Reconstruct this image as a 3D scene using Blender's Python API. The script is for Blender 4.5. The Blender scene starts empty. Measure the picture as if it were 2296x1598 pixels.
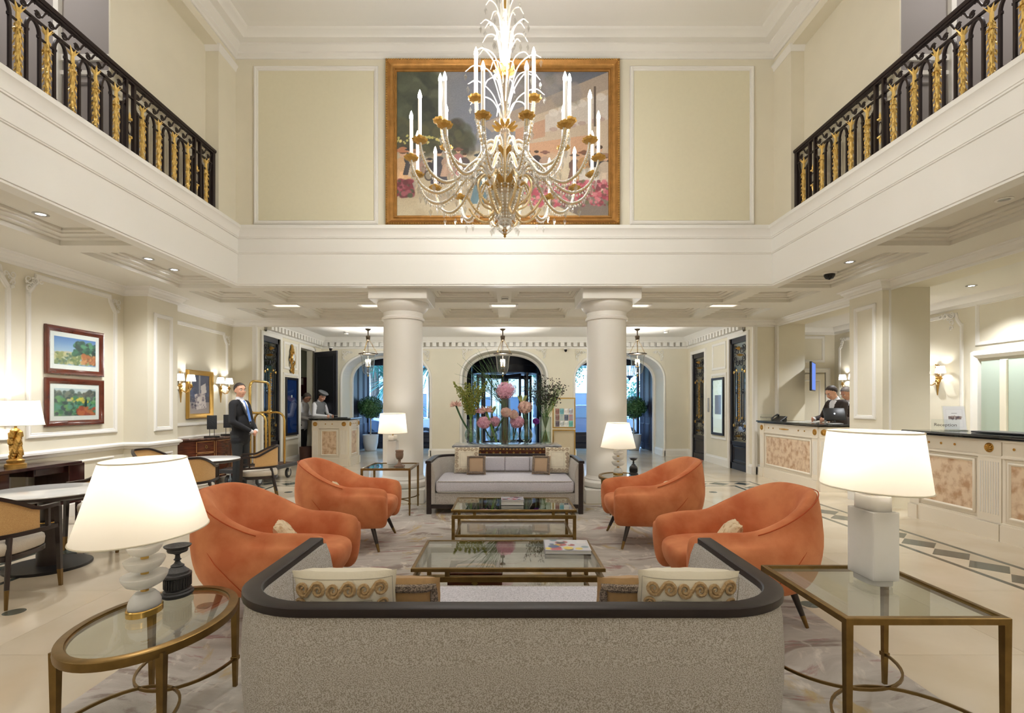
import bpy, bmesh, math, random
import numpy as np
from mathutils import Vector, Matrix, noise as mnoise
random.seed(7); np.random.seed(7)
R = math.radians; pi = math.pi; sin = math.sin; cos = math.cos
S = bpy.context.scene; C = S.collection
# ---------------------------------------------------------------- camera
cd = bpy.data.cameras.new('camera'); cam = bpy.data.objects.new('camera', cd); C.objects.link(cam)
cam.location = (0, 0, 1.4); cam.rotation_euler = (R(90), 0, 0)
cd.sensor_width = 36; cd.lens = 1150 / 2296 * 36; cd.shift_x = 16 / 2296; cd.shift_y = 106 / 2296
cd.clip_start = .05; cd.clip_end = 300
S.camera = cam
# ---------------------------------------------------------------- world, exposure
S.view_settings.view_transform = 'Standard'; S.view_settings.look = 'None'
S.view_settings.gamma = 1; S.view_settings.use_curve_mapping = False
S.view_settings.exposure = -0.10
S.cycles.max_bounces = 8; S.cycles.diffuse_bounces = 4; S.cycles.glossy_bounces = 4
S.cycles.transmission_bounces = 6; S.cycles.transparent_max_bounces = 16
S.cycles.caustics_reflective = False; S.cycles.caustics_refractive = False
S.cycles.sample_clamp_indirect = 6
W = bpy.data.worlds.new('world'); S.world = W; W.use_nodes = True
wn = W.node_tree.nodes; wl = W.node_tree.links
bg = wn['Background']; bg.inputs['Strength'].default_value = 13.0
tc = wn.new('ShaderNodeTexCoord'); sp = wn.new('ShaderNodeSeparateXYZ'); wr = wn.new('ShaderNodeValToRGB')
wl.new(tc.outputs['Generated'], sp.inputs[0]); wl.new(sp.outputs['Z'], wr.inputs[0]); wl.new(wr.outputs[0], bg.inputs[0])
wr.color_ramp.elements[0].color = (.50, .74, 1.0, 1); wr.color_ramp.elements[1].color = (.16, .38, .85, 1)

def light(name, kind, loc, power, color, radius=.03, **kw):
    ld = bpy.data.lights.new(name, kind); ld.energy = power; ld.color = color
    if kind != 'AREA': ld.shadow_soft_size = radius
    for k, v in kw.items(): setattr(ld, k, v)
    o = bpy.data.objects.new(name, ld); C.objects.link(o); o.location = loc
    return o
CANDLE_P = 7.5; LAMPP = 4.8; SCONCE_P = 6; LANTERN_P = 75; SPOT_P = 122; SLOT_P = 90
WARM = (1.0, .88, .72); SOFT = (1.0, .975, .94); COOL = (.95, .97, 1.0)
# unseen fill lights added behind the viewer and in the galleries
light('rear_fill_light', 'POINT', (-2.6, -1.6, 2.5), 28, (1,.98,.95), .25); light('rear_fill_light', 'POINT', (2.6, -1.6, 2.5), 28, (1,.98,.95), .25); light('rear_high_fill_light', 'POINT', (0, -1.4, 4.4), 55, (1,.98,.95), .4)
for sx in (-1, 1):
    light('gallery_fill_light', 'POINT', (sx*4.65, 4.1, 5.9), 30, SOFT, .1); light('gallery_fill_light', 'POINT', (sx*4.65, 1.5, 5.9), 20, SOFT, .1)  # added to lift the dark gallery passages, no fixtures

# ---------------------------------------------------------------- helpers
class MB:
    """collects geometry, built once into one mesh object"""
    def __init__(s): s.v = []; s.f = []; s.m = []; s.mi = 0; s.M = None
    def add(s, vs, fs):
        o = len(s.v)
        if s.M is not None: vs = [s.M @ Vector(v) for v in vs]
        s.v += [tuple(v) for v in vs]; s.f += [tuple(i + o for i in f) for f in fs]; s.m += [s.mi] * len(fs)
        return s
    def box(s, x0, x1, y0, y1, z0, z1):
        return s.add([(x0,y0,z0),(x1,y0,z0),(x1,y1,z0),(x0,y1,z0),(x0,y0,z1),(x1,y0,z1),(x1,y1,z1),(x0,y1,z1)],
              [(3,2,1,0),(4,5,6,7),(0,1,5,4),(1,2,6,5),(2,3,7,6),(3,0,4,7)])
    def rbox(s, x0, x1, y0, y1, z0, z1, r=.01, seg=2):
        bm = bmesh.new(); bmesh.ops.create_cube(bm, size=1)
        for v in bm.verts:
            v.co = ((x0+x1)/2 + v.co.x*(x1-x0), (y0+y1)/2 + v.co.y*(y1-y0), (z0+z1)/2 + v.co.z*(z1-z0))
        bmesh.ops.bevel(bm, geom=bm.edges[:], offset=r, segments=seg, affect='EDGES', profile=.5)
        bm.verts.index_update()
        s.add([v.co.copy() for v in bm.verts], [[v.index for v in f.verts] for f in bm.faces]); bm.free(); return s
    def prism(s, poly, z0, z1):
        n = len(poly)
        return s.add([(x,y,z0) for x,y in poly] + [(x,y,z1) for x,y in poly],
              [tuple(range(n-1,-1,-1)), tuple(range(n,2*n))] + [(i,(i+1)%n,n+(i+1)%n,n+i) for i in range(n)])
    def loft(s, rings, cap0=True, cap1=True, closed=True, loop=False):
        n = len(rings[0]); vs = [p for r in rings for p in r]; fs = []
        k = len(rings)
        for j in range(k if loop else k-1):
            a = j*n; b = ((j+1) % k)*n
            for i in range(n if closed else n-1):
                i2 = (i+1) % n
                fs.append((a+i, a+i2, b+i2, b+i))
        if cap0 and not loop: fs.append(tuple(range(n-1,-1,-1)))
        if cap1 and not loop: fs.append(tuple(range((k-1)*n, k*n)))
        return s.add(vs, fs)
    def lathe(s, prof, n=24, c=(0,0,0), sx=1, sy=1, cap=True):
        return s.loft([[(c[0]+r*cos(2*pi*i/n)*sx, c[1]+r*sin(2*pi*i/n)*sy, c[2]+z) for i in range(n)] for r,z in prof], cap, cap)
    def tube(s, pts, r, n=6, closed=False, cap=True):
        pts = [Vector(p) for p in pts]; k = len(pts); rings = []
        rr = r if isinstance(r, (list, tuple)) else [r]*k
        up = None
        for i in range(k):
            a = pts[(i-1) % k] if (closed or i > 0) else pts[i]; b = pts[(i+1) % k] if (closed or i < k-1) else pts[i]
            t = (b-a); t = t.normalized() if t.length > 1e-9 else Vector((0,0,1))
            if up is None: up = t.orthogonal().normalized()
            up = (up - t*up.dot(t)); up = up.normalized() if up.length > 1e-6 else t.orthogonal().normalized()
            q = t.cross(up)
            rings.append([pts[i] + (up*cos(2*pi*j/n) + q*sin(2*pi*j/n))*rr[i] for j in range(n)])
        return s.loft(rings, cap, cap, True, closed)
    def ribbon(s, pts, w, h, upv=(0,0,1), closed=False):
        """rectangular bar along pts, w across, h along upv"""
        pts = [Vector(p) for p in pts]; k = len(pts); u = Vector(upv); rings = []
        for i in range(k):
            a = pts[(i-1) % k] if (closed or i > 0) else pts[i]; b = pts[(i+1) % k] if (closed or i < k-1) else pts[i]
            t = (b-a).normalized(); q = t.cross(u).normalized(); v = q.cross(t)
            rings.append([pts[i]+q*w/2-v*h/2, pts[i]+q*w/2+v*h/2, pts[i]-q*w/2+v*h/2, pts[i]-q*w/2-v*h/2])
        return s.loft(rings, True, True, True, closed)
    def frame(s, path, prof, closed=True, cprof=False):
        """sweep prof [(offset to the left, height)] along the planar path; local xy plane, z = height"""
        n = len(path); P = [Vector(p) for p in path]; mit = []
        for i in range(n):
            d0 = (P[i]-P[i-1]) if (closed or i > 0) else (P[1]-P[0]); d1 = (P[(i+1) % n]-P[i]) if (closed or i < n-1) else (P[n-1]-P[n-2])
            d0 = d0.normalized(); d1 = d1.normalized()
            n0 = Vector((-d0.y, d0.x)); n1 = Vector((-d1.y, d1.x)); m = (n0+n1)
            m = m/ max(.3, m.length_squared) * 2 if m.length > 1e-6 else n0
            mit.append(m)
        rings = [[(P[i].x+mit[i].x*o, P[i].y+mit[i].y*o, h) for o,h in prof] for i in range(n)]
        return s.loft(rings, not closed and cprof, not closed and cprof, cprof, closed)
    def ico(s, c, r, sub=1, sc=(1,1,1)):
        if not hasattr(MB, '_ico'): MB._ico = {}
        if sub not in MB._ico:
            bm = bmesh.new(); bmesh.ops.create_icosphere(bm, subdivisions=sub, radius=1); bm.verts.index_update()
            MB._ico[sub] = ([tuple(v.co) for v in bm.verts], [[v.index for v in f.verts] for f in bm.faces]); bm.free()
        vs, fs = MB._ico[sub]
        return s.add([(c[0]+x*r*sc[0], c[1]+y*r*sc[1], c[2]+z*r*sc[2]) for x,y,z in vs], fs)
    def octa(s, c, r, h0, h1):
        x,y,z = c
        return s.add([(x+r,y,z),(x,y+r,z),(x-r,y,z),(x,y-r,z),(x,y,z+h1),(x,y,z-h0)],
              [(0,1,4),(1,2,4),(2,3,4),(3,0,4),(1,0,5),(2,1,5),(3,2,5),(0,3,5)])
    def grid(s, fn, nu, nv):
        vs = [fn(i/nu, j/nv) for j in range(nv+1) for i in range(nu+1)]
        return s.add(vs, [(j*(nu+1)+i, j*(nu+1)+i+1, (j+1)*(nu+1)+i+1, (j+1)*(nu+1)+i) for j in range(nv) for i in range(nu)])
def plane(o, u, v):
    u = Vector(u).normalized(); v = Vector(v).normalized(); w = u.cross(v); M = Matrix.Identity(4)
    for i in range(3): M[i][0] = u[i]; M[i][1] = v[i]; M[i][2] = w[i]; M[i][3] = o[i]
    return M
def T(x=0, y=0, z=0, rz=0): return Matrix.Translation((x,y,z)) @ Matrix.Rotation(rz, 4, 'Z')
def rect(x0, x1, y0, y1): return [(x0,y0),(x1,y0),(x1,y1),(x0,y1)]

def setp(o, label=None, cat=None, group=None, kind=None):
    if label: o['label'] = label
    if cat: o['category'] = cat
    if group: o['group'] = group
    if kind: o['kind'] = kind
    return o
def meshdata(name, mb, mats, smooth=35):
    me = bpy.data.meshes.new(name); me.from_pydata(mb.v, [], mb.f)
    if not isinstance(mats, (list, tuple)): mats = [mats]
    for m in mats: me.materials.append(m)
    if len(mats) > 1: me.polygons.foreach_set('material_index', mb.m)
    if smooth:
        me.polygons.foreach_set('use_smooth', [True]*len(me.polygons))
        if smooth < 179: me.set_sharp_from_angle(angle=R(smooth))
    me.update(); return me
def ob(name, mb, mats, parent=None, label=None, cat=None, group=None, kind=None, loc=None, rz=0, smooth=35, fix=False):
    me = mb if isinstance(mb, bpy.types.Mesh) else meshdata(name, mb, mats, smooth)
    if False:
        bm = bmesh.new(); bm.from_mesh(me); bmesh.ops.recalc_face_normals(bm, faces=bm.faces); bm.to_mesh(me); bm.free()
    o = bpy.data.objects.new(name, me); C.objects.link(o)
    if parent: o.parent = parent
    if loc: o.location = loc
    if rz: o.rotation_euler = (0,0,rz)
    return setp(o, label, cat, group, kind)
def thing(name, label, cat, loc=(0,0,0), rz=0, group=None, kind=None):
    o = bpy.data.objects.new(name, None); C.objects.link(o); o.empty_display_size = .1
    o.location = loc; o.rotation_euler = (0,0,rz)
    return setp(o, label, cat, group, kind)
def copytree(o, parent=None):
    kids = list(o.children); c = o.copy(); C.objects.link(c); c.parent = parent
    for k in kids: copytree(k, c)
    return c
def dup(root, loc, rz=0, label=None, group=None):
    c = copytree(root); c.location = loc; c.rotation_euler = (0,0,rz)
    if label: c['label'] = label
    if group: c['group'] = group
    return c
def subsurf(o, lv=1):
    m = o.modifiers.new('subdivision', 'SUBSURF'); m.levels = lv; m.render_levels = lv; return o
# ---------------------------------------------------------------- materials
def lin(c):
    return tuple(((x/255)/12.92 if x/255 <= .04045 else ((x/255+.055)/1.055)**2.4) for x in c)
def mat(name, rgb, rough=.5, metal=0, var=0, vscale=8, bump=0, bscale=60, sheen=0, emit=None, estr=0, rgb2=None, stretch=None, trans=0, spec=.5, coat=0, detail=6, ramp=(.35,.65), objvar=0, ior=None):
    m = bpy.data.materials.new(name); m.use_nodes = True; nt = m.node_tree; N = nt.nodes; L = nt.links
    b = N['Principled BSDF']; col = (*lin(rgb), 1)
    b.inputs['Base Color'].default_value = col; b.inputs['Roughness'].default_value = rough; b.inputs['Metallic'].default_value = metal
    b.inputs['Specular IOR Level'].default_value = spec
    if coat: b.inputs['Coat Weight'].default_value = coat; b.inputs['Coat Roughness'].default_value = .08
    if sheen: b.inputs['Sheen Weight'].default_value = sheen; b.inputs['Sheen Roughness'].default_value = .35; b.inputs['Sheen Tint'].default_value = (*[min(1,x*1.6+.1) for x in lin(rgb)],1)
    if trans: b.inputs['Transmission Weight'].default_value = trans
    if ior: b.inputs['IOR'].default_value = ior
    if emit: b.inputs['Emission Color'].default_value = (*lin(emit),1); b.inputs['Emission Strength'].default_value = estr
    if var or rgb2 or bump or stretch:
        tcn = N.new('ShaderNodeTexCoord'); vec = tcn.outputs['Object']
        if stretch:
            mp = N.new('ShaderNodeMapping'); mp.inputs['Scale'].default_value = stretch; L.new(vec, mp.inputs[0]); vec = mp.outputs[0]
    if var or rgb2:
        nz = N.new('ShaderNodeTexNoise'); nz.inputs['Scale'].default_value = vscale; nz.inputs['Detail'].default_value = detail; L.new(vec, nz.inputs['Vector'])
        cr = N.new('ShaderNodeValToRGB'); L.new(nz.outputs['Fac'], cr.inputs[0])
        c2 = lin(rgb2) if rgb2 else tuple(x*(1-var) for x in col[:3])
        cr.color_ramp.elements[0].position = ramp[0]; cr.color_ramp.elements[1].position = ramp[1]
        cr.color_ramp.elements[0].color = (*c2,1); cr.color_ramp.elements[1].color = col
        L.new(cr.outputs[0], b.inputs['Base Color'])
        if objvar:
            oi = N.new('ShaderNodeObjectInfo'); hs = N.new('ShaderNodeHueSaturation'); mr = N.new('ShaderNodeMapRange')
            mr.inputs[3].default_value = 1-objvar; mr.inputs[4].default_value = 1+objvar
            L.new(oi.outputs['Random'], mr.inputs[0]); L.new(mr.outputs[0], hs.inputs['Value']); L.new(cr.outputs[0], hs.inputs['Color']); L.new(hs.outputs[0], b.inputs['Base Color'])
    if bump:
        n2 = N.new('ShaderNodeTexNoise'); n2.inputs['Scale'].default_value = bscale; n2.inputs['Detail'].default_value = 4; L.new(vec, n2.inputs['Vector'])
        bp = N.new('ShaderNodeBump'); bp.inputs['Strength'].default_value = bump; bp.inputs['Distance'].default_value = .01
        L.new(n2.outputs['Fac'], bp.inputs['Height']); L.new(bp.outputs[0], b.inputs['Normal'])
    return m
def thin_glass(name, tint=(1,1,1), rough=.0, refl=1.0):
    m = bpy.data.materials.new(name); m.use_nodes = True; nt = m.node_tree; N = nt.nodes; L = nt.links
    N.remove(N['Principled BSDF']); out = N['Material Output']
    lw = N.new('ShaderNodeLayerWeight'); lw.inputs[0].default_value = .5
    pw = N.new('ShaderNodeMath'); pw.operation = 'POWER'; pw.inputs[1].default_value = 4.5; L.new(lw.outputs['Facing'], pw.inputs[0])
    ml = N.new('ShaderNodeMath'); ml.operation = 'MULTIPLY_ADD'; ml.inputs[1].default_value = .9*refl; ml.inputs[2].default_value = .035*refl; ml.use_clamp = True; L.new(pw.outputs[0], ml.inputs[0])
    tr = N.new('ShaderNodeBsdfTransparent'); tr.inputs[0].default_value = (*tint,1)
    gl = N.new('ShaderNodeBsdfGlossy'); gl.inputs['Roughness'].default_value = rough
    mx = N.new('ShaderNodeMixShader'); L.new(ml.outputs[0], mx.inputs[0]); L.new(tr.outputs[0], mx.inputs[1]); L.new(gl.outputs[0], mx.inputs[2]); L.new(mx.outputs[0], out.inputs[0])
    return m
def shade_mat(name, rgb, tr=.5):
    m = bpy.data.materials.new(name); m.use_nodes = True; nt = m.node_tree; N = nt.nodes; L = nt.links
    N.remove(N['Principled BSDF']); out = N['Material Output']
    d = N.new('ShaderNodeBsdfDiffuse'); t = N.new('ShaderNodeBsdfTranslucent'); mx = N.new('ShaderNodeMixShader'); mx.inputs[0].default_value = tr
    d.inputs[0].default_value = (*lin(rgb),1); t.inputs[0].default_value = (*lin(rgb),1)
    L.new(d.outputs[0], mx.inputs[1]); L.new(t.outputs[0], mx.inputs[2]); L.new(mx.outputs[0], out.inputs[0]); return m
def crystal_mat(name, f=.55, tint=(1,1,1)):
    m = bpy.data.materials.new(name); m.use_nodes = True; nt = m.node_tree; N = nt.nodes; L = nt.links
    N.remove(N['Principled BSDF']); out = N['Material Output']
    t = N.new('ShaderNodeBsdfTransparent'); g = N.new('ShaderNodeBsdfGlossy'); g.inputs['Roughness'].default_value = .12; mx = N.new('ShaderNodeMixShader')
    t.inputs[0].default_value = (*tint,1)
    mx.inputs[0].default_value = f; L.new(t.outputs[0], mx.inputs[1]); L.new(g.outputs[0], mx.inputs[2]); L.new(mx.outputs[0], out.inputs[0]); return m
def emis(name, rgb, st):
    m = bpy.data.materials.new(name); m.use_nodes = True; nt = m.node_tree; N = nt.nodes
    N.remove(N['Principled BSDF']); e = N.new('ShaderNodeEmission'); e.inputs[0].default_value = (*lin(rgb),1); e.inputs[1].default_value = st
    nt.links.new(e.outputs[0], N['Material Output'].inputs[0]); return m
M_wall = mat('cream_wall_paint', (230,223,203), .55, var=.03, vscale=3)
M_wallp = mat('beige_panel_fabric', (224,217,190), .6, var=.02, vscale=20)
M_trim = mat('ivory_trim_paint', (238,235,228), .45)
M_fascia = mat('ivory_fascia_paint', (240,238,232), .45)
M_ceil = mat('white_ceiling_paint', (238,235,228), .8, spec=.2)
M_ceil2 = mat('lower_ceiling_paint', (230,226,216), .85, spec=.15)
M_grey = mat('grey_corridor_paint', (158,152,150), .6)
M_marble = mat('polished_cream_marble', (214,201,180), .13, rgb2=(200,185,160), vscale=1.6, detail=8, ramp=(.3,.7), objvar=.035, spec=.5)
M_grout = mat('marble_joint', (190,172,142), .5)
M_green = mat('dark_green_marble', (78,88,80), .15, rgb2=(52,60,56), vscale=9, detail=8)
M_black = mat('black_marble', (26,28,30), .12, rgb2=(70,76,74), vscale=14, detail=10, ramp=(.25,.42))
M_gold = mat('gilt_metal', (204,164,92), .32, metal=1, bump=.3, bscale=70)
M_goldp = mat('polished_brass', (214,178,104), .22, metal=1)
M_bronze = mat('aged_brass_frame', (138,112,68), .4, metal=1, var=.25, vscale=14)
M_dark = mat('dark_espresso_wood', (44,34,31), .32, var=.2, vscale=6, stretch=(1,1,8))
M_rail = mat('ebonised_rail_wood', (40,33,33), .42, spec=.3)
M_iron = mat('dark_wrought_iron', (40,29,29), .4, metal=.4)
M_irondoor = mat('blue_black_ironwork', (38,38,46), .4, metal=.3)
M_velvet = mat('orange_velvet', (216,138,92), .85, sheen=.45, rgb2=(190,104,62), vscale=5, detail=8, bump=.08, bscale=200)
M_glass = thin_glass('clear_glass', (.97,.985,.975))
M_bell = thin_glass('bell_glass', (.93,.96,.97), rough=.02, refl=3.2)
M_vase = thin_glass('vase_glass', (.90,.95,.93), refl=2.2)
M_tglass = thin_glass('tabletop_glass', (.93,.965,.945), refl=1.5)
M_crystal = crystal_mat('cut_crystal', .35)
M_white = mat('white_alabaster', (250,248,244), .3, var=.03, vscale=10)
_b = M_white.node_tree.nodes['Principled BSDF']; _b.inputs['Subsurface Weight'].default_value = .85; _b.inputs['Subsurface Radius'].default_value = (1,1,1); _b.inputs['Subsurface Scale'].default_value = .12
M_cream = mat('counter_cream_paint', (236,226,208), .4)
M_trav = mat('travertine_panel', (228,204,174), .35, rgb2=(190,150,114), vscale=11, detail=14, ramp=(.34,.56))
M_shade = shade_mat('lamp_shade_linen', (250,244,232), .55)
M_sconce = shade_mat('sconce_shade', (250,240,220), .6)
M_bulb = emis('lit_bulb', (255,232,190), 30)
M_candle = mat('ivory_candle_tube', (244,240,232), .5, emit=(255,240,215), estr=.25)
M_paper = mat('white_paper', (236,236,232), .6)
M_blackp = mat('black_plastic', (22,22,24), .35)
M_rubber = mat('grey_rubber', (60,60,62), .6)
M_chrome = mat('chrome', (200,200,200), .15, metal=1)
M_wood = mat('rosewood_veneer', (104,52,30), .22, rgb2=(62,28,18), vscale=7, stretch=(1,1,10), detail=8)
# ================================================================ THE SETTING
ST = 'structure'
def struct(name, mb, m, label=None, cat=None, parent=None, **kw):
    o = ob(name, mb, m, parent, label if not parent else None, cat if not parent else None, **kw)
    if not parent: o['kind'] = ST
    return o
# ---- floor with slabs and inlay
b = MB(); b.box(-8, 8, -3.2, 16.4, -.15, -.006)
floor = struct('floor', b, M_grout, 'polished cream marble floor with dark green diamond borders', 'floor')
def slabs(x0, x1, y0, y1, nx, ny):
    dx = (x1-x0)/nx; dy = (y1-y0)/ny; g = .0012
    b = MB(); b.box(-dx/2+g, dx/2-g, -dy/2+g, dy/2-g, -.02, 0); me = meshdata('marble_slab', b, M_marble)
    for i in range(nx):
        for j in range(ny): ob('marble_slab', me, None, floor, loc=(x0+dx*(i+.5), y0+dy*(j+.5), 0))
slabs(-3.90, 3.90, -3, 8.72, 8, 12); slabs(4.42, 5.42, -3, 9.24, 1, 12); slabs(-5.42, -4.42, -3, 9.24, 1, 12)
slabs(-4.92, 4.92, 9.24, 14.55, 10, 5); slabs(-4.6, 4.6, 14.55, 16.4, 10, 2)
for sx in (-1, 1):
    b = MB(); b.box(min(sx*4.92, sx*5.42), max(sx*4.92, sx*5.42), 9.242, 10.2, -.02, 0); ob('marble_slab', b, M_marble, floor)
def strip(x0, x1, y0, y1): b = MB(); b.box(x0, x1, y0, y1, -.02, .0003); ob('inlay_strip', b, M_green, floor)
dm = MB(); dm.prism([(.176,0),(0,.184),(-.176,0),(0,-.184)], -.02, .0006); dmesh = meshdata('inlay_diamond', dm, M_green)
for sx in (-1, 1):
    strip(sx*3.925-.025, sx*3.925+.025, -3, 8.745); strip(sx*4.395-.025, sx*4.395+.025, -3, 9.215)
    b = MB(); b.box(sx*4.16-.208, sx*4.16+.208, -3, 8.772, -.02, 0); ob('inlay_band', b, M_marble, floor)
    for k in range(20): ob('inlay_diamond', dmesh, None, floor, loc=(sx*4.16, 8.53-.375*k, 0))
    b = MB(); b.prism([(.15,0),(0,.15),(-.15,0),(0,-.15)], -.02, .0006); ob('corner_inlay', b, M_green, floor, loc=(sx*4.16, 8.98, 0))
strip(-3.95, 3.95, 8.72, 8.77); strip(-4.42, 4.42, 9.19, 9.24)
b = MB(); b.box(-4.37, 4.37, 8.772, 9.19, -.02, 0); ob('inlay_band', b, M_marble, floor)
for k in range(-10, 11): ob('inlay_diamond', dmesh, None, floor, loc=(k*.375, 8.98, 0), rz=pi/2)
for x, y in ((-3.30, 3.45), (-2.07, 3.56), (2.13, 3.58), (-3.43, 8.13), (3.3, 8.13)):
    b = MB(); b.lathe([(.062,-.02),(.062,.0008),(.0,.0008)], 20); ob('inlay_disc', b, M_green, floor, loc=(x, y, 0))
# ---- lower walls
def wallbox(mb, *a): mb.box(*a)
b = MB(); b.box(-5.6, -5.42, -3.2, 10.35, 0, 3.3)
wall_left = struct('wall_left', b, M_wall, 'cream panelled wall on the left with chair rail', 'wall')
b = MB(); b.box(-5.42, -5.08, 7.29, 7.96, 0, 3.06); ob('pier', b, M_wall, wall_left)
b = MB()
b.box(5.2, 5.7, -3.2, 3.2, 0, 3.3); b.box(5.2, 5.7, 3.2, 6.9, 2.97, 3.3); b.box(5.41, 5.92, 7.56, 10.2, 2.97, 3.3); b.box(5.41, 5.92, 10.12, 10.35, 0, 3.3)
b.box(5.08, 5.72, 6.9, 7.56, 0, 3.3)
wall_right = struct('wall_right', b, M_wall, 'cream wall on the right with two reception openings', 'wall')
for (X, y0, y1) in ((5.198, 3.4, 6.897), (5.408, 7.563, 10.12)):     # architraves of the openings
    b = MB(); b.M = plane((X, 0, 0), (0,-1,0), (0,0,1))
    b.frame([(-y0,0),(-y0,2.97),(-y1,2.97),(-y1,0)], [(0,0),(0,.03),(-.03,.045),(-.07,.045),(-.09,.025),(-.10,.0)], closed=False)
    ob('architrave', b, M_trim, wall_right, fix=True)
# office behind the reception
b = MB(); b.box(7.2, 7.35, 0, 11.35, 0, 3.1); b.box(5.9, 7.2, 11.2, 11.35, 0, 3.1); b.box(5.7, 7.2, .0, .1, 0, 3.1)
wall_office = struct('wall_office', b, M_wall, 'cream panelled wall of the office behind reception', 'wall')
b = MB(); b.box(5.2, 7.35, 0, 11.35, 3.06, 3.12)
struct('ceiling_office', b, M_ceil2, 'plain cream ceiling over the office behind reception', 'ceiling')
# partition towards the vestibule
b = MB(); b.box(-5.42, -4.92, 10.2, 10.36, 0, 2.97); b.box(4.92, 5.42, 10.2, 10.36, 0, 2.97); b.box(-5.42, 5.42, 10.2, 10.5, 2.97, 3.35)
wall_mid = struct('wall_middle', b, M_wall, 'cream wall with wide opening into the entrance vestibule', 'wall')
# vestibule side walls with door openings: (y0, y1, z0, z1)
def side_wall(sx, holes):
    b = MB(); X = sx*4.92; X2 = sx*5.1; x0, x1 = min(X,X2), max(X,X2); y = 10.36
    for (a, c, z0, z1) in holes:
        b.box(x0, x1, y, a, 0, 3.3)
        if z0 > 0: b.box(x0, x1, a, c, 0, z0)
        b.box(x0, x1, a, c, z1, 3.3); y = c
    b.box(x0, x1, y, 13.75, 0, 3.3); return b
wall_vl = struct('wall_vestibule_left', side_wall(-1, [(10.4,11.2,0,2.80),(12.3,13.2,0,2.75)]), M_wall, 'left side wall of the vestibule with grille door and clock', 'wall')
wall_vr = struct('wall_vestibule_right', side_wall(1, [(10.4,11.2,0,2.80),(12.6,13.45,0,2.68)]), M_wall, 'right side wall of the vestibule with two grille doors', 'wall')
b = MB(); b.box(-5.1, 5.1, 10.36, 13.9, 3.17, 3.3)
struct('ceiling_vestibule', b, M_ceil, 'white ceiling of the vestibule above three glass lanterns', 'ceiling')
# rooms behind the grille doors
b = MB(); b.box(-6.6, -6.5, 10.36, 14, 0, 3.2); b.box(-6.5, -5.1, 12.1, 12.16, 0, 3.2); b.box(-6.5, -5.1, 13.6, 13.7, 0, 3.2); b.box(-6.5, -5.1, 10.36, 10.4, 0, 3.2); b.box(-6.6,-5.1,10.36,14,3.2,3.25)
struct('wall_porter_room', b, mat('pale_green_paint', (196,202,186), .6), 'pale green wall of the small room behind the porter door', 'wall')
b = MB(); b.box(6.0, 6.1, 11.36, 14, 0, 3.2); b.box(5.1, 6.0, 11.36, 11.4, 0, 3.2); b.box(5.1,6,11.36,14,3.2,3.25); b.box(5.1,6.0,13.7,13.8,0,3.2)
struct('wall_lift_lobby', b, M_wall, 'cream wall of the passage behind the far grille doors', 'wall')
# back wall with three arches
def arch_z(u, zs, zt, e=2.35): return zs + (zt-zs)*max(0, 1-abs(u)**e)**(1/e)
ARCH = [(-3.19, 1.17, 2.02, 2.76), (-.02, 1.13, 2.06, 2.83), (3.07, 1.18, 2.02, 2.76)]
b = MB(); Y0, Y1, H = 13.75, 14.55, 3.3; x = -5.1
for (cx, hw, zs, zt) in ARCH:
    b.box(x, cx-hw, Y0, Y1, 0, H); n = 36
    us = [-cos(pi*i/n) for i in range(n+1)]
    zz = [arch_z(u, zs, zt) for u in us]; xs = [cx+u*hw for u in us]
    for i in range(n):
        b.add([(xs[i],Y0,zz[i]),(xs[i+1],Y0,zz[i+1]),(xs[i+1],Y0,H),(xs[i],Y0,H)], [(0,1,2,3)])
        b.add([(xs[i],Y1,zz[i]),(xs[i+1],Y1,zz[i+1]),(xs[i+1],Y1,H),(xs[i],Y1,H)], [(3,2,1,0)])
        b.add([(xs[i],Y0,zz[i]),(xs[i+1],Y0,zz[i+1]),(xs[i+1],Y1,zz[i+1]),(xs[i],Y1,zz[i])], [(3,2,1,0)])
    x = cx+hw
b.box(x, 5.1, Y0, Y1, 0, H)
wall_back = struct('wall_back', b, M_wall, 'cream back wall of the vestibule pierced by three arches', 'wall')
for (cx, hw, zs, zt) in ARCH:      # archivolt bead round each arch, and a second one at the rear edge
    pth = [(cx+hw, 0)] + [(cx+cos(pi*i/36)*hw, arch_z(cos(pi*i/36), zs, zt)) for i in range(37)] + [(cx-hw, 0)]
    for yy in (Y0, Y1):
        b = MB(); b.M = plane((0, yy, 0), (1,0,0), (0,0,1)); b.frame(pth, [(0,0),(-.0,.015),(-.02,.03),(-.045,.03),(-.06,.015),(-.065,0)] if yy == Y0 else [(-.02,0),(-.02,.04),(.05,.06),(.07,.02),(.07,0)], closed=False)
        ob('arch_molding', b, M_trim, wall_back, fix=True)
# porch outside the arches: dark leaves, glass front
M_porch = mat('dark_porch_paint', (44,44,58), .4)
b = MB(); b.box(-5.1, -4.42, 14.55, 16.4, 0, 3.2); b.box(4.36, 5.1, 14.55, 16.4, 0, 3.2); b.box(-1.95, -1.25, 14.55, 16.4, 0, 3.2); b.box(1.2, 1.85, 14.55, 16.4, 0, 3.2); b.box(-5.1, 5.1, 14.55, 16.6, 2.95, 3.2)
porch = struct('wall_porch', b, M_porch, 'dark painted porch sides beyond the arches', 'wall')
for k, sx in enumerate((-1, 1)):
    for j in range(3):
        b = MB(); x = sx*(4.40 if sx < 0 else 4.34); b.rbox(x-.03, x+.03, 14.62+j*.6, 15.18+j*.6, .02, 2.9, .01, 1)
        b.rbox(x-.045, x+.045, 14.70+j*.6, 15.10+j*.6, .2, .8, .01, 1); b.rbox(x-.045, x+.045, 14.70+j*.6, 15.10+j*.6, 1.0, 2.7, .01, 1)
        ob('folding_shutter', b, M_porch, porch)
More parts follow.
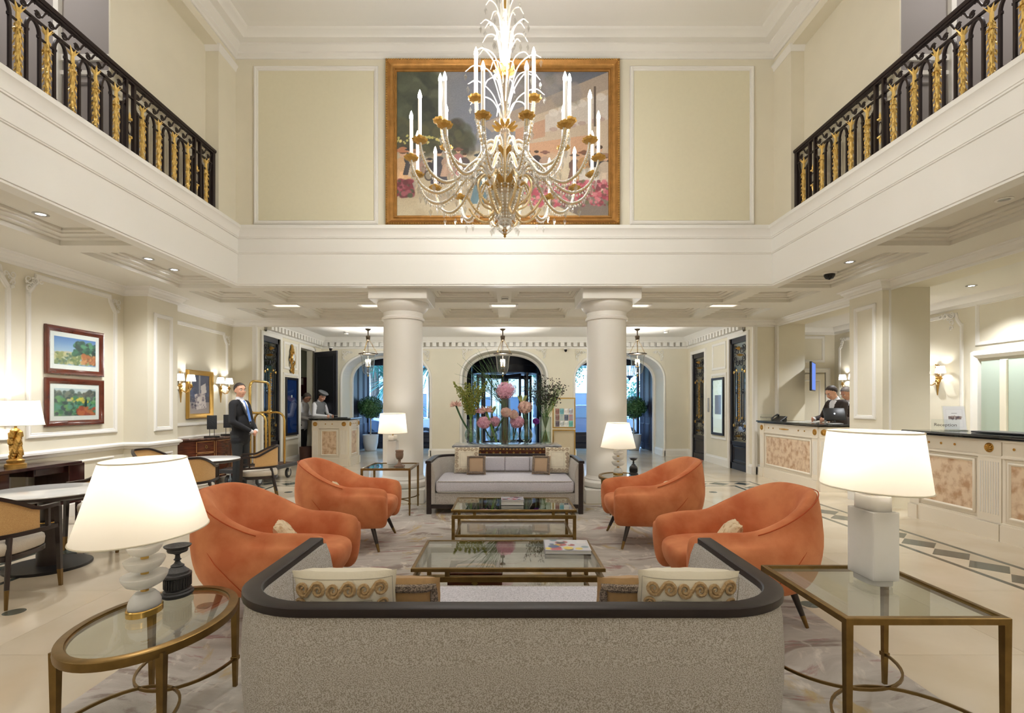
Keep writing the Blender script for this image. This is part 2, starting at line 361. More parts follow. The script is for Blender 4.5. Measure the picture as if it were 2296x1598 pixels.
for n_, (cx, hw, zs, zt) in enumerate((ARCH[0], ARCH[2]), 1):
    x0, x1 = cx-1.2, cx+1.2; b = MB()
    b.box(x0, x1, 16.3, 16.4, .0, .06); b.box(x0, x1, 16.32, 16.38, .06, .46)
    for (a, c) in ((x0+.08, cx-.08), (cx+.08, x1-.08)):
        b.M = plane((0, 16.32, 0), (1,0,0), (0,0,1)); b.frame(rect(a, c, .12, .40), [(0,0),(0,.02),(.03,.03),(.05,.005),(.05,0)]); b.M = None
    b.box(x0, x1, 16.3, 16.42, .44, .50); b.box(x0, x1, 16.3, 16.42, 2.62, 2.95)
    b.box(x0, x0+.06, 16.3, 16.42, .5, 2.62); b.box(x1-.06, x1, 16.3, 16.42, .5, 2.62)
    wv = struct(f'window_{n_}', b, M_porch, ('dark framed shop window in the left arch facing palms', 'dark framed shop window in the right arch facing the street')[n_-1], 'window')
    b = MB(); b.box(x0+.06, x1-.06, 16.35, 16.36, .5, 2.62); ob('pane', b, M_glass, wv)
# ---- trims along the lobby walls
LOBBY = [(5.2,-3),(5.2,6.9),(5.08,6.9),(5.08,7.56),(5.41,7.56),(5.41,10.2),(-5.42,10.2),(-5.42,7.96),(-5.08,7.96),(-5.08,7.29),(-5.42,7.29),(-5.42,-3)]
b = MB(); b.frame(LOBBY, [(0,2.93),(.015,2.93),(.02,2.955),(.045,2.965),(.06,2.99),(.075,3.0),(.085,3.03),(.11,3.035),(.12,3.055),(.12,3.06)], closed=False)
struct('trim_1', b, M_trim, 'cream crown cornice round the lobby below the gallery', 'cornice', fix=True)
def rail_run(paths, prof, name, label, m=M_trim, cat='molding'):
    b = MB()
    for p in paths: b.frame(p, prof, closed=False, cprof=False)
    return struct(name, b, m, label, cat, fix=True)
CHAIR = [(0,.76),(.015,.765),(.02,.79),(.05,.81),(.05,.835),(.03,.85),(0,.855)]
BASE = [(0,.0),(.03,.0),(.03,.15),(.015,.17),(.012,.19),(0,.195)]
LW = [(-5.42,10.2),(-5.42,7.96),(-5.08,7.96),(-5.08,7.29),(-5.42,7.29),(-5.42,-3)]
rail_run([LW], CHAIR, 'trim_2', 'cream chair rail along the left lobby wall', cat='chair rail')
rail_run([LW, [(-4.92,10.2),(-5.42,10.2)]], BASE, 'baseboard_left', 'cream baseboard along the left lobby wall', cat='baseboard')
rail_run([[(5.42,10.2),(4.92,10.2),(4.92,10.36)], [(4.92,11.2),(4.92,12.6)], [(4.92,13.45),(4.92,13.75),(4.25,13.75),(4.25,14.55)], [(5.08,6.9),(5.08,7.56)], [(1.89,14.55),(1.89,13.75),(1.11,13.75)]], BASE, 'baseboard_right', 'cream baseboard along the right vestibule wall', cat='baseboard')
rail_run([[(-4.92,12.3),(-4.92,11.2)], [(-4.36,14.55),(-4.36,13.75),(-4.92,13.75)], [(-1.15,13.75),(-2.02,13.75),(-2.02,14.55)]], BASE, 'baseboard_back', 'cream baseboard along the left vestibule wall', cat='baseboard')
# opening frame to the vestibule
b = MB(); b.M = plane((0,10.2,0), (1,0,0), (0,0,1))
b.frame([(4.92,0),(4.92,2.97),(-4.92,2.97),(-4.92,0)], [(0,0),(0,.03),(-.03,.04),(-.06,.03),(-.09,.03),(-.10,0)], closed=False)
struct('trim_3', b, M_trim, 'cream frame round the wide vestibule opening', 'molding', fix=True)
# dentil cornice of the vestibule
VEST = [(4.92,10.5),(4.92,13.75),(-4.92,13.75),(-4.92,10.5)]
b = MB(); b.frame(VEST, [(0,2.87),(.03,2.87),(.05,2.895),(.06,2.915),(.02,2.92),(.02,3.03),(.11,3.035),(.11,3.06),(.14,3.08),(.17,3.14),(.19,3.17)], closed=False)
dent = struct('trim_4', b, M_trim, 'dentil cornice round the vestibule ceiling', 'cornice', fix=True)
b = MB(); b.box(-.052, .052, -.075, .02, 2.925, 3.03); dme = meshdata('dentil', b, M_trim)
for i in range(57): ob('dentil', dme, None, dent, loc=(-4.77+i*.1704, 13.70, 0))
for sx in (-1, 1):
    for i in range(18): ob('dentil', dme, None, dent, loc=(sx*4.87, 10.6+i*.17, 0), rz=-sx*pi/2)
# ---- panel mouldings
PM = [(0,0),(0,.012),(.012,.022),(.03,.022),(.045,.012),(.055,.014),(.062,0)]
PMS = [(0,0),(0,.01),(.01,.018),(.02,.018),(.03,.008),(.035,0)]
def panel(parent, o, u, v, path, prof=PM, m=None, name='panel_molding'):
    b = MB(); b.M = plane(o, u, v); b.frame(path, prof); return ob(name, b, m or M_trim, parent, fix=True)
def notched(x0, x1, z0, z1, r=.095, left=True, right=True):
    """panel outline with concave notched upper corners"""
    p = [(x0,z0),(x1,z0)]
    if right: p += [(x1,z1-2*r),(x1-.02,z1-2*r)] + [(x1-.02-r*.9*sin(a), z1-2*r+ .03 + (r*1.9)*(1-cos(a))) for a in (.45,.9,1.3)] + [(x1-r*1.15,z1)]
    else: p += [(x1,z1)]
    if left: p += [(x0+r*1.15,z1)] + [(x0+.02+r*.9*sin(a), z1-2*r+.03+(r*1.9)*(1-cos(a))) for a in (1.3,.9,.45)] + [(x0+.02,z1-2*r),(x0,z1-2*r)]
    else: p += [(x0,z1)]
    return p
def scroll(c, r0, turns, n, sgn=1, a0=0):
    return [(c[0]+r0*(1-.8*i/n)*cos(a0+sgn*turns*2*pi*i/n), c[1]+r0*(1-.8*i/n)*sin(a0+sgn*turns*2*pi*i/n), .012) for i in range(n+1)]
def ornament(parent, o, u, v, size, flip=1, m=None, name='plaster_ornament'):
    """carved plaster foliage for a panel or spandrel corner"""
    b = MB(); b.M = plane(o, u, v); s = size
    for (cx, cy, r, tn, sg, a) in ((.1,.1,.2,1.3,1,0),(.42,.12,.14,1.2,-1,1),(.12,.45,.14,1.2,1,2),(.68,.10,.10,1.1,1,0),(.08,.72,.10,1.1,-1,1),(.26,.3,.1,1,1,3)):
        b.tube([(flip*x, -y, z) for x, y, z in scroll((cx*s, cy*s), r*s, tn, 14, sg, a)], [.022*s*(1.6-.9*i/14) for i in range(15)], 5)
    for k in range(9):
        a = random.random()*1.57; q = .25+.6*random.random()
        b.ico((flip*q*cos(a)*s*(.9 if a < .8 else .4), -q*sin(a)*s*(.9 if a > .8 else .4), .008), .05*s, 1, (1,1,.5))
    return ob(name, b, m or M_trim, parent)
# left wall, u runs along -Y?  facing +X: u = +Y is to the right when looking at the wall from inside -> use u=(0,1,0), v=z, w = +X
LWu, LWv = (0,1,0), (0,0,1)
def LWp(path, prof=PM): return panel(wall_left, (-5.42,0,0), LWu, LWv, path, prof)
LWp(notched(5.80, 7.16, 1.0, 2.90)); LWp(notched(3.9, 5.62, 1.0, 2.90))
LWp(notched(8.3, 10.02, 1.02, 2.78, left=False))
LWp(rect(5.80, 7.1, .28, .68), PMS); LWp(rect(3.9, 5.62, .28, .68), PMS); LWp(rect(8.2, 10.0, .28, .68), PMS)
for (y, z, f) in ((7.08, 2.74, -1), (5.88, 2.74, 1), (5.54, 2.74, -1), (9.95, 2.62, -1)):
    ornament(wall_left, (-5.40, y+ .1*(-f), z+.1), LWu, LWv, .22 if f < 0 else .26, f)
panel(wall_left, (-5.08,0,0), LWu, LWv, rect(7.42, 7.83, 1.0, 2.72), PM)
panel(wall_left, (-5.08,0,0), LWu, LWv, rect(7.42, 7.83, .28, .68), PMS)
panel(wall_right, (5.08,0,0), (0,-1,0), LWv, rect(-7.45,-7.02, 1.18, 2.78), PM)
panel(wall_office, (7.2,0,0), (0,-1,0), LWv, rect(-7.84,-5.6, 2.28, 2.95), PM)
panel(wall_office, (7.2,0,0), (0,-1,0), LWv, notched(-9.9,-8.05, .9, 2.85, left=False), PM)
panel(wall_office, (7.2,0,0), (0,-1,0), LWv, notched(-11.05,-10.1, .9, 2.80), PM)
ornament(wall_office, (7.18, 8.2, 2.86), (0,-1,0), LWv, .34, -1); ornament(wall_office, (7.18, 10.95, 2.8), (0,-1,0), LWv, .26, 1)
panel(wall_office, (0,11.2,0), (1,0,0), LWv, rect(6.2,6.98,2.3,2.88), PM)
b = MB(); b.frame([(7.2,1),(7.2,11.2),(5.92,11.2)], [(0,2.90),(.02,2.91),(.03,2.96),(.08,3.0),(.10,3.06)], closed=False)
struct('trim_5', b, M_trim, 'cream cornice in the office behind reception', 'cornice', fix=True)
# office door on the far wall, doorway in the back wall
b = MB(); b.rbox(6.0, 6.95, 11.14, 11.19, 0, 2.05, .006, 1)
d1 = struct('door_2', b, M_wall, 'closed cream panel door in the office far wall', 'door')
b = MB(); b.M = plane((0,11.2,0), (1,0,0), LWv); b.frame([(6.98,0),(6.98,2.08),(5.97,2.08),(5.97,0)], [(0,0),(0,.05),(-.05,.07),(-.09,.06),(-.1,0)], closed=False); ob('door_frame', b, M_trim, d1, fix=True)
panel(d1, (0,11.14,0), (1,0,0), LWv, rect(6.1,6.85,1.0,1.92), PMS); panel(d1, (0,11.14,0), (1,0,0), LWv, rect(6.1,6.85,.15,.85), PMS)
b = MB(); b.box(7.17, 7.195, 5.6, 7.72, 0, 2.04)
d2 = struct('door_3', b, mat('pale_mirror_green', (176,190,176), .25), 'pale green glazed doorway behind the reception counter', 'door')
b = MB(); b.M = plane((7.2,0,0), (0,-1,0), LWv); b.frame([(-5.6,0),(-5.6,2.08),(-7.75,2.08),(-7.75,0)], [(0,0),(0,.06),(-.05,.09),(-.10,.08),(-.13,.0)], closed=False); ob('door_frame', b, M_trim, d2, fix=True)
for yy in (7.35, 6.95, 6.3):
    b = MB(); b.rbox(7.13, 7.175, yy-.05, yy+.05, 0, 2.04, .008, 1); ob('glazing_bar', b, M_wall, d2)
# vestibule panels
for (w_, sx) in ((wall_vl, -1), (wall_vr, 1)):
    o, u = (sx*4.92,0,0), (0,-sx,0)
    f = lambda a, c, z0, z1: rect(min(-sx*a,-sx*c), max(-sx*a,-sx*c), z0, z1)
    panel(w_, o, u, LWv, f(11.4, 12.15, 2.1+.08, 2.8), PM); panel(w_, o, u, LWv, f(11.38, 12.2, .58, 2.1), PM)
    for (a, c, z1) in ((10.4, 11.2, 2.80), ((12.3, 13.2, 2.75) if sx < 0 else (12.6, 13.45, 2.68))):
        b = MB(); b.M = plane(o, u, LWv); p = sorted((-sx*a, -sx*c)); b.frame([(p[1],0),(p[1],z1),(p[0],z1),(p[0],0)], [(0,-.02),(0,.03),(-.04,.045),(-.08,.03),(-.09,0)], closed=False); ob('architrave', b, M_trim, w_, fix=True)
for (cx, hw, zs, zt) in ARCH:
    for f in (-1, 1): ornament(wall_back, (cx+f*(hw-.02), 13.73, zt+.06), (1,0,0), LWv, .34, -f)
# ---- lower ceiling with coffers
colX = [(-4.64,-3.78),(-3.55,-1.98),(-1.15,-.12),(.10,1.15),(1.98,3.55),(3.78,4.64)]
holes = []
for (y0, y1) in ((.8,3.1),(3.3,5.35),(5.6,7.3)):
    for c in (colX[0], colX[5]): holes.append((*c, y0, y1))
for (y0, y1) in ((7.52,8.35),(8.85,9.85)):
    for c in colX: holes.append((*c, y0, y1))
b = MB()
def cells(x0, x1, y0, y1, skip=None):
    xs = sorted({x0,x1} | {h[i] for h in holes for i in (0,1) if x0 < h[i] < x1}); ys = sorted({y0,y1} | {h[i] for h in holes for i in (2,3) if y0 < h[i] < y1})
    for i in range(len(xs)-1):
        for j in range(len(ys)-1):
            mx, my = (xs[i]+xs[i+1])/2, (ys[j]+ys[j+1])/2
            if any(h[0] < mx < h[1] and h[2] < my < h[3] for h in holes): continue
            b.add([(xs[i],ys[j],3.05),(xs[i+1],ys[j],3.05),(xs[i+1],ys[j+1],3.05),(xs[i],ys[j+1],3.05)], [(3,2,1,0)])
cells(-5.42,-3.62,-3,7.0); cells(3.62,5.42,-3,7.0); cells(-5.42,5.42,7.0,10.2)
b.box(-5.42,-3.75,-3,6.95,3.30,3.32); b.box(3.75,5.42,-3,6.95,3.30,3.32); b.box(-5.42,5.42,7.0,10.2,3.30,3.34)
ceil_low = struct('ceiling_lower', b, M_ceil2, 'low coffered cream ceiling under the gallery', 'ceiling', smooth=0)
for h in holes:
    b = MB(); b.frame([(h[0],h[2]),(h[1],h[2]),(h[1],h[3]),(h[0],h[3])], [(0,3.05),(0,3.10),(.05,3.11),(.05,3.125),(.10,3.14),(.10,3.155),(.13,3.165),(.13,3.19)])
    i_ = .13; b.add([(h[0]+i_,h[2]+i_,3.19),(h[1]-i_,h[2]+i_,3.19),(h[1]-i_,h[3]-i_,3.19),(h[0]+i_,h[3]-i_,3.19)], [(3,2,1,0)]); ob('coffer', b, M_ceil2, ceil_low)
# ---- gallery fascia, floor
U3 = [(3.62,-3),(3.62,6.95),(-3.62,6.95),(-3.62,-3)]
b = MB(); b.frame(U3, [(-.14,3.05),(-.14,3.0),(-.012,3.0),(-.012,3.018),(0,3.022),(0,3.425),(.012,3.43),(.012,3.44),(.02,3.444),(.02,3.458),(.008,3.464),(.008,3.63),(.022,3.634),(.022,3.648),(.03,3.652),(.034,3.68),(.05,3.72),(.075,3.745),(.085,3.75),(.085,3.785),(.075,3.80),(-.16,3.80)], closed=False)
struct('trim_6', b, M_fascia, 'wide ivory moulded fascia round the gallery edge', 'fascia', fix=True)
b = MB(); b.box(-5.5,-3.72,-3,7.05,3.4,3.79); b.box(3.72,5.5,-3,7.05,3.4,3.79)
struct('floor_gallery', b, M_trim, 'upper gallery floor behind the railings', 'floor')
# ---- upper walls
b = MB(); b.box(-5.5, 5.5, 7.05, 7.25, 3.3, 6.5)
wall_up = struct('wall_upper_back', b, M_wall, 'cream upper wall behind the chandelier with large painting', 'wall')
for (x0, x1) in ((-3.445,-1.74),(1.716,3.42)):
    panel(wall_up, (0,7.05,0), (1,0,0), LWv, rect(x0, x1, 3.86, 6.03), [(0,0),(0,.02),(.015,.035),(.03,.03),(.035,.015),(.05,.015),(.06,.0)])
    b = MB(); b.box(x0+.06, x1-.06, 7.043, 7.05, 3.92, 5.97); ob('panel_field', b, M_wallp, wall_up)
for k, sx in enumerate((-1, 1)):
    f = lambda a, c: (min(sx*a, sx*c), max(sx*a, sx*c))
    b = MB(); b.box(*f(3.70,5.5), 6.63, 7.05, 3.79, 6.6); b.box(*f(3.87,3.885), 5.03, 6.63, 3.79, 6.2)
    w_ = struct(('wall_upper_left','wall_upper_right')[k], b, M_wall, ('cream upper side wall beside the left gallery railing','cream upper side wall beside the right gallery railing')[k], 'wall')
    b = MB(); b.box(*f(3.70,3.90), -3, 6.63, 6.02, 6.6); ob('beam', b, M_wall, w_)
    b = MB(); b.frame([(sx*3.92,6.63),(sx*3.70,6.63),(sx*3.70,7.05)][::(-1 if sx < 0 else 1)][::-1] if False else ([(3.92,6.63),(3.70,6.63),(3.70,7.05)] if sx > 0 else [(-3.70,7.05),(-3.70,6.63),(-3.92,6.63)]), [(.003,5.955),(.012,5.97),(.02,6.0),(.035,6.02),(.035,6.04)], closed=False); ob('pier_capital', b, M_trim, w_, fix=True)
    b = MB(); b.box(*f(3.885,5.5), 5.10, 5.40, 3.79, 6.2)
    g = struct(('wall_gallery_left','wall_gallery_right')[k], b, M_grey, ('grey end wall of the left gallery passage','grey end wall of the right gallery passage')[k], 'wall')
    b = MB(); b.box(*f(5.4,5.5), -3, 5.1, 3.79, 6.6); ob('side_wall', b, M_grey, g)
    b = MB(); b.box(*f(4.40,4.45), 5.05, 5.10, 3.79, 6.1); ob('door_jamb', b, M_trim, g)
    b = MB(); b.box(*f(3.9,4.40), 5.075, 5.10, 4.66, 4.70); b.box(*f(3.9,4.40), 5.075, 5.10, 4.80, 4.86); ob('door_rail', b, M_trim, g)
    b = MB(); b.M = plane((0,5.095,0), (1,0,0), LWv); b.frame(rect(*f(4.10,4.36), 3.95, 4.6), PMS); ob('panel_molding', b, M_grey, g, fix=True)
    b = MB(); b.box(*f(3.87,5.5), -3, 5.3, 6.2, 6.6); struct(('ceiling_gallery_left','ceiling_gallery_right')[k], b, M_grey, ('grey ceiling of the left gallery passage','grey ceiling of the right gallery passage')[k], 'ceiling')
b = MB(); b.box(-5.5, 5.5, -3.2, 7.25, 6.36, 6.5)
struct('ceiling', b, M_ceil, 'high white ceiling above the chandelier', 'ceiling')
b = MB(); b.frame([(3.70,-3),(3.70,7.05),(-3.70,7.05),(-3.70,-3)], [(0,6.13),(.02,6.13),(.03,6.16),(.06,6.18),(.06,6.20),(.10,6.23),(.13,6.25),(.13,6.27),(.22,6.28),(.25,6.31),(.30,6.32),(.33,6.35),(.40,6.36)], closed=False)
struct('trim_7', b, M_trim, 'stepped ivory crown cornice under the high ceiling', 'cornice', fix=True)
b = MB(); b.box(-5.6, 5.6, -3.2, -3.0, 0, 6.5); struct('wall_front', b, M_wall, 'cream wall at the near end of the lobby', 'wall')
# ---- columns
for k, x in enumerate((-1.49, 1.49)):
    c = thing('column', ('round cream column left of the grey sofa', 'round cream column right of the grey sofa')[k], 'column', (x, 7.52, 0), kind=ST)
    b = MB(); b.rbox(-.36,.36,-.36,.36,0,.20,.008,1); ob('plinth', b, M_trim, c)
    b = MB(); b.lathe([(.33,.20),(.355,.22),(.362,.25),(.355,.28),(.33,.30),(.315,.305),(.315,.325),(.30,.34),(.292,.37)], 48); ob('base_ring', b, M_trim, c)
    b = MB(); b.lathe([(.292,.37)]+[(.292-.012*t*t,.37+2.23*t) for t in (.2,.4,.6,.8,1)]+[(.28,2.62)], 48); ob('shaft', b, M_trim, c, smooth=60)
    b = MB(); b.lathe([(.28,2.60),(.305,2.61),(.31,2.635),(.30,2.65),(.285,2.66),(.285,2.72),(.30,2.73),(.31,2.74),(.345,2.77),(.37,2.81),(.375,2.84),(.37,2.86)], 48); ob('capital', b, M_trim, c)
    b = MB(); b.rbox(-.41,.41,-.41,.41,2.86,3.05,.006,1); ob('abacus', b, M_trim, c)
# ================================================================ SEATING GROUP
def rug_mat():
    m = bpy.data.materials.new('abstract_rug_wool'); m.use_nodes = True; N = m.node_tree.nodes; L = m.node_tree.links; b = N['Principled BSDF']
    b.inputs['Roughness'].default_value = .95; b.inputs['Specular IOR Level'].default_value = .1
    tcn = N.new('ShaderNodeTexCoord'); warp = N.new('ShaderNodeTexNoise'); warp.inputs['Scale'].default_value = .55; warp.inputs['Detail'].default_value = 2
    L.new(tcn.outputs['Object'], warp.inputs['Vector'])
    vm = N.new('ShaderNodeVectorMath'); vm.operation = 'MULTIPLY_ADD'; L.new(warp.outputs['Color'], vm.inputs[0]); vm.inputs[1].default_value = (1.5,1.5,0); L.new(tcn.outputs['Object'], vm.inputs[2])
    prev = None
    layers = [((1.3,4,1),1.9,(194,188,181),(172,164,156),(.35,.65),0), ((1.0,3.6,1),1.9,None,(138,124,116),(.55,.63),.3),
              ((3.2,1.2,1),1.5,None,(182,160,116),(.58,.66),2.7), ((1.2,4,1),1.8,None,(158,122,118),(.59,.65),5.1), ((4,1.5,1),2.6,None,(214,206,196),(.56,.66),8.3)]
    for sc, s, c0, c1, rp, off in layers:
        mp = N.new('ShaderNodeMapping'); mp.inputs['Scale'].default_value = sc; mp.inputs['Location'].default_value = (off,off*1.7,0); mp.inputs['Rotation'].default_value = (0,0,off*.35); L.new(vm.outputs[0], mp.inputs[0])
        nz = N.new('ShaderNodeTexNoise'); nz.inputs['Scale'].default_value = s; nz.inputs['Detail'].default_value = 7; nz.inputs['Roughness'].default_value = .62; L.new(mp.outputs[0], nz.inputs['Vector'])
        cr = N.new('ShaderNodeValToRGB'); L.new(nz.outputs['Fac'], cr.inputs[0]); cr.color_ramp.elements[0].position, cr.color_ramp.elements[1].position = rp
        if c0:
            cr.color_ramp.elements[0].color = (*lin(c1),1); cr.color_ramp.elements[1].color = (*lin(c0),1); prev = cr.outputs[0]
        else:
            cr.color_ramp.elements[1].color = (.85,.85,.85,1)
            mx = N.new('ShaderNodeMix'); mx.data_type = 'RGBA'; L.new(cr.outputs[0], mx.inputs[0]); L.new(prev, mx.inputs[6]); mx.inputs[7].default_value = (*lin(c1),1); prev = mx.outputs[2]
    L.new(prev, b.inputs['Base Color'])
    n2 = N.new('ShaderNodeTexNoise'); n2.inputs['Scale'].default_value = 220; L.new(tcn.outputs['Object'], n2.inputs['Vector']); bp = N.new('ShaderNodeBump'); bp.inputs['Strength'].default_value = .3; bp.inputs['Distance'].default_value = .004
    L.new(n2.outputs['Fac'], bp.inputs['Height']); L.new(bp.outputs[0], b.inputs['Normal']); return m
M_rug = rug_mat()
b = MB(); b.rbox(-2.02, 2.05, 1.0, 7.05, .0008, .014, .005, 1)
ob('area_rug', b, M_rug, label='pale abstract area rug with mauve and gold brush strokes under the seating', cat='rug')

def boucle(name, c1, c2, sc=150, ramp=(.42,.56), bump=.5):
    m = mat(name, c1, .95, rgb2=c2, vscale=sc, detail=2, ramp=ramp, spec=.15, bump=bump, bscale=sc); return m
M_boucle = boucle('grey_boucle_fabric', (208,205,201), (158,150,138), 270, (.40,.58))
M_seatf = boucle('pale_grey_seat_fabric', (224,222,230), (182,180,190), 170, (.3,.6))
M_velseam = mat('dark_orange_piping', (176,74,32), .9)
M_brasstip = mat('brass_leg_tip', (124,100,64), .35, metal=1)

# ---- orange armchair, faces +X
def armchair_proto():
    t = thing('armchair', '', 'armchair')
    b = MB(); rings = []; n = 44
    def sect(u):
        s = 1 if u >= 0 else -1; a = abs(u)
        if a < .55:
            ang = a/.55*pi/2; p = Vector((-.06-.37*cos(ang), s*.375*sin(ang))); nr = Vector((-cos(ang)*.375, s*.37*sin(ang))).normalized()
        else:
            q = (a-.55)/.45; p = Vector((-.06+.46*q, s*(.375-.045*q*q))); nr = Vector((.16*q, s)).normalized()
        k = 1-min(1, max(0, (a-.12)/.62)); k = k*k*(3-2*k)
        h = .605+.235*k-.02*max(0,(a-.8)/.2)**2
        lean = .05*k
        prof = [(-.085,.205),(-.04,.20),(.015,.245),(.058,.33),(.078,.43),(.066+lean*.5,.54),(.030+lean*.7,h-.075),(.002+lean,h-.02),(-.03+lean,h),(-.062+lean,h-.012),(-.088+lean*.8,h-.06),(-.115,.56 if h > .7 else h-.10),(-.13,.44),(-.125,.30)]
        return p, nr, prof
    def ring(u, sc=1, push=0):
        p, nr, prof = sect(u); cz = sum(z for o,z in prof)/len(prof); co = sum(o for o,z in prof)/len(prof)
        pts = []
        for o, z in prof:
            oo = co+(o-co)*sc; zz = cz+(z-cz)*(sc*.5+.5 if sc < 1 else 1)
            pts.append((p.x+nr.x*oo+push, p.y+nr.y*oo, zz))
        return pts
    rings = [ring(-1,.25,.058), ring(-1,.72,.045), ring(-1,.93,.022)] + [ring(-1+2*i/n) for i in range(n+1)] + [ring(1,.93,.022), ring(1,.72,.045), ring(1,.25,.058)]
    b.loft(rings); o = subsurf(ob('shell', b, M_velvet, t, smooth=180), 1)
    # seam line piping on the outer side
    for s in (-1, 1):
        pts = []
        for i in range(13):
            u = s*(.34+.26*i/12); p, nr, prof = sect(u); z = .235+.36*(1-i/12)**.8; o_ = np.interp(z, [.2,.25,.34,.44,.54,.62], [-.04,.018,.06,.078,.068,.045])
            pts.append((p.x+nr.x*(o_+.0015), p.y+nr.y*(o_+.0015), z))
        b = MB(); b.tube(pts, .0022, 5); ob('seam', b, M_velseam, t)
    # rim piping between the inner lip and the outer shell
    b = MB(); pts = []
    for i in range(41):
        u = -.66+1.32*i/40; p, nr, prof = sect(u); o_, z = prof[7]; pts.append((p.x+nr.x*(o_+.004), p.y+nr.y*(o_+.004), z+.0))
    b.tube(pts, .0035, 5); ob('piping', b, M_velseam, t)
    # seat: rounded block, bulging front tucked under
    b = MB()
    def plan(sc, z, fx=0):
        r = []
        for i in range(40):
            a = 2*pi*i/40; c, s = cos(a), sin(a)
            x = (abs(c)**.62)*(1 if c > 0 else -1); y = (abs(s)**.62)*(1 if s > 0 else -1)
            r.append((.045+x*.405*sc+(fx if c > 0 else 0)*max(0,c), y*.285*sc, z))
        return r
    b.loft([plan(.70,.205,-.04), plan(.86,.215,-.03), plan(.96,.26,-.01), plan(1.0,.33,.02), plan(1.0,.40,.03), plan(.985,.435,.025), plan(.94,.452,.015), plan(.80,.458,0), plan(.4,.455,0)])
    subsurf(ob('seat', b, M_velvet, t, smooth=180), 1)
    for (x, y) in ((.30,.27),(.30,-.27),(-.24,.23),(-.24,-.23)):
        fx, fy = (.385,.355) if x > 0 else (-.30,.30); fy *= 1 if y > 0 else -1
        k = .30; top = Vector((x,y,.23)); ft = Vector((fx,fy,0)); mid = ft.lerp(top, k)
        b = MB(); b.tube([mid, top], [.0155,.024], 12); l = ob('leg', b, M_dark, t)
        b = MB(); b.tube([ft, mid], [.011,.0155], 12); ob('brass_tip', b, M_brasstip, l)
    return t
ac = armchair_proto()
ac.location = (-1.56, 5.145, .014); ac['label'] = 'orange velvet tub armchair left of the far coffee table'; ac['group'] = 'orange velvet armchairs'
dup(ac, (-1.53, 3.45, .014), R(-2), 'orange velvet tub armchair behind the oval lamp table on the left')
dup(ac, (1.50, 5.24, .014), pi, 'orange velvet tub armchair right of the far coffee table')
dup(ac, (1.56, 3.46, .014), pi+R(2), 'orange velvet tub armchair behind the white block lamp on the right')

# ---- sofa, faces +Y
def sofa_proto():
    t = thing('sofa', '', 'sofa'); r = .30
    def pth(x, yb, r, yf=.53, n=10):
        p = [(-x, yf), (-x, yb+r+.1)] + [(-x+r-r*cos(a*pi/2/n), yb+r-r*sin(a*pi/2/n)) for a in range(n+1)]
        return p + [(-q[0], q[1]) for q in reversed(p)]
    P = pth(.985, -.41, r)
    # finer profile so that the outside bulges softly
    b = MB(); b.frame(P, [(.02,.11),(.004,.115),(-.006,.20),(-.014,.32),(-.016,.45),(-.010,.56),(.0,.637),(.070,.637),(.090,.58),(.105,.5),(.105,.13)], closed=False, cprof=True); ob('upholstered_shell', b, M_boucle, t, smooth=60)
    b = MB(); b.frame(P, [(-.012,.634),(-.014,.637),(-.014,.664),(-.008,.668),(.050,.668),(.055,.664),(.055,.637),(.052,.634)], closed=False, cprof=True); ob('top_rail', b, M_rail, t)
    b = MB(); b.frame(pth(.975,-.40,r), [(.0,.07),(0,.112),(.03,.112),(.03,.07)], closed=False, cprof=True); b.box(-.975,.975,.495,.525,.07,.112); ob('base_rail', b, M_dark, t)
    for s in (-1, 1):
        b = MB(); x = s*.955; b.rbox(x-.03, x+.03, .49, .535, .0, .64, .004, 1); ob('front_post', b, M_dark, t)
        b = MB(); b.tube([(s*.72,-.33,.11),(s*.73,-.35,0)], [.025,.016], 8); ob('leg', b, M_dark, t)
    b = MB(); b.rbox(-.93,.93,-.3,.51,.112,.262,.012,2); ob('seat_base', b, M_boucle, t)
    b = MB(); b.rbox(-.875,.875,-.315,.53,.262,.420,.045,4); ob('seat_cushion', b, M_seatf, t, smooth=60)
    b = MB(); b.tube([(-.84,.529,.275),(.84,.529,.275)], .006, 6); b.tube([(-.84,.527,.408),(.84,.527,.408)], .005, 6); ob('welt', b, M_boucle, t)
    for k in range(4):
        x0 = -.70+.35*k; b = MB(); b.rbox(x0+.002, x0+.348, -.325, -.27, .44, .635, .02, 3); ob('back_panel', b, M_seatf, t)
    return t
sf = sofa_proto(); sf.location = (.03, 2.222, .014); sf['label'] = 'grey boucle sofa in front, seen from behind with dark curved rail'; sf['group'] = 'grey sofas'; sf.scale = (1.08,1,1)
sf2 = dup(sf, (0, 6.97, .014), pi, 'grey upholstered sofa facing the viewer beneath the flowers'); sf2.scale = (1,1,1)

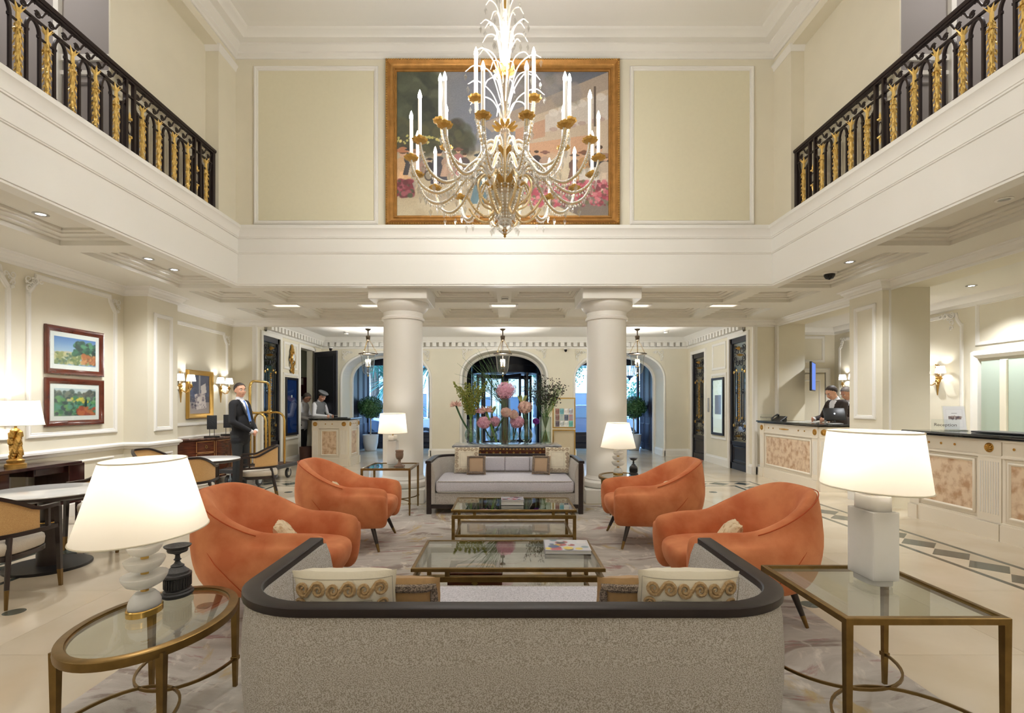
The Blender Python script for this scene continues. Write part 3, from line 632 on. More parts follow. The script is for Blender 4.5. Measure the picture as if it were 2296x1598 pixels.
# ---- pillows: face towards -Y, base at the empty
M_pillow = mat('cream_linen', (234,226,206), .9, bump=.25, bscale=30, spec=.1)
M_scroll = mat('tan_cord_embroidery', (198,170,128), .9, rgb2=(168,136,94), vscale=120, detail=3)
M_tan = mat('tan_silk', (176,140,92), .55, var=.12, vscale=40)
M_taupe = mat('taupe_velvet', (178,152,124), .8, sheen=.3)
M_braid = mat('braided_trim', (150,134,118), .8, rgb2=(84,72,62), vscale=160, detail=1, ramp=(.42,.58))
M_line = mat('grey_stitch_line', (176,168,150), .9)
def puff(u, v, t): return t*((max(0,1-abs(u)**2.6))*(max(0,1-abs(v)**2.6)))**.42
def pillow_body(w, h, t, n=18, wav=.006):
    b = MB(); seed = random.random()*50
    def P(i, j, s):
        u, v = 2*i-1, 2*j-1; k = puff(u, v, 1.0)
        return (u*w/2*(1-.05*(1-v*v)*abs(u)**3) + wav*mnoise.noise((i*6,j*6,seed)), s*(puff(u,v,t/2)+k*wav*.7*mnoise.noise((i*7,j*7,seed+9*s))), h/2+v*h/2*(1-.05*(1-u*u)*abs(v)**3)+wav*.8*mnoise.noise((i*9,j*3,seed+5)))
    b.grid(lambda i, j: P(i, j, -1), n, n); b.grid(lambda i, j: P(1-i, j, 1), n, n)
    return b
M_scroll2 = mat('pale_scroll_embroidery', (206,190,168), .9, rgb2=(186,168,144), vscale=120)
def big_pillow(label, loc, rz, tilt, w=.40, h=.37, t=.13):
    p = thing('throw_pillow', label, 'pillow', loc, rz, 'cream pillows with scroll borders'); p.rotation_euler = (tilt, 0, rz)
    ob('cover', pillow_body(w, h, t), M_pillow, p, smooth=180)
    def surf(x, z, e=.004): return (x, -(.004+puff(2*x/w, 2*z/h-1, t/2))-e, z)
    b = MB(); mg = .045*w/.4; m2 = .012
    def side(p0, p1, k):
        d = (Vector(p1)-Vector(p0)); L_ = d.length; d.normalize(); q = Vector((-d.y, d.x)); st = L_/k; rr = st*.235
        for i in range(k):
            c = Vector(p0)+d*(st*(i+.5)); half = []
            for j in range(24):
                tt = j/23; ph = -pi/2+.55-3.2*pi*(1-tt); rad = rr*(.12+.80*tt); half.append(Vector((-st*.255+rad*cos(ph), rad*sin(ph))))
            uv = half+[-v for v in reversed(half)]; pts = [c+d*v.x+q*v.y for v in uv]
            n_ = len(pts); b.tube([surf(v.x, v.y, .001) for v in pts], [rr*(.15+.17*min(j, n_-1-j)/(n_/2)) for j in range(n_)], 5)
    x0, x1, z0, z1 = -w/2+mg, w/2-mg, mg, h-mg
    side((x0-.02,z1), (x1+.02,z1), 3); side((x1,z1-.035), (x1,z0+.035), 2); side((x1+.02,z0), (x0-.02,z0), 3); side((x0,z0+.035), (x0,z1-.035), 2)
    ob('scroll_border', b, M_scroll if loc[1] < 4 else M_scroll2, p)
    b = MB()
    for k in (.012, .085): b.tube([surf(x, z, .001) for x, z in [(-w/2+k+i*(w-2*k)/10, h-k) for i in range(11)] + [(w/2-k, h-k-i*(h-2*k)/10) for i in range(1,11)] + [(w/2-k-i*(w-2*k)/10, k) for i in range(1,11)] + [(-w/2+k, k+i*(h-2*k)/10) for i in range(1,10)]], .0016, 4, True)
    ob('stitching', b, M_line, p); return p
def small_pillow(label, loc, rz, tilt, w=.27, h=.25, t=.10, field=None):
    p = thing('throw_pillow', label, 'pillow', loc, rz, 'small tan pillows with braided borders'); p.rotation_euler = (tilt, 0, rz)
    ob('cover', pillow_body(w, h, t, 14, .004), field or M_tan, p, smooth=180)
    def surf(x, z, e=.003): return (x, -(.004+puff(2*x/w, 2*z/h-1, t/2))-e, z)
    k = .022; b = MB(); pts = [surf(x, z) for x, z in [(-w/2+k+i*(w-2*k)/10, h-k) for i in range(11)] + [(w/2-k, h-k-i*(h-2*k)/10) for i in range(1,11)] + [(w/2-k-i*(w-2*k)/10, k) for i in range(1,11)] + [(-w/2+k, k+i*(h-2*k)/10) for i in range(1,10)]]
    b.ribbon(pts, .008, .036, (0,0,1), True) if False else b.tube(pts, .016, 6, True); ob('braided_border', b, M_braid, p)
    return p
# near sofa (its pillows show their outer faces to the viewer)
big_pillow('cream pillow with tan scroll border on the near sofa, left end', (-.625, 2.10, .434), R(2), R(20), .40, .345, .16)
big_pillow('cream pillow with tan scroll border on the near sofa, right end', (.715, 2.10, .434), R(-2), R(20), .39, .345, .16)
small_pillow('small tan pillow with dark braided edge beside the left cream pillow on the near sofa', (-.40, 2.17, .434), R(-3), R(20), .29, .285, .12)
small_pillow('small tan pillow with dark braided edge beside the right cream pillow on the near sofa', (.51, 2.17, .434), R(3), R(20), .29, .285, .12)
# far sofa
big_pillow('cream scroll bordered pillow on the far sofa, left of the pair', (-.53, 7.11, .436), R(2), R(-16), .35, .37, .11)
big_pillow('cream scroll bordered pillow on the far sofa, right of the pair', (.73, 7.11, .436), R(-8), R(-16), .35, .37, .11)
small_pillow('small taupe square pillow leaning on the left cream pillow of the far sofa', (-.39, 6.99, .436), R(2), R(-18), .26, .26, .09, M_taupe)
small_pillow('small taupe square pillow leaning on the right cream pillow of the far sofa', (.49, 7.01, .436), R(-14), R(-18), .25, .26, .09, M_taupe)
for (lab, x, y, rz) in (('cream edge pillow inside the near left orange armchair', -1.36, 3.34, pi/2+.3), ('cream fringed pillow inside the near right orange armchair', 1.40, 3.36, -pi/2-.25), ('small cream pillow tucked inside the far left orange armchair', -1.56, 4.98, pi/2+.2), ('small cream pillow tucked inside the far right orange armchair', 1.50, 5.04, -pi/2-.2)):
    p = thing('throw_pillow', lab, 'pillow', (x, y, .475), rz, 'pillows in the orange armchairs'); p.rotation_euler = (R(-38), 0, rz)
    ob('cover', pillow_body(.24, .20, .09, 14, .012), M_scroll if False else mat('cream_tan_brocade', (226,206,172), .85, rgb2=(178,138,92), vscale=26, ramp=(.3,.5)), p, smooth=180)

# ---- coffee tables
def coffee_table():
    t = thing('coffee_table', '', 'coffee table'); W_, D, H = 1.18, .655, .39; hx, hy = W_/2, D/2
    def rim(z0, z1, hx, hy, w): b = MB(); b.frame(rect(-hx,hx,-hy,hy), [(0,z0),(0,z1-.003),(.003,z1),(w,z1),(w,z0)], cprof=False); b.frame(rect(-hx,hx,-hy,hy), [(w,z0),(0,z0)]); return b
    ob('top_frame', rim(H-.022, H, hx, hy, .022), M_bronze, t)
    b = MB(); b.box(-hx+.018, hx-.018, -hy+.018, hy-.018, H-.011, H-.003); ob('glass_top', b, M_tglass, t)
    ob('apron_frame', rim(H-.085, H-.052, hx-.004, hy-.004, .028), M_bronze, t)
    for x in (-.37, .37):
        for y in (-1, 1): b = MB(); b.box(x-.014, x+.014, y*(hy-.018)-.012, y*(hy-.018)+.012, H-.054, H-.02); ob('spacer', b, M_bronze, t)
    for y in (-.17, .17):
        for x in (-1, 1): b = MB(); b.box(x*(hx-.018)-.012, x*(hx-.018)+.012, y-.014, y+.014, H-.054, H-.02); ob('spacer', b, M_bronze, t)
    for x in (-1, 1):
        for y in (-1, 1): b = MB(); b.rbox(x*(hx-.019)-.015, x*(hx-.019)+.015, y*(hy-.019)-.015, y*(hy-.019)+.015, 0, H-.07, .002, 1); ob('leg', b, M_bronze, t)
    ob('shelf_frame', rim(.125, .148, hx-.03, hy-.03, .02), M_bronze, t)
    b = MB(); b.box(-hx+.045, hx-.045, -hy+.045, hy-.045, .136, .144); ob('glass_shelf', b, M_glass, t)
    return t
ct = coffee_table(); ct.location = (.02, 3.43, .014); ct['label'] = 'brass framed glass coffee table nearest the front sofa'; ct['group'] = 'coffee tables'
dup(ct, (.085, 5.14, .014), 0, 'brass framed glass coffee table in front of the far sofa')
# picture canvas helper: colours painted on a fine grid
class Art:
    def __init__(s, w, h, c): s.w, s.h = w, h; s.a = np.ones((h, w, 3))*np.array(c, float); s.x, s.y = np.meshgrid(np.linspace(0,1,w), np.linspace(0,1,h))
    def put(s, msk, c, al=1.0):
        m = np.clip(msk, 0, 1)[..., None]*al; s.a = s.a*(1-m)+np.array(c, float)*m; return s
    def grad(s, y0, y1, c0, c1): t = np.clip((s.y-y0)/(y1-y0), 0, 1)[..., None]; m = ((s.y >= y0) & (s.y <= y1))[..., None]; s.a = np.where(m, np.array(c0)*(1-t)+np.array(c1)*t, s.a); return s
    def ell(s, cx, cy, rx, ry, c, al=1, soft=.15): d = ((s.x-cx)/rx)**2+((s.y-cy)/ry)**2; return s.put((1-d)/soft, c, al)
    def poly(s, pts, c, al=1):
        m = np.zeros_like(s.x, bool); n = len(pts)
        for i in range(n):
            x0, y0 = pts[i]; x1, y1 = pts[(i+1) % n]
            cnd = ((y0 > s.y) != (y1 > s.y)); xi = (x1-x0)*(s.y-y0)/((y1-y0) if y1 != y0 else 1e-9)+x0; m ^= cnd & (s.x < xi)
        return s.put(m.astype(float), c, al)
    def dabs(s, n, x0, x1, y0, y1, r, cols, al=.8, asp=1):
        for _ in range(n):
            c = cols[random.randrange(len(cols))]; k = .5+random.random(); s.ell(random.uniform(x0,x1), random.uniform(y0,y1), r*k, r*k*asp*s.w/s.h, c, al, .5)
        return s
    def noise(s, amp): s.a = np.clip(s.a*(1+amp*np.random.randn(s.h, s.w, 1)), 0, 255); return s
def art_mat(name, rough=.6, coat=0):
    m = bpy.data.materials.new(name); m.use_nodes = True; N = m.node_tree.nodes; at = N.new('ShaderNodeVertexColor'); at.layer_name = 'paint'
    b = N['Principled BSDF']; m.node_tree.links.new(at.outputs[0], b.inputs['Base Color']); b.inputs['Roughness'].default_value = rough
    if coat: b.inputs['Coat Weight'].default_value = coat; b.inputs['Coat Roughness'].default_value = .03
    return m
M_art = art_mat('painted_canvas', .55); M_artg = art_mat('print_behind_glass', .5, 1.0)
def art_mesh(name, art, M, w, h, parent, m=None, label=None):
    """flat picture in the plane M (u right, v up), origin at its centre"""
    b = MB(); b.M = M; b.grid(lambda i, j: ((i-.5)*w, (j-.5)*h, 0), art.w-1, art.h-1); me = meshdata(name, b, m or M_art, 0)
    ca = me.color_attributes.new('paint', 'FLOAT_COLOR', 'POINT'); a = art.a[::-1]/255; a = np.where(a <= .04045, a/12.92, ((a+.055)/1.055)**2.4)
    ca.data.foreach_set('color', np.concatenate([a, np.ones((art.h, art.w, 1))], 2).ravel().astype(np.float32)); o = ob(name, me, None, parent)
    return setp(o, label)
def book(label, x, y, z, rz, w, d, h, cols, base, grp):
    t = thing('book', label, 'book', (x, y, z), rz, grp)
    b = MB(); b.rbox(-w/2, w/2, -d/2, d/2, 0, h, .001, 1); b2 = MB(); b2.box(-w/2-.003, w/2+.003, -d/2-.003, d/2+.003, h, h+.002); b2.box(-w/2-.003, w/2+.003, -d/2-.003, d/2+.003, -.0, .002); b2.box(-w/2-.004, -w/2-.001, -d/2-.003, d/2+.003, 0, h+.002)
    ob('pages', b, M_paper, t); ob('cover', b2, mat('book_cover', base, .4), t)
    A = Art(70, 60, base).dabs(26, .05, .95, .05, .95, .10, cols, .9); art_mesh('cover_print', A, Matrix.Translation((0,0,h+.0028)), w, d, t, M_artg)
art_cols = [(150,30,50),(196,60,80),(230,226,232),(60,80,140),(240,210,70),(40,50,60),(120,150,170)]
book('large art book with red blue and white abstract cover on the near coffee table', .425, 3.53, .405, R(-2), .30, .26, .022, art_cols, (214,214,226), 'books on the coffee tables')
book('thick white bottom book of the stack on the far coffee table', .075, 5.13, .405, 0, .215, .17, .034, [(200,200,210)], (216,214,220), 'books on the coffee tables')
book('magazine with red and white abstract cover on top of the far stack', .075, 5.13, .4415, R(1), .215, .17, .012, [(190,60,70),(225,225,235),(60,60,80),(220,200,210)], (206,202,214), 'books on the coffee tables')
t = thing('wooden_box', 'rosewood chest with leather handle on the shelf of the near coffee table', 'box', (-.195, 3.44, .158))
b = MB(); b.rbox(-.177,.177,-.13,.13,0,.135,.004,1); ob('body', b, M_wood, t)
b = MB(); b.rbox(-.18,.18,-.133,.133,.137,.152,.004,1); ob('lid', b, M_wood, t)
b = MB(); b.ribbon([(-.13,-.02,.153),(-.12,-.02,.166),(0,-.02,.172),(.12,-.02,.166),(.13,-.02,.153)], .03, .006); ob('handle', b, mat('tan_leather',(186,140,96),.6), t)
b = MB(); b.M = plane((0,-.1315,.085), (1,0,0), (0,0,1)); b.prism([(-.024,0),(0,-.017),(.024,0),(0,.017)], 0, .003); ob('escutcheon', b, M_goldp, t)

# ---- side tables
def arc_stretch(b, pts_w, x0, x1, y, sgn, z):
    c = (x0+x1)/2; r = (x1-x0)/2; b.ribbon([(c-r*cos(pi*i/20), y+sgn*r*sin(pi*i/20)*pts_w, z) for i in range(21)], .010, .012)
def oval_table(label, loc, rz=0):
    t = thing('side_table', label, 'side table', loc, rz, 'oval brass and glass side tables'); H, a, c = .45, .295, .40
    el = [(a*cos(2*pi*i/56), c*sin(2*pi*i/56)) for i in range(56)]
    b = MB(); b.frame(el, [(0,H-.036),(-.002,H-.02),(0,H-.004),(.006,H),(.034,H),(.036,H-.006),(.042,H-.008),(.042,H-.02),(.022,H-.036),(0,H-.036)]); ob('top_ring', b, M_bronze, t)
    b = MB(); b.prism([(x*.88, y*.91) for x, y in el], H-.014, H-.007); ob('glass_top', b, M_tglass, t)
    for (x, y) in ((-1,-1),(1,-1),(-1,1),(1,1)):
        px, py = x*.205, y*.27; b = MB(); b.loft([[(px+dx*s, py+dy*s, z) for dx, dy in ((-1,-1),(1,-1),(1,1),(-1,1))] for z, s in ((0,.0085),(.13,.011),(H-.02,.0155))]); l = ob('leg', b, M_bronze, t)
        b = MB(); b.rbox(px-.016, px+.016, py-.016, py+.016, .128, .148, .002, 1); ob('collar', b, M_bronze, l)
    for s in (-1, 1): b = MB(); arc_stretch(b, 1.42, -.205, .205, s*.27, -s, .138); ob('stretcher', b, M_bronze, t)
    return t
def square_table(label, loc, rz=0, w=.62, d=.64):
    t = thing('side_table', label, 'side table', loc, rz, 'rectangular brass and glass side tables'); H = .585; hx, hy = w/2, d/2
    b = MB(); b.frame(rect(-hx,hx,-hy,hy), [(0,H-.026),(0,H-.003),(.003,H),(.022,H),(.022,H-.008),(.026,H-.010),(.026,H-.026),(0,H-.026)]); ob('top_frame', b, M_bronze, t)
    b = MB(); b.box(-hx+.024, hx-.024, -hy+.024, hy-.024, H-.014, H-.007); ob('glass_top', b, M_tglass, t)
    for x in (-1, 1):
        for y in (-1, 1):
            px, py = x*(hx-.0135), y*(hy-.0135); b = MB(); b.loft([[(px+dx*s, py+dy*s, z) for dx, dy in ((-1,-1),(1,-1),(1,1),(-1,1))] for z, s in ((0,.0085),(.15,.011),(H-.012,.0135))]); l = ob('leg', b, M_bronze, t)
            b = MB(); b.rbox(px-.016, px+.016, py-.016, py+.016, .138, .158, .002, 1); ob('collar', b, M_bronze, l)
    for s in (-1, 1): b = MB(); arc_stretch(b, 1.08, -hx+.0135, hx-.0135, s*(hy-.0135), -s, .148); ob('stretcher', b, M_bronze, t)
    return t
oval_table('oval brass glass side table in front on the left, holding the bowl lamp', (-1.53, 2.25, .014))
oval_table('oval brass glass side table by the right column', (1.52, 6.66, .014))
square_table('rectangular brass glass side table in front on the right, under the block lamp', (1.585, 2.235, .014))
square_table('rectangular brass glass side table by the left column', (-1.478, 6.67, .014))
# ---- table lamps
def shade(t, a0, b0, z0, a1, b1, z1, col=None):
    b = MB(); n = 64; b.loft([[(a*cos(2*pi*i/n), c*sin(2*pi*i/n), z) for i in range(n)] for a, c, z in ((a0,b0,z0),(a1,b1,z1))], False, False); o = ob('lamp_shade', b, M_shade, t, smooth=80)
    b = MB()
    for a, c, z in ((a0,b0,z0),(a1,b1,z1)): b.tube([(a*cos(2*pi*i/n), c*sin(2*pi*i/n), z) for i in range(n)], .0035, 5, True)
    ob('rim', b, M_pillow, o)
    b = MB(); zz = z1-.03; b.tube([(0,0,z0-.02),(0,0,zz)], .006, 8); b.tube([(-a1*.95,0,zz),(a1*.95,0,zz)], .0025, 5); b.tube([(0,-b1*.95,zz),(0,b1*.95,zz)], .0025, 5); ob('shade_support', b, M_goldp, t)
def bulb_in(t, z, power):
    b = MB(); b.lathe([(0,-.04),(.014,-.035),(.03,0),(.028,.02),(.0,.035)], 12, (0,0,z)); ob('bulb', b, M_bulb, t)
    l = light('lamp_light', 'POINT', (0,0,z+.075), power, SOFT, .03); l.parent = t
def bowl_lamp(label, loc, power):
    t = thing('table_lamp', label, 'lamp', loc, 0, 'white table lamps')
    b = MB(); b.lathe([(.06,0),(.074,.002),(.074,.026),(.07,.03),(.0,.03)], 40, sx=.86, sy=1.15); ob('base', b, M_goldp, t)
    b = MB(); b.lathe([(.066,.03),(.067,.05),(.058,.075),(.04,.095),(.0,.10)], 40, sx=.86, sy=1.15); ob('dome', b, M_white, t)
    z = .10
    for (r, h) in ((.094,.062),(.083,.056),(.072,.05)):
        b = MB(); b.lathe([(.016,z-.005),(.016,z+.016)], 20); ob('collar', b, M_goldp, t)
        z += .012; b = MB(); b.lathe([(.012,z),(r*.45,z+.004),(r*.78,z+h*.32),(r*.96,z+h*.72),(r,z+h-.004),(r*.985,z+h),(0,z+h+.001)], 40, sx=.9, sy=1.1); ob('bowl', b, M_white, t); z += h
    b = MB(); b.lathe([(.016,z-.002),(.016,z+.02),(.05,z+.024),(.055,z+.05),(.012,z+.055),(.012,z+.09)], 20); ob('neck', b, M_white, t)
    shade(t, .222, .32, .365, .142, .205, .685); bulb_in(t, .50, power); return t
def block_lamp(label, loc, power):
    t = thing('table_lamp', label, 'lamp', loc, 0, 'white table lamps')
    b = MB(); b.loft([[(x,y,z) for x,y in [(.055*(abs(cos(a))**.6)*(1 if cos(a)>0 else -1), .078*(abs(sin(a))**.6)*(1 if sin(a)>0 else -1)) for a in [2*pi*i/32 for i in range(32)]]] for z in (0,.024)]); ob('base', b, M_white, t)
    b = MB(); b.rbox(-.058,.058,-.085,.085,.024,.325,.003,1); ob('body', b, M_white, t)
    b = MB(); b.loft([[(x*k,y*k,z) for x,y in [(.052*(abs(cos(a))**.6)*(1 if cos(a)>0 else -1), .075*(abs(sin(a))**.6)*(1 if sin(a)>0 else -1)) for a in [2*pi*i/32 for i in range(32)]]] for z,k in ((.325,1),(.385,1),(.39,.97))]); ob('cap', b, M_white, t)
    b = MB(); b.lathe([(.008,.39),(.008,.41),(.02,.415),(.02,.42),(.008,.424),(.008,.432),(.024,.436),(.028,.442),(.01,.447),(.01,.47)], 20); ob('finial', b, M_goldp, t)
    shade(t, .182, .262, .425, .155, .225, .675); bulb_in(t, .55, power); return t

bowl_lamp('white stacked bowl table lamp lit on the front left oval table', (-1.615, 2.30, .464), LAMPP)
bowl_lamp('white stacked bowl table lamp lit in front of the right column', (1.49, 6.75, .464), LAMPP)
block_lamp('white alabaster block table lamp lit on the front right table', (1.667, 2.325, .599), LAMPP)
block_lamp('white block table lamp lit in front of the left column', (-1.455, 6.66, .599), LAMPP)
# ---- urns
M_urn = mat('blackened_bronze', (62,62,64), .5, metal=.4, bump=.3, bscale=120)
def urn(label, loc, s=1):
    t = thing('urn', label, 'urn', loc, 0, 'dark classical urns')
    b = MB(); b.lathe([(0,0),(.062,0),(.066,.008),(.066,.016),(.058,.022),(.058,.028),(.050,.034)], 32, sy=1.2); ob('foot', b, M_urn, t)
    b = MB(); b.lathe([(.05,.034),(.052,.04),(.052,.09),(.058,.094),(.058,.104),(.052,.108)], 32, sy=1.2)
    for i in range(28): a = 2*pi*i/28; b.tube([(.054*cos(a),.065*sin(a),.042),(.054*cos(a),.065*sin(a),.089)], .0035, 5)
    ob('drum', b, M_urn, t)
    b = MB(); b.lathe([(.052,.108),(.05,.118),(.038,.128),(.028,.14),(.03,.145),(.016,.155),(.010,.168),(.018,.174),(.012,.180),(.010,.196),(.02,.204),(.042,.212),(.046,.22),(.044,.226),(.058,.238),(.06,.243),(.052,.243),(.03,.232),(0,.23)], 32); ob('tazza', b, M_urn, t)
    t.scale = (s,s,s); return t
urn('black bronze urn with fluted drum beside the front left bowl lamp', (-1.605, 2.515, .464), 1.0)
urn('grey classical urn beside the lamp by the right column', (1.70, 6.78, .464), .92)
t = thing('goblet', 'brown carved goblet on the glass table by the left column', 'goblet', (-1.335, 6.50, .599))
M_gob = mat('carved_brown_stone', (132,108,90), .6, bump=.6, bscale=90)
b = MB(); b.loft([[(.058*k*x,.058*k*y,z) for x,y in ((-1,-1),(1,-1),(1,1),(-1,1))] for z,k in ((0,1),(.018,1),(.03,.72))]); b.lathe([(.04,.03),(.022,.05),(.014,.07),(.022,.082),(.014,.09)], 20); ob('foot', b, M_gob, t)
b = MB(); b.lathe([(.014,.09),(.034,.10),(.046,.125),(.05,.16),(.046,.19),(.052,.20),(.05,.215),(.04,.212),(0,.19)], 24); ob('cup', b, M_gob, t)
# ================================================================ CANE CHAIRS AND ROUND TABLES
M_cane = mat('woven_cane', (210,172,116), .6, rgb2=(180,138,84), vscale=420, detail=1, ramp=(.4,.6))
M_caneseat = mat('chair_cushion_tweed', (206,197,182), .95, rgb2=(182,171,154), vscale=420, detail=2)
M_marbtop = mat('white_marble_top', (232,230,226), .12, var=.08, vscale=4)
def cane_proto():
    """faces +Y"""
    t = thing('cane_armchair', '', 'chair')
    def U(z0, z1, yf, w=.28, yb=-.27, n=26, k=2):
        p = []
        for i in range(n+1):
            u = -1+2*i/n; a = u*pi/2; q = abs(u)
            x = w*(abs(sin(a))**.75)*(1 if u > 0 else -1); y = yb+(yf-yb)*(1-cos(a))**.95
            h = z1+(z0-z1)*min(1, max(0, (q-.18)/.55))**1.5*1.0
            p.append((x,y,h))
        return p
    top = U(.635,.77,.21); b = MB(); b.ribbon(top, .032, .026); ob('top_rail', b, M_dark, t, smooth=60)
    low = U(.475,.475,.21); b = MB(); b.ribbon(low, .024, .03); ob('lower_rail', b, M_dark, t, smooth=60)
    n = len(top); i0, i1 = 3, n-4; b = MB()
    for s in (-.003, .003):
        b.grid(lambda i, j: (lambda A, B: (A.x+(B.x-A.x)*j, A.y+(B.y-A.y)*j+s, A.z+(B.z-A.z)*j))(Vector(low[i0+round(i*(i1-i0))]), Vector(top[i0+round(i*(i1-i0))])), i1-i0, 4)
    ob('cane_back', b, M_cane, t, smooth=80)
    for s in (-1, 1):
        b = MB(); P = [Vector((s*.285,.235,0)), Vector((s*.283,.228,.13)), Vector((s*.278,.215,.62))]
        b.loft([[(p.x+dx*r, p.y+dy*r, p.z) for dx,dy in ((-1,-1),(1,-1),(1,1),(-1,1))] for p, r in ((P[1],.0135),(P[2],.018))]); l = ob('leg', b, M_dark, t)
        b = MB(); b.loft([[(p.x+dx*r, p.y+dy*r, p.z) for dx,dy in ((-1,-1),(1,-1),(1,1),(-1,1))] for p, r in ((P[0],.010),(P[1],.0138))]); ob('brass_tip', b, M_brasstip, l)
        P = [Vector((s*.27,-.26,0)), Vector((s*.26,-.24,.13)), Vector((s*.222,-.165,.47))]
        b = MB(); b.tube([P[1],P[2]], [.0145,.019], 10); l = ob('leg', b, M_dark, t); b = MB(); b.tube([P[0],P[1]], [.010,.0145], 10); ob('brass_tip', b, M_brasstip, l)
        b = MB(); yy = .12; b.box(s*.272-.012, s*.272+.012, yy-.012, yy+.012, .47, .63); ob('arm_strut', b, M_dark, t)
    def plan(z, k): return [(.262*k*(abs(cos(a))**.6)*(1 if cos(a)>0 else -1), -.02+.245*k*(abs(sin(a))**.6)*(1 if sin(a)>0 else -1), z) for a in [2*pi*i/36 for i in range(36)]]
    b = MB(); b.loft([plan(.31,.97),plan(.315,1),plan(.345,1),plan(.35,.97)]); ob('seat_rail', b, M_dark, t)
    b = MB(); b.loft([plan(.35,.95),plan(.36,.985),plan(.40,1.0),plan(.425,.98),plan(.44,.9),plan(.446,.5)]); ob('seat_cushion', b, M_caneseat, t, smooth=70)
    return t
cc = cane_proto(); cc.location = (-3.68, 3.69, 0); cc.rotation_euler = (0,0,R(8)); cc['label'] = 'dark framed cane chair cut by the left edge, its back to the viewer'; cc['group'] = 'cane back armchairs'
dup(cc, (-3.90, 5.10, 0), R(172), 'cane chair on the far side of the front round table, behind the lamp shade')
dup(cc, (-4.80, 7.05, 0), R(-100), 'cane chair by the pier, only its curved top showing above the lamp shade')
dup(cc, (-3.78, 6.15, 0), R(25), 'cane chair in front of the rear round table, right of the lamp shade')
dup(cc, (-3.66, 7.60, 0), R(118), 'cane chair in front of the luggage cart, cane back to the right')
def round_table(label, loc, r):
    t = thing('round_table', label, 'table', loc, 0, 'round marble top tables')
    b = MB(); b.lathe([(0,.636),(r-.012,.636),(r-.004,.640),(r-.004,.652),(r-.01,.656),(0,.656)], 64); ob('marble_top', b, M_marbtop, t)
    b = MB(); b.lathe([(0,.606),(r-.05,.606),(r-.004,.622),(r,.628),(r,.644),(r-.0045,.645),(r-.0045,.634),(0,.634)], 64); ob('wood_rim', b, M_dark, t)
    b = MB(); b.lathe([(.085,.022),(.085,.40),(.075,.41),(.075,.606)], 40); ob('pedestal', b, M_dark, t)
    b = MB(); b.lathe([(.0885,.385),(.0885,.393)], 40); ob('gold_ring', b, M_goldp, t)
    b = MB(); b.lathe([(0,0),(.30,0),(.302,.006),(.302,.02),(.298,.023),(.0,.024)], 48); ob('base_disc', b, M_blackp, t)
    return t
round_table('round marble top table at the left edge beside the first cane chair', (-3.93, 4.42, 0), .44)
round_table('round marble top table near the doorman and commode', (-4.05, 7.0, 0), .40)
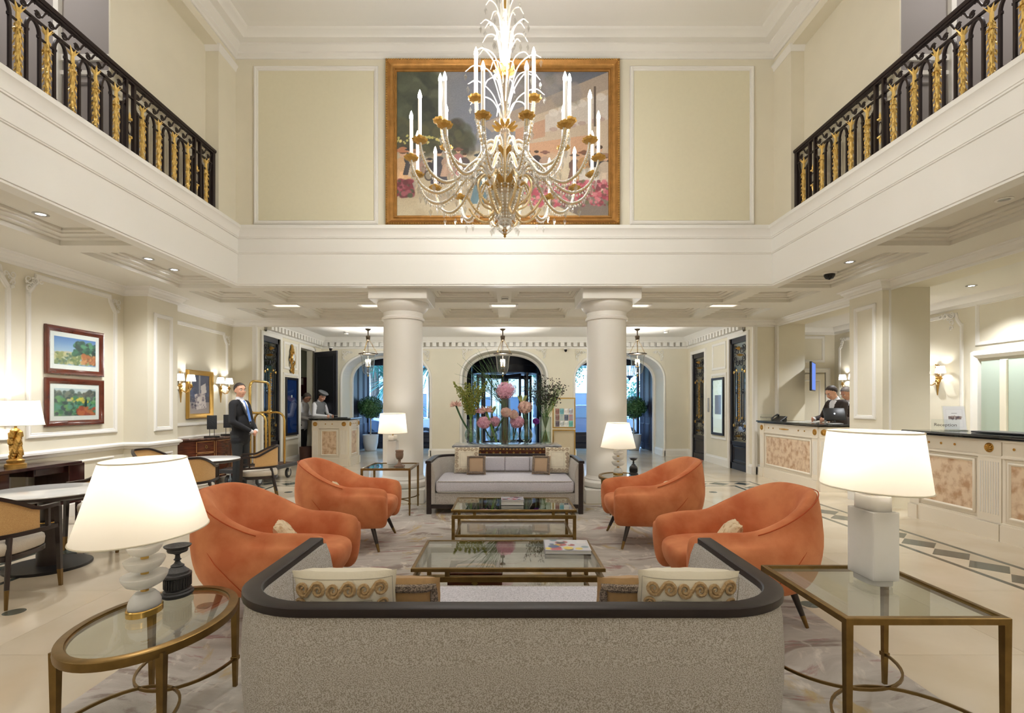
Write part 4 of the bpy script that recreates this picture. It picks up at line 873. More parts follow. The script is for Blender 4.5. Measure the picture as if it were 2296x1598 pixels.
# ================================================================ CHANDELIER, PAINTINGS, RAILINGS
M_arm = mat('champagne_bead_arm', (232,208,160), .28, metal=.55)
M_bead = mat('clear_bead', (246,243,236), .12, spec=.8)
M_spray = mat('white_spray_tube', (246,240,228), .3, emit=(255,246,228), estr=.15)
M_flame = emis('candle_bulb', (255,244,220), 60)
def chandelier(cx, cy):
    t = thing('chandelier', 'large gilt and crystal chandelier with tall lit candles hanging before the painting', 'chandelier', (cx, cy, 0))
    b = MB(); b.tube([(0,0,2.86),(0,0,6.34)], .012, 10); b.lathe([(.10,6.30),(.09,6.34),(.02,6.36)], 24); ob('stem', b, M_goldp, t)
    b = MB(); b.lathe([(0,2.82),(.012,2.835),(.008,2.845),(.022,2.86),(.012,2.875),(.028,2.885),(.010,2.90)], 16); ob('finial', b, M_gold, t)
    # central crystal body, gold crowns
    b = MB(); b.lathe([(.02,2.93),(.05,2.98),(.10,3.10),(.13,3.20),(.10,3.25),(.05,3.29),(.06,3.36),(.085,3.44),(.06,3.52),(.04,3.60),(.06,3.68),(.04,3.78),(.055,3.88),(.03,3.96),(.045,4.10),(.02,4.22)], 20)
    ob('crystal_body', b, crystal_mat('crystal_body_glass', .5, (1,.97,.9)), t)
    def crown(z, r, n, lw, tilt):
        b = MB()
        for i in range(n):
            a = 2*pi*i/n; M_ = T(0,0,z,a); b.M = M_; b.loft([[(r*.3,-lw*.4,0),(r*.3,lw*.4,0),(r*.3,0,-.012)],[(r*.75,-lw*.8,tilt*.5),(r*.75,lw*.8,tilt*.5),(r*.75,0,tilt*.5-.02)],[(r,-lw*.3,tilt),(r,lw*.3,tilt),(r,0,tilt-.012)]])
        b.M = None; b.lathe([(r*.35,z-.02),(r*.42,z),(r*.35,z+.02)], 20); ob('gold_crown', b, M_gold, t)
    crown(3.25, .17, 10, .035, .05); crown(3.51, .15, 10, .03, .04); crown(4.22, .10, 10, .025, .04); crown(3.76, .11, 10, .025, .03)
    for i in range(18):     # strands of the lower bowl
        a = 2*pi*i/18; b = MB()
        for k in range(14):
            q = k/13; r = .15*(1-q)**.7+.012; z = 3.22-.30*q; b.octa((r*cos(a), r*sin(a), z), .009, .011, .011)
        ob('bead_strand', b, M_bead, t)
    for i in range(8):      # loops under the bowl
        a = 2*pi*i/8; b = MB()
        for k in range(12):
            q = k/11*pi; r = .02+.055*sin(q); b.octa((r*cos(a), r*sin(a), 2.99-.13*k/11), .007, .008, .008)
        ob('bead_strand', b, M_bead, t)
    cup = MB(); n = 16; pts = []
    def fl(r, z, w): return [(r*(1+w*(.5+.5*cos(9*2*pi*i/54)))*cos(2*pi*i/54), r*(1+w*(.5+.5*cos(9*2*pi*i/54)))*sin(2*pi*i/54), z) for i in range(54)]
    cup.loft([fl(.008,-.028,0), fl(.024,-.026,.1), fl(.048,-.014,.16), fl(.054,0,.18), fl(.045,.002,.16), fl(.018,-.006,.1), fl(.012,.0,0)]); cup.lathe([(.014,0),(.02,.01),(.024,.022),(.018,.03),(.014,.034)], 14)
    cupm = meshdata('candle_cup', cup, M_gold)
    cn = MB(); cn.lathe([(.0145,.03),(.0145,.31)], 14); cnm = meshdata('candle', cn, M_candle)
    fm = MB(); fm.lathe([(.009,.31),(.016,.328),(.014,.346),(.005,.376),(.0,.386)], 12); fmm = meshdata('candle_bulb', fm, M_flame)
    def bez(pts, n=10):    # Catmull-Rom in the r,z plane
        P = [Vector(p) for p in pts]; P = [2*P[0]-P[1]]+P+[2*P[-1]-P[-2]]; o = []
        for i in range(1, len(P)-2):
            for k in range(n):
                q = k/n; o.append(.5*((2*P[i])+(P[i+1]-P[i-1])*q+(2*P[i-1]-5*P[i]+4*P[i+1]-P[i+2])*q*q+(3*P[i]-P[i-1]-3*P[i+1]+P[i+2])*q**3))
        return o+[P[-2]]
    def tier(rc, zc, n, off, prof, lp, nm):
        C_ = bez(prof, 7); pts = [(p.x, 0, p.y) for p in C_]
        b = MB(); b.tube(pts, [.0095*(1+.15*(-1)**i) for i in range(len(pts))], 7); armm = meshdata('arm', b, M_arm, 60)
        b = MB(); L2 = bez(prof, 11)
        for i, p in enumerate(L2):
            b.octa((p.x, .011, p.y+.006), .0085, .009, .009); b.octa((p.x, -.011, p.y+.006), .0085, .009, .009)
        for k in range(4, len(L2)-3, 2): b.octa((L2[k].x, 0, L2[k].y-.026), .009, .014, .012)
        beadm = meshdata('bead_string', b, M_bead)
        dm_ = MB(); dm_.octa((0,0,-.04), .010, .012, .012); dm_.octa((0,0,-.09), .019, .05, .026); dropm = meshdata('crystal_drop', dm_, M_crystal); dp = [C_[int(q*(len(C_)-1))] for q in (.30,.48,.60,.72,.86,.97)]
        for i in range(n):
            a = off+2*pi*i/n
            A = ob('arm', armm, None, t, rz=a); ob('bead_string', beadm, None, A); 
            for p in dp: ob('crystal_drop', dropm, None, A, loc=(p.x,0,p.y))
            u = ob('candle_cup', cupm, None, t, loc=(rc*cos(a), rc*sin(a), zc)); c = ob('candle', cnm, None, t, loc=(rc*cos(a), rc*sin(a), zc)); ob('candle_bulb', fmm, None, c)
            l = light('candle_light', 'POINT', (rc*cos(a), rc*sin(a), zc+.415), lp, SOFT, .012); l.parent = t
    tier(.79, 3.44, 16, pi/2+pi/16, [(.08,3.24),(.17,3.40),(.26,3.42),(.36,3.34),(.46,3.22),(.58,3.16),(.70,3.21),(.77,3.33),(.79,3.42)], CANDLE_P, 'lower')
    tier(.57, 3.71, 8, pi/2+pi/8, [(.05,3.50),(.10,3.62),(.17,3.60),(.24,3.47),(.34,3.38),(.45,3.41),(.54,3.54),(.57,3.69)], CANDLE_P*1.4, 'upper')
    # inner lower scrolls
    C_ = bez([(.06,3.28),(.18,3.33),(.24,3.24),(.20,3.13),(.10,3.06),(.16,2.98),(.26,3.02),(.34,3.12)], 6); b = MB(); b.tube([(p.x,0,p.y) for p in C_], .010, 6)
    for p in C_[::1]: b.octa((p.x,.011,p.y), .007, .009, .009)
    sm = meshdata('lower_scroll', b, M_arm)
    for i in range(8): ob('lower_scroll', sm, None, t, rz=pi/8+2*pi*i/8)
    C_ = bez([(.22,3.50),(.17,3.42),(.12,3.33),(.10,3.26)], 6); b = MB(); b.tube([(p.x,0,p.y) for p in C_], .010, 6); rm = meshdata('rib', b, M_arm)
    for i in range(8): ob('rib', rm, None, t, rz=2*pi*i/8)
    # fountain of sprays
    for (z0, rt, zt, n, of) in ((3.86,.34,4.05,7,0),(3.98,.34,4.26,7,.4),(4.14,.22,4.38,6,.1),(4.26,.23,4.58,6,.5),(4.40,.17,4.62,6,.0),(4.50,.17,4.78,6,.3),(4.66,.12,4.98,6,.1)):
        P = bez([(.03,z0),(rt*.35,zt-.02),(rt*.75,zt+.05),(rt,zt)], 6); b = MB(); b.tube([(p.x,0,p.y) for p in P], [.005]*(len(P)-4)+[.005,.004,.004,.003], 6)
        me = meshdata('spray', b, M_spray); d = MB(); d.octa((rt,0,zt-.045), .016, .04, .03); dme = meshdata('crystal_drop', d, M_crystal)
        for i in range(n):
            s = ob('spray', me, None, t, rz=of+2*pi*i/n); ob('crystal_drop', dme, None, s)
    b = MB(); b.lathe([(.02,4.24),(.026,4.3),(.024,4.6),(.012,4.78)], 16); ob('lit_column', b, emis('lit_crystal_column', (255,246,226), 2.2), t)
    return t

chandelier(0, 4.4)

# ---- large painting
def frame_obj(t, M_, w, h, prof, m, nm='frame'):
    b = MB(); b.M = M_; b.frame(rect(-w/2, w/2, -h/2, h/2), prof); return ob(nm, b, m, t)
def picture(label, M_, w, h, prof, fm, art, inset, am=None, mount=None, group=None, name='framed_picture', cat='picture'):
    t = thing(name, label, cat, group=group); frame_obj(t, M_, w, h, prof, fm)
    iw, ih = w-2*inset, h-2*inset
    b = MB(); b.M = M_; b.box(-w/2+.01, w/2-.01, -h/2+.01, h/2-.01, .001, .006); ob('backing', b, M_dark, t)
    if mount:
        b = MB(); b.M = M_; b.box(-iw/2, iw/2, -ih/2, ih/2, .006, .010); ob('mount', b, M_paper, t); iw -= 2*mount; ih -= 2*mount
    art_mesh('canvas', art, M_ @ Matrix.Translation((0,0,.0115)), iw, ih, t, am); return t
A = Art(400, 276, (120,116,112))
A.grad(0,.55,(96,100,112),(150,146,140)); A.grad(.55,1,(176,164,140),(196,182,152))
A.dabs(90, .2,.65, .02,.4, .10, [(128,132,146),(110,116,132),(150,150,156),(140,138,140)], .35)
A.dabs(260, 0,.20, .0,.5, .035, [(52,58,50),(66,72,58),(84,90,70),(44,48,46),(100,104,84)], .6)
A.dabs(120, .0,.34, .36,.56, .03, [(56,60,50),(72,74,56),(60,56,48),(90,88,60)], .6); A.dabs(40, 0,.2, .44,.5, .006, [(200,190,110),(220,206,130)], .9)
A.poly([(.45,.34),(1.0,.05),(1.0,.62),(.62,.62),(.62,.46)], (196,178,156)); A.poly([(.40,.36),(1.0,.0),(1.0,.12),(.66,.30),(.45,.42)], (168,152,138)); A.poly([(.70,.30),(1.0,.16),(1.0,.33),(.70,.42)], (206,196,186)); A.poly([(.56,.40),(.70,.33),(.70,.45),(.56,.50)], (190,150,124))
for k in range(6): A.ell(.74+.045*k, .285-.022*k, .024, .028, (222,214,206), .8); A.ell(.74+.045*k, .40-.014*k, .02, .016, (176,150,140), .8)
A.poly([(.93,.10),(.94,.10),(.94,.38),(.93,.38)], (90,76,66)); A.dabs(60, .55,.85, .02,.22, .03, [(160,150,146),(150,140,140),(120,118,110)], .35)
A.poly([(.62,.50),(.90,.44),(.90,.72),(.62,.66)], (204,160,128)); A.poly([(.78,.42),(.82,.42),(.82,.74),(.78,.74)], (214,200,180))
A.dabs(160, .0,1, .62,1, .05, [(188,172,142),(206,192,162),(176,158,128),(196,184,158)], .4); A.ell(.35,.86,.30,.05,(150,134,112),.6,.6)
def fig(x, y, h, c, hat=None):
    w = h*.42; A.poly([(x-w*.22,y-h*.56),(x+w*.22,y-h*.56),(x+w*.42,y-h*.05),(x+w*.40,y),(x-w*.40,y),(x-w*.42,y-h*.05)], c); A.poly([(x-w*.1,y-h*.5),(x+w*.05,y-h*.5),(x-w*.05,y),(x-w*.3,y)], tuple(min(255,q*1.12) for q in c), .6)
    A.ell(x, y-h*.66, w*.28, h*.15, tuple(q*.94 for q in c)); A.ell(x-w*.26, y-h*.58, w*.09, h*.13, tuple(q*.88 for q in c)); A.ell(x+w*.26, y-h*.58, w*.09, h*.13, tuple(q*.88 for q in c))
    A.ell(x, y-h*.88, w*.13, h*.075, (204,164,136)); A.ell(x, y-h*.925, w*.14, h*.05, (70,52,40))
    if hat: A.ell(x, y-h*.945, w*.32, h*.042, hat); A.ell(x, y-h*.975, w*.16, h*.05, hat)
for f in ((.028,.86,.33,(214,172,128),(176,116,84)),(.062,.72,.19,(64,60,62),(54,50,52)),(.085,.73,.19,(200,182,158),(160,120,90)),(.115,.71,.16,(150,120,110),(190,170,150)),(.155,.74,.14,(60,56,60),(50,46,50)),(.20,.78,.24,(70,68,76),(50,46,50)),(.235,.73,.17,(180,150,130),(150,100,90)),(.29,.72,.19,(176,120,120),(120,80,70)),(.32,.73,.17,(90,80,80),None),(.41,.92,.36,(86,112,122),(60,70,76)),(.62,.74,.2,(160,110,96),None),(.66,.74,.2,(60,54,58),None),(.70,.74,.19,(190,160,140),(130,90,80)),(.84,.76,.19,(120,90,80),(90,70,60)),(.885,.78,.23,(196,148,98),(120,80,60)),(.955,.82,.32,(46,44,50),None),(.985,.84,.27,(200,182,162),(150,120,100))): fig(*f)
A.poly([(.86,.68),(.95,.66),(.96,.80),(.86,.82)], (214,206,196)); A.ell(.15,.72,.022,.04,(60,50,46)); A.ell(.15,.72,.016,.03,(150,140,124))
A.dabs(150, 0,.075, .76,.86, .012, [(120,50,60),(150,80,90),(96,44,50),(70,80,56)], .9, .9); A.poly([(.55,.80),(1.0,.88),(1.0,1.0),(.86,1.0)], (96,84,80), .75)
A.dabs(420, .60,1.0, .76,.93, .010, [(190,90,106),(206,120,130),(160,60,76),(120,60,66),(96,100,70)], .9, .9)
A.noise(.03); A.a = A.a*.92+14
GP = [(0,0),(0,.05),(.012,.075),(.03,.082),(.045,.07),(.06,.05),(.085,.036),(.105,.034),(.112,.046),(.125,.046),(.132,.03),(.145,.026),(.152,.012)]
PW, PH = 3.20, 2.27
pt = picture('large oil painting of a garden party in a wide gilt frame, behind the chandelier', plane((-.03,7.045,4.965),(1,0,0),(0,0,1)), PW, PH, GP, mat('antique_gilt_frame', (182,134,74), .4, metal=.8, bump=.35, bscale=70, var=.25, vscale=10), A, .15, name='painting', cat='painting')
b = MB(); b.M = plane((-.03,7.045,4.965),(1,0,0),(0,0,1)); n1, n2 = 96, 68
for i in range(n1):
    for s in (-1, 1): b.octa((-PW/2+.02+(PW-.04)*i/(n1-1), s*(PH/2-.02), .082), .014, .02, .012)
for i in range(n2):
    for s in (-1, 1): b.octa((s*(PW/2-.02), -PH/2+.02+(PH-.04)*i/(n2-1), .082), .014, .02, .012)
o = ob('rope_beading', b, M_gold, pt); o['kind'] = 'stuff'

# ---- balcony railings
M_gleaf = mat('bright_gilt_garland', (240,204,116), .35, metal=.35, spec=.8)
def garland_mesh():
    b = MB(); rnd = random.Random(3)
    b.tube([(0,0,.10),(0,0,.2),(0,0,.35),(0,0,.52),(0,0,.62),(0,0,.66)], [.009,.015,.018,.018,.014,.008], 7)
    for k in range(44):
        z = .14+.46*k/44; a = k*2.4; r = .010+.008*sin(pi*k/44); c = Vector((r*cos(a), r*sin(a), z)); d = Vector((cos(a)*.30, sin(a)*.30, -.95)).normalized(); L_ = .042+.014*rnd.random()
        s = d.cross(Vector((0,0,1))).normalized(); w = .011
        b.add([c, c+d*L_*.45+s*w, c+d*L_, c+d*L_*.45-s*w, c+d*L_*.45+Vector((cos(a),sin(a),.3))*.009, c+d*L_*.45-Vector((cos(a),sin(a),.3))*.004], [(0,1,4),(1,2,4),(2,3,4),(3,0,4),(1,0,5),(2,1,5),(3,2,5),(0,3,5)])
    for k in range(7):
        a = k*2*pi/7; d = Vector((cos(a)*.5, sin(a)*.5, 1)).normalized(); c = Vector((0,0,.60)); s = d.cross(Vector((0,0,1))).normalized(); L_ = .08+.02*(k % 2)
        b.add([c, c+d*L_*.5+s*.012, c+d*L_+Vector((cos(a),sin(a),0))*.012, c+d*L_*.5-s*.012, c+d*L_*.5+Vector((cos(a),sin(a),0))*.008], [(0,1,4),(1,2,4),(2,3,4),(3,0,4),(0,3,2,1)])
        a += .4; d = Vector((cos(a)*.9, sin(a)*.9, -.5)).normalized(); c = Vector((0,0,.50)); b.add([c, c+d*.03+s*.012, c+d*.05, c+d*.03-s*.012, c+d*.03+Vector((0,0,.012))], [(0,1,4),(1,2,4),(2,3,4),(3,0,4),(0,3,2,1)])
    return meshdata('garland', b, M_gleaf, 20)
def railing(sx, label):
    t = thing('balcony_railing', label, 'railing', (sx*3.76, 0, 3.80), 0, 'gallery railings')
    y0, y1 = 2.6, 6.60
    b = MB(); b.loft([[(-.028,y,.835),(.028,y,.835),(.034,y,.85),(.034,y,.868),(.02,y,.88),(-.02,y,.88),(-.034,y,.868),(-.034,y,.85)] for y in (y0, y1+.03)]); b.box(-.02,.02,y0,y1,.815,.835); ob('handrail', b, M_iron, t)
    b = MB(); b.box(-.012,.012,y0,y1,.668,.684); ob('middle_rail', b, M_iron, t)
    gm = garland_mesh(); G = [6.45,6.08,5.83,5.57,5.32,4.96,4.71,4.46,4.21,3.96,3.71,3.46,3.21,2.96]; posts = [6.265, 5.14]
    bar = MB(); r = .010
    bar.box(-r,r,-r,r,0,.56); barm = meshdata('baluster', bar, M_iron)
    cb = MB(); cb.loft([[(x,y,z) for x,z in ((-.008,.0),(.008,.0),(.008,.014*k),(-.008,.014*k))] for y, k in ((-.088,1.6),(-.08,1),(.08,1),(.088,1.6))]); cbm = meshdata('cross_bar', cb, M_iron)
    for g in G:
        ob('garland', gm, None, t, loc=(0,g,0), rz=g*9)
        ob('cross_bar', cbm, None, t, loc=(0,g,.13)); ob('cross_bar', cbm, None, t, loc=(0,g,.545))
        for s in (-1, 1): ob('baluster', barm, None, t, loc=(0,g+s*.068,0))
    def arch(w, full=True):
        b = MB(); n = 10 if full else 5
        b.ribbon([(0, -w*cos(pi*i/10), .56+.10*sin(pi*i/10)) for i in range(n+1)], .02, .02, (1,0,0)); return b
    for a, c in zip(G[:-1], G[1:]):
        if any(c < p < a for p in posts): continue
        ob('arch', arch((a-c)/2-.068), M_iron, t, loc=(0,(a+c)/2,0))
    for p in posts+[6.60]:
        for s in ((-1, 1) if p < 6.5 else (-1,)):
            g = min(G, key=lambda q: abs(q-(p+s*.15)))
            yb = g - s*.068; yp = p+s*.055; b = MB(); b.ribbon([(0, yb+(yp-yb)*sin(pi/2*i/5), .56+.10*(1-cos(pi/2*i/5))) for i in range(6)], .02, .02, (1,0,0)); ob('arch', b, M_iron, t)
    for p in posts:
        for s in (-1, 1): b = MB(); b.box(-.018,.018,p+s*.055-.014,p+s*.055+.014,0,.83); ob('post', b, M_iron, t)
        b = MB(); b.tube([(0,p+.026*cos(2*pi*i/20),.36+.06*sin(2*pi*i/20)) for i in range(20)], .006, 5, True); ob('oval_ring', b, M_iron, t)
        b = MB()
        for zz, sg in ((.45,1),(.27,-1)):
            b.octa((0,p,zz+sg*.03), .014, .05, .05)
            for k in range(5): a = 2*pi*k/5; b.ico((.016*cos(a), p+.016*sin(a), zz), .012, 1)
        ob('gilt_rosette', b, M_gleaf, t)
    b = MB(); b.rbox(-.022,.022,6.575,6.625,0,.85,.003,1); ob('post', b, M_iron, t)
    # running scrolls between the rails
    sc = MB(); pts = []
    for i in range(18): a = 1.0+i/17*3.0*pi; rad = .008+.026*i/17; pts.append((0, rad*cos(a), .728+rad*sin(a)))
    e = pts[-1]; pts = pts[:-3]; e = pts[-1]; pts += [(0, e[1]+.030, e[2]-.012), (0, e[1]+.062, .735), (0, e[1]+.090, .785), (0, e[1]+.115, .808), (0, e[1]+.13, .80)]
    sc.ribbon(pts, .014, .009, (1,0,0)); scm = meshdata('scroll', sc, M_iron); y = 2.75
    while y < 6.52:
        if all(abs(y-p) > .10 for p in posts): ob('scroll', scm, None, t, loc=(0,y,0))
        y += .125
    return t
railing(-1, 'dark iron railing with gilt garlands along the left gallery')
railing(1, 'dark iron railing with gilt garlands along the right gallery')

# ---- framed pictures on the left wall
A1 = Art(84,60,(150,180,210)); A1.grad(0,.62,(86,132,196),(176,198,214)); A1.poly([(0,.55),(.3,.50),(.55,.54),(.8,.48),(1,.5),(1,.7),(0,.7)],(190,184,170)); A1.dabs(130,0,.9,.6,.95,.05,[(150,152,96),(110,130,84),(206,196,150),(84,110,90)],.8); A1.dabs(150,.45,1,.12,.62,.045,[(50,110,84),(40,80,70),(90,150,110),(34,60,60)],.85); A1.poly([(.66,.5),(.69,.5),(.7,.8),(.64,.8)],(60,50,50)); A1.dabs(60,.68,1,.6,.9,.05,[(180,110,70),(210,150,100),(150,90,60)],.85)
A2 = Art(84,60,(110,140,120)); A2.grad(0,.2,(190,206,214),(196,206,204)); A2.dabs(70,0,1,.1,.35,.06,[(96,106,100),(70,86,84),(130,134,120)],.8); A2.dabs(180,0,1,.35,.95,.055,[(70,130,90),(40,80,70),(110,160,100),(60,70,80),(90,150,130)],.85); A2.dabs(30,.4,.8,.35,.5,.03,[(214,200,80),(190,180,90)],.9); A2.ell(.75,.6,.03,.30,(26,60,56)); A2.dabs(40,.55,1,.7,1,.05,[(196,110,70),(170,80,60)],.85); A2.poly([(.3,.38),(.40,.38),(.40,.47),(.3,.47)],(206,190,140))
WP = [(0,0),(0,.028),(.01,.036),(.03,.034),(.05,.022),(.062,.018),(.068,.010),(.07,.0)]
M_mah = mat('polished_mahogany', (96,42,26), .18, var=.35, vscale=8, coat=.5)
for lab, z, a_ in (('framed summer landscape with blue sky, upper of two on left wall', 2.05, A1), ('framed green hills landscape with cypress, lower of two on left wall', 1.42, A2)):
    t = picture(lab, plane((-5.415,6.46,z),(0,1,0),(0,0,1)), .87, .585, WP, M_mah, a_, .068, M_artg, .055, group='framed landscapes on the left wall')
    b = MB(); b.M = plane((-5.415,6.46,z),(0,1,0),(0,0,1)); b.box(-.367,.367,-.224,.224,.0125,.0135); ob('glazing', b, M_glass, t)
A3 = Art(50,84,(70,74,92)); A3.grad(0,.55,(56,66,96),(90,96,116)); A3.dabs(60,0,1,.05,.55,.09,[(64,76,110),(80,88,116),(50,58,84)],.5); A3.grad(.7,1,(150,144,146),(170,160,156)); A3.poly([(.45,0),(.55,0),(.55,.5),(.45,.5)],(150,150,160)); A3.poly([(.25,.5),(.75,.45),(.85,.85),(.35,.9)],(206,198,196)); A3.dabs(30,.3,.8,.4,.85,.06,[(220,214,210),(170,160,166),(90,84,100)],.7); A3.poly([(.55,.28),(.8,.2),(.85,.45),(.6,.5)],(214,208,206)); A3.dabs(14,.1,.35,.6,.9,.05,[(110,100,110),(60,56,70)],.8)
picture('gilt framed tall painting of a white draped table above the commode', plane((-5.415,9.08,1.565),(0,1,0),(0,0,1)), .76, .84, [(0,0),(0,.04),(.015,.052),(.04,.045),(.06,.03),(.08,.026),(.085,.01)], M_gold, A3, .083, name='painting', cat='painting')
# ================================================================ RECEPTION, PORTER DESK, WALL OBJECTS
M_rosette = mat('gilt_rosette_metal', (196,150,74), .32, metal=.85, bump=.2, bscale=80)
def rosette(parent, M_, r):
    b = MB(); b.M = M_; b.lathe([(r,0),(r,.006),(r*.93,.010),(r*.86,.006),(r*.3,.006),(0,.006)], 24)
    for i in range(9):
        a = 2*pi*i/9; b.tube([(r*.22*cos(a), r*.22*sin(a), .012), (r*.55*cos(a+.25), r*.55*sin(a+.25), .014), (r*.84*cos(a+.62), r*.84*sin(a+.62), .009)], [r*.10,r*.17,r*.08], 6)
    b.lathe([(r*.24,.006),(r*.2,.018),(0,.022)], 12); return ob('rosette', b, M_rosette, parent)
def stud(parent, M_, r=.014):
    b = MB(); b.M = M_; b.lathe([(r,0),(r,.004),(r*.7,.007),(r*.35,.005),(r*.3,.012),(0,.013)], 14); return ob('stud', b, M_rosette, parent)
def counter_face(t, M_, w, layout, h=1.03, studs=None, ros=None):
    """front dressing in the plane M_: u 0..w, v up. layout: list of (u0,u1,'pilaster'|'panel')"""
    b = MB(); b.M = M_; b.box(.002,w-.002,0,.17,0,.03); b.box(.002,w-.002,.17,.19,0,.02); ob('plinth', b, M_cream, t)
    b = MB(); b.M = M_; b.box(.002,w-.002,.845,.865,0,.022); b.box(.002,w-.002,.865,.872,0,.012); b.box(.002,w-.002,h-.02,h-.001,0,.0185); ob('frieze_molding', b, M_cream, t)
    for (u0, u1, k) in layout:
        if k == 'pilaster':
            b = MB(); b.M = M_; b.box(u0,u1,0,.845,0,.018); b.box(u0,u1,.865,h,0,.018); b.box(u0,u1,0,.17,.018,.045); ob('pilaster', b, M_cream, t)
            n = max(2, int((u1-u0)/.032)); b = MB(); b.M = M_
            for i in range(n): x = u0+.018+(u1-u0-.036)*(i+.5)/n; b.tube([(x,.26,.0175),(x,.80,.0175)], .0055, 6)
            ob('fluting', b, M_trim, t)
        else:
            b = MB(); b.M = M_; b.frame(rect(u0+.07,u1-.07,.26,.785), [(-.03,0),(-.026,.012),(-.01,.018),(.0,.012),(.008,.004),(.012,0)]); b.frame(rect(u0+.015,u1-.015,.205,.835), [(0,0),(0,.004),(.004,.004),(.004,0)]); ob('panel_frame', b, M_cream, t)
            b = MB(); b.M = M_; b.box(u0+.075,u1-.075,.265,.78,.001,.006); ob('stone_panel', b, M_trav, t)
    for u in (ros or []): rosette(t, M_ @ Matrix.Translation((u,.945,.018)), .05)
    for u in (studs or []): stud(t, M_ @ Matrix.Translation((u,.945,.0)))
def black_top(t, poly, z0=1.03):
    b = MB(); n = len(poly); c = (sum(p[0] for p in poly)/n, sum(p[1] for p in poly)/n)
    def off(k): return [(x+(k if x > c[0] else -k), y+(k if y > c[1] else -k)) for x, y in poly]
    b.loft([[(x,y,z) for x,y in off(k)] for k, z in ((0,z0),(.02,z0),(.026,z0+.006),(.022,z0+.014),(.035,z0+.018),(.045,z0+.028),(.042,z0+.04),(.034,z0+.046))]); return ob('marble_top', b, M_black, t)
def box_body(t, x0, x1, y0, y1, h=1.03): b = MB(); e = .003; b.box(x0+e,x1-e,y0+e,y1-e,0,h-.001); return ob('body', b, M_cream, t)
# far counter
t = thing('reception_counter', 'far cream reception counter with travertine panel, between opening and pier', 'counter', (0,0,0), 0, 'reception counters')
box_body(t, 5.0, 5.55, 8.17, 10.02)
F = plane((5.0,10.02,0),(0,-1,0),(0,0,1)); counter_face(t, F, 1.85, [(0,.15,'pilaster'),(.15,1.70,'panel'),(1.70,1.85,'pilaster')], 1.03, [.30,.46,1.28,1.46], [.075,1.775])
F = plane((5.0,8.17,0),(1,0,0),(0,0,1)); counter_face(t, F, .40, [(0,.14,'pilaster')], 1.03, [.24,.34], [.07])
b = MB(); b.M = plane((4.995,9.18,.945),(0,-1,0),(0,0,1))
for k in range(-4, 5): b.octa((k*.035,0,.004), .020-.0028*abs(k), .014, .014)
ob('gilt_mount', b, M_rosette, t)
black_top(t, rect(4.98,5.6,8.15,10.04))
# near counter
t = thing('reception_counter', 'near cream reception counter at the right edge with black marble top', 'counter', (0,0,0), 0, 'reception counters')
box_body(t, 5.07, 5.6, 4.2, 6.40)
F = plane((5.07,6.40,0),(0,-1,0),(0,0,1)); counter_face(t, F, 1.18, [(0,.14,'pilaster'),(.14,.92,'panel'),(.92,1.18,'pilaster')], 1.03, [.27,.44,.62], [.07,1.05])
F = plane((5.045,5.20,0),(0,-1,0),(0,0,1)); b = MB(); b.box(5.045,5.07,4.2,5.20,0,1.03); ob('front_block', b, M_cream, t); counter_face(t, F, 1.0, [(.02,.98,'panel')], 1.03, [.12,.5,.85], [])
F = plane((5.07,6.40,0),(-1,0,0),(0,0,1)); 
black_top(t, rect(5.035,5.62,4.2,6.42))
# porter desk
t = thing('porter_desk', 'small cream porter desk with travertine panels and black top in the vestibule', 'desk', (0,0,0))
box_body(t, -4.34, -3.52, 11.55, 12.35)
F = plane((-4.34,11.55,0),(1,0,0),(0,0,1)); counter_face(t, F, .82, [(0,.15,'pilaster'),(.15,.62,'panel'),(.62,.82,'pilaster')], 1.03, [.3,.45], [.075,.72])
F = plane((-3.52,11.55,0),(0,1,0),(0,0,1)); counter_face(t, F, .80, [(0,.12,'pilaster'),(.12,.66,'panel'),(.66,.80,'pilaster')], 1.03, [.25,.4,.55], [.06,.73])
black_top(t, rect(-4.36,-3.50,11.53,12.37))
downlight_later = []
# things on the counters
def tilted_screen(label, loc, rz, w=.30, h=.20, dot=False):
    t = thing('desk_monitor', label, 'monitor', loc, rz, 'black tilted desk terminals')
    b = MB(); b.rbox(-.09,.09,-.06,.06,0,.012,.004,1); b.tube([(0,.0,.01),(0,.02,.08)], .014, 8); ob('stand', b, M_blackp, t)
    b = MB(); b.M = Matrix.Translation((0,-.01,.055)) @ Matrix.Rotation(R(-22),4,'X'); b.rbox(-w/2,w/2,-.012,.012,0,h,.006,2); o = ob('screen', b, M_blackp, t)
    if dot:
        b = MB(); b.M = Matrix.Translation((0,-.01,.055)) @ Matrix.Rotation(R(-22),4,'X') @ plane((0,-.0125,h*.52),(1,0,0),(0,0,1)); b.lathe([(.012,0),(.012,.002),(0,.002)], 14); ob('lit_emblem', b, emis('white_emblem_light',(236,244,255),3), o)
    return t
def desk_phone(label, loc, rz):
    t = thing('desk_phone', label, 'phone', loc, rz)
    b = MB(); b.M = Matrix.Rotation(R(28),4,'X'); b.rbox(-.11,.11,-.09,.10,.02,.05,.006,1); b.M = None; b.box(-.08,.08,.02,.09,0,.05); ob('base', b, M_blackp, t)
    b = MB(); b.M = Matrix.Rotation(R(28),4,'X'); b.tube([(-.075,-.085,.06),(-.08,-.07,.085),(-.08,0,.095),(-.08,.08,.085),(-.075,.10,.06)], [.022,.02,.013,.02,.022], 10); ob('handset', b, M_blackp, t); return t
desk_phone('black desk phone on the left end of the far reception counter', (5.25, 9.80, 1.077), R(-70))
for k_, y_ in enumerate((5.3, 7.2, 9.3)): downlight_later.append((('added unseen fill spot in the office ceiling behind the near counter','added unseen fill spot in the office ceiling behind the pier','added unseen fill spot in the office ceiling above the receptionists')[k_], 6.55, y_))  # spots hidden above the openings, added to brighten the reception office
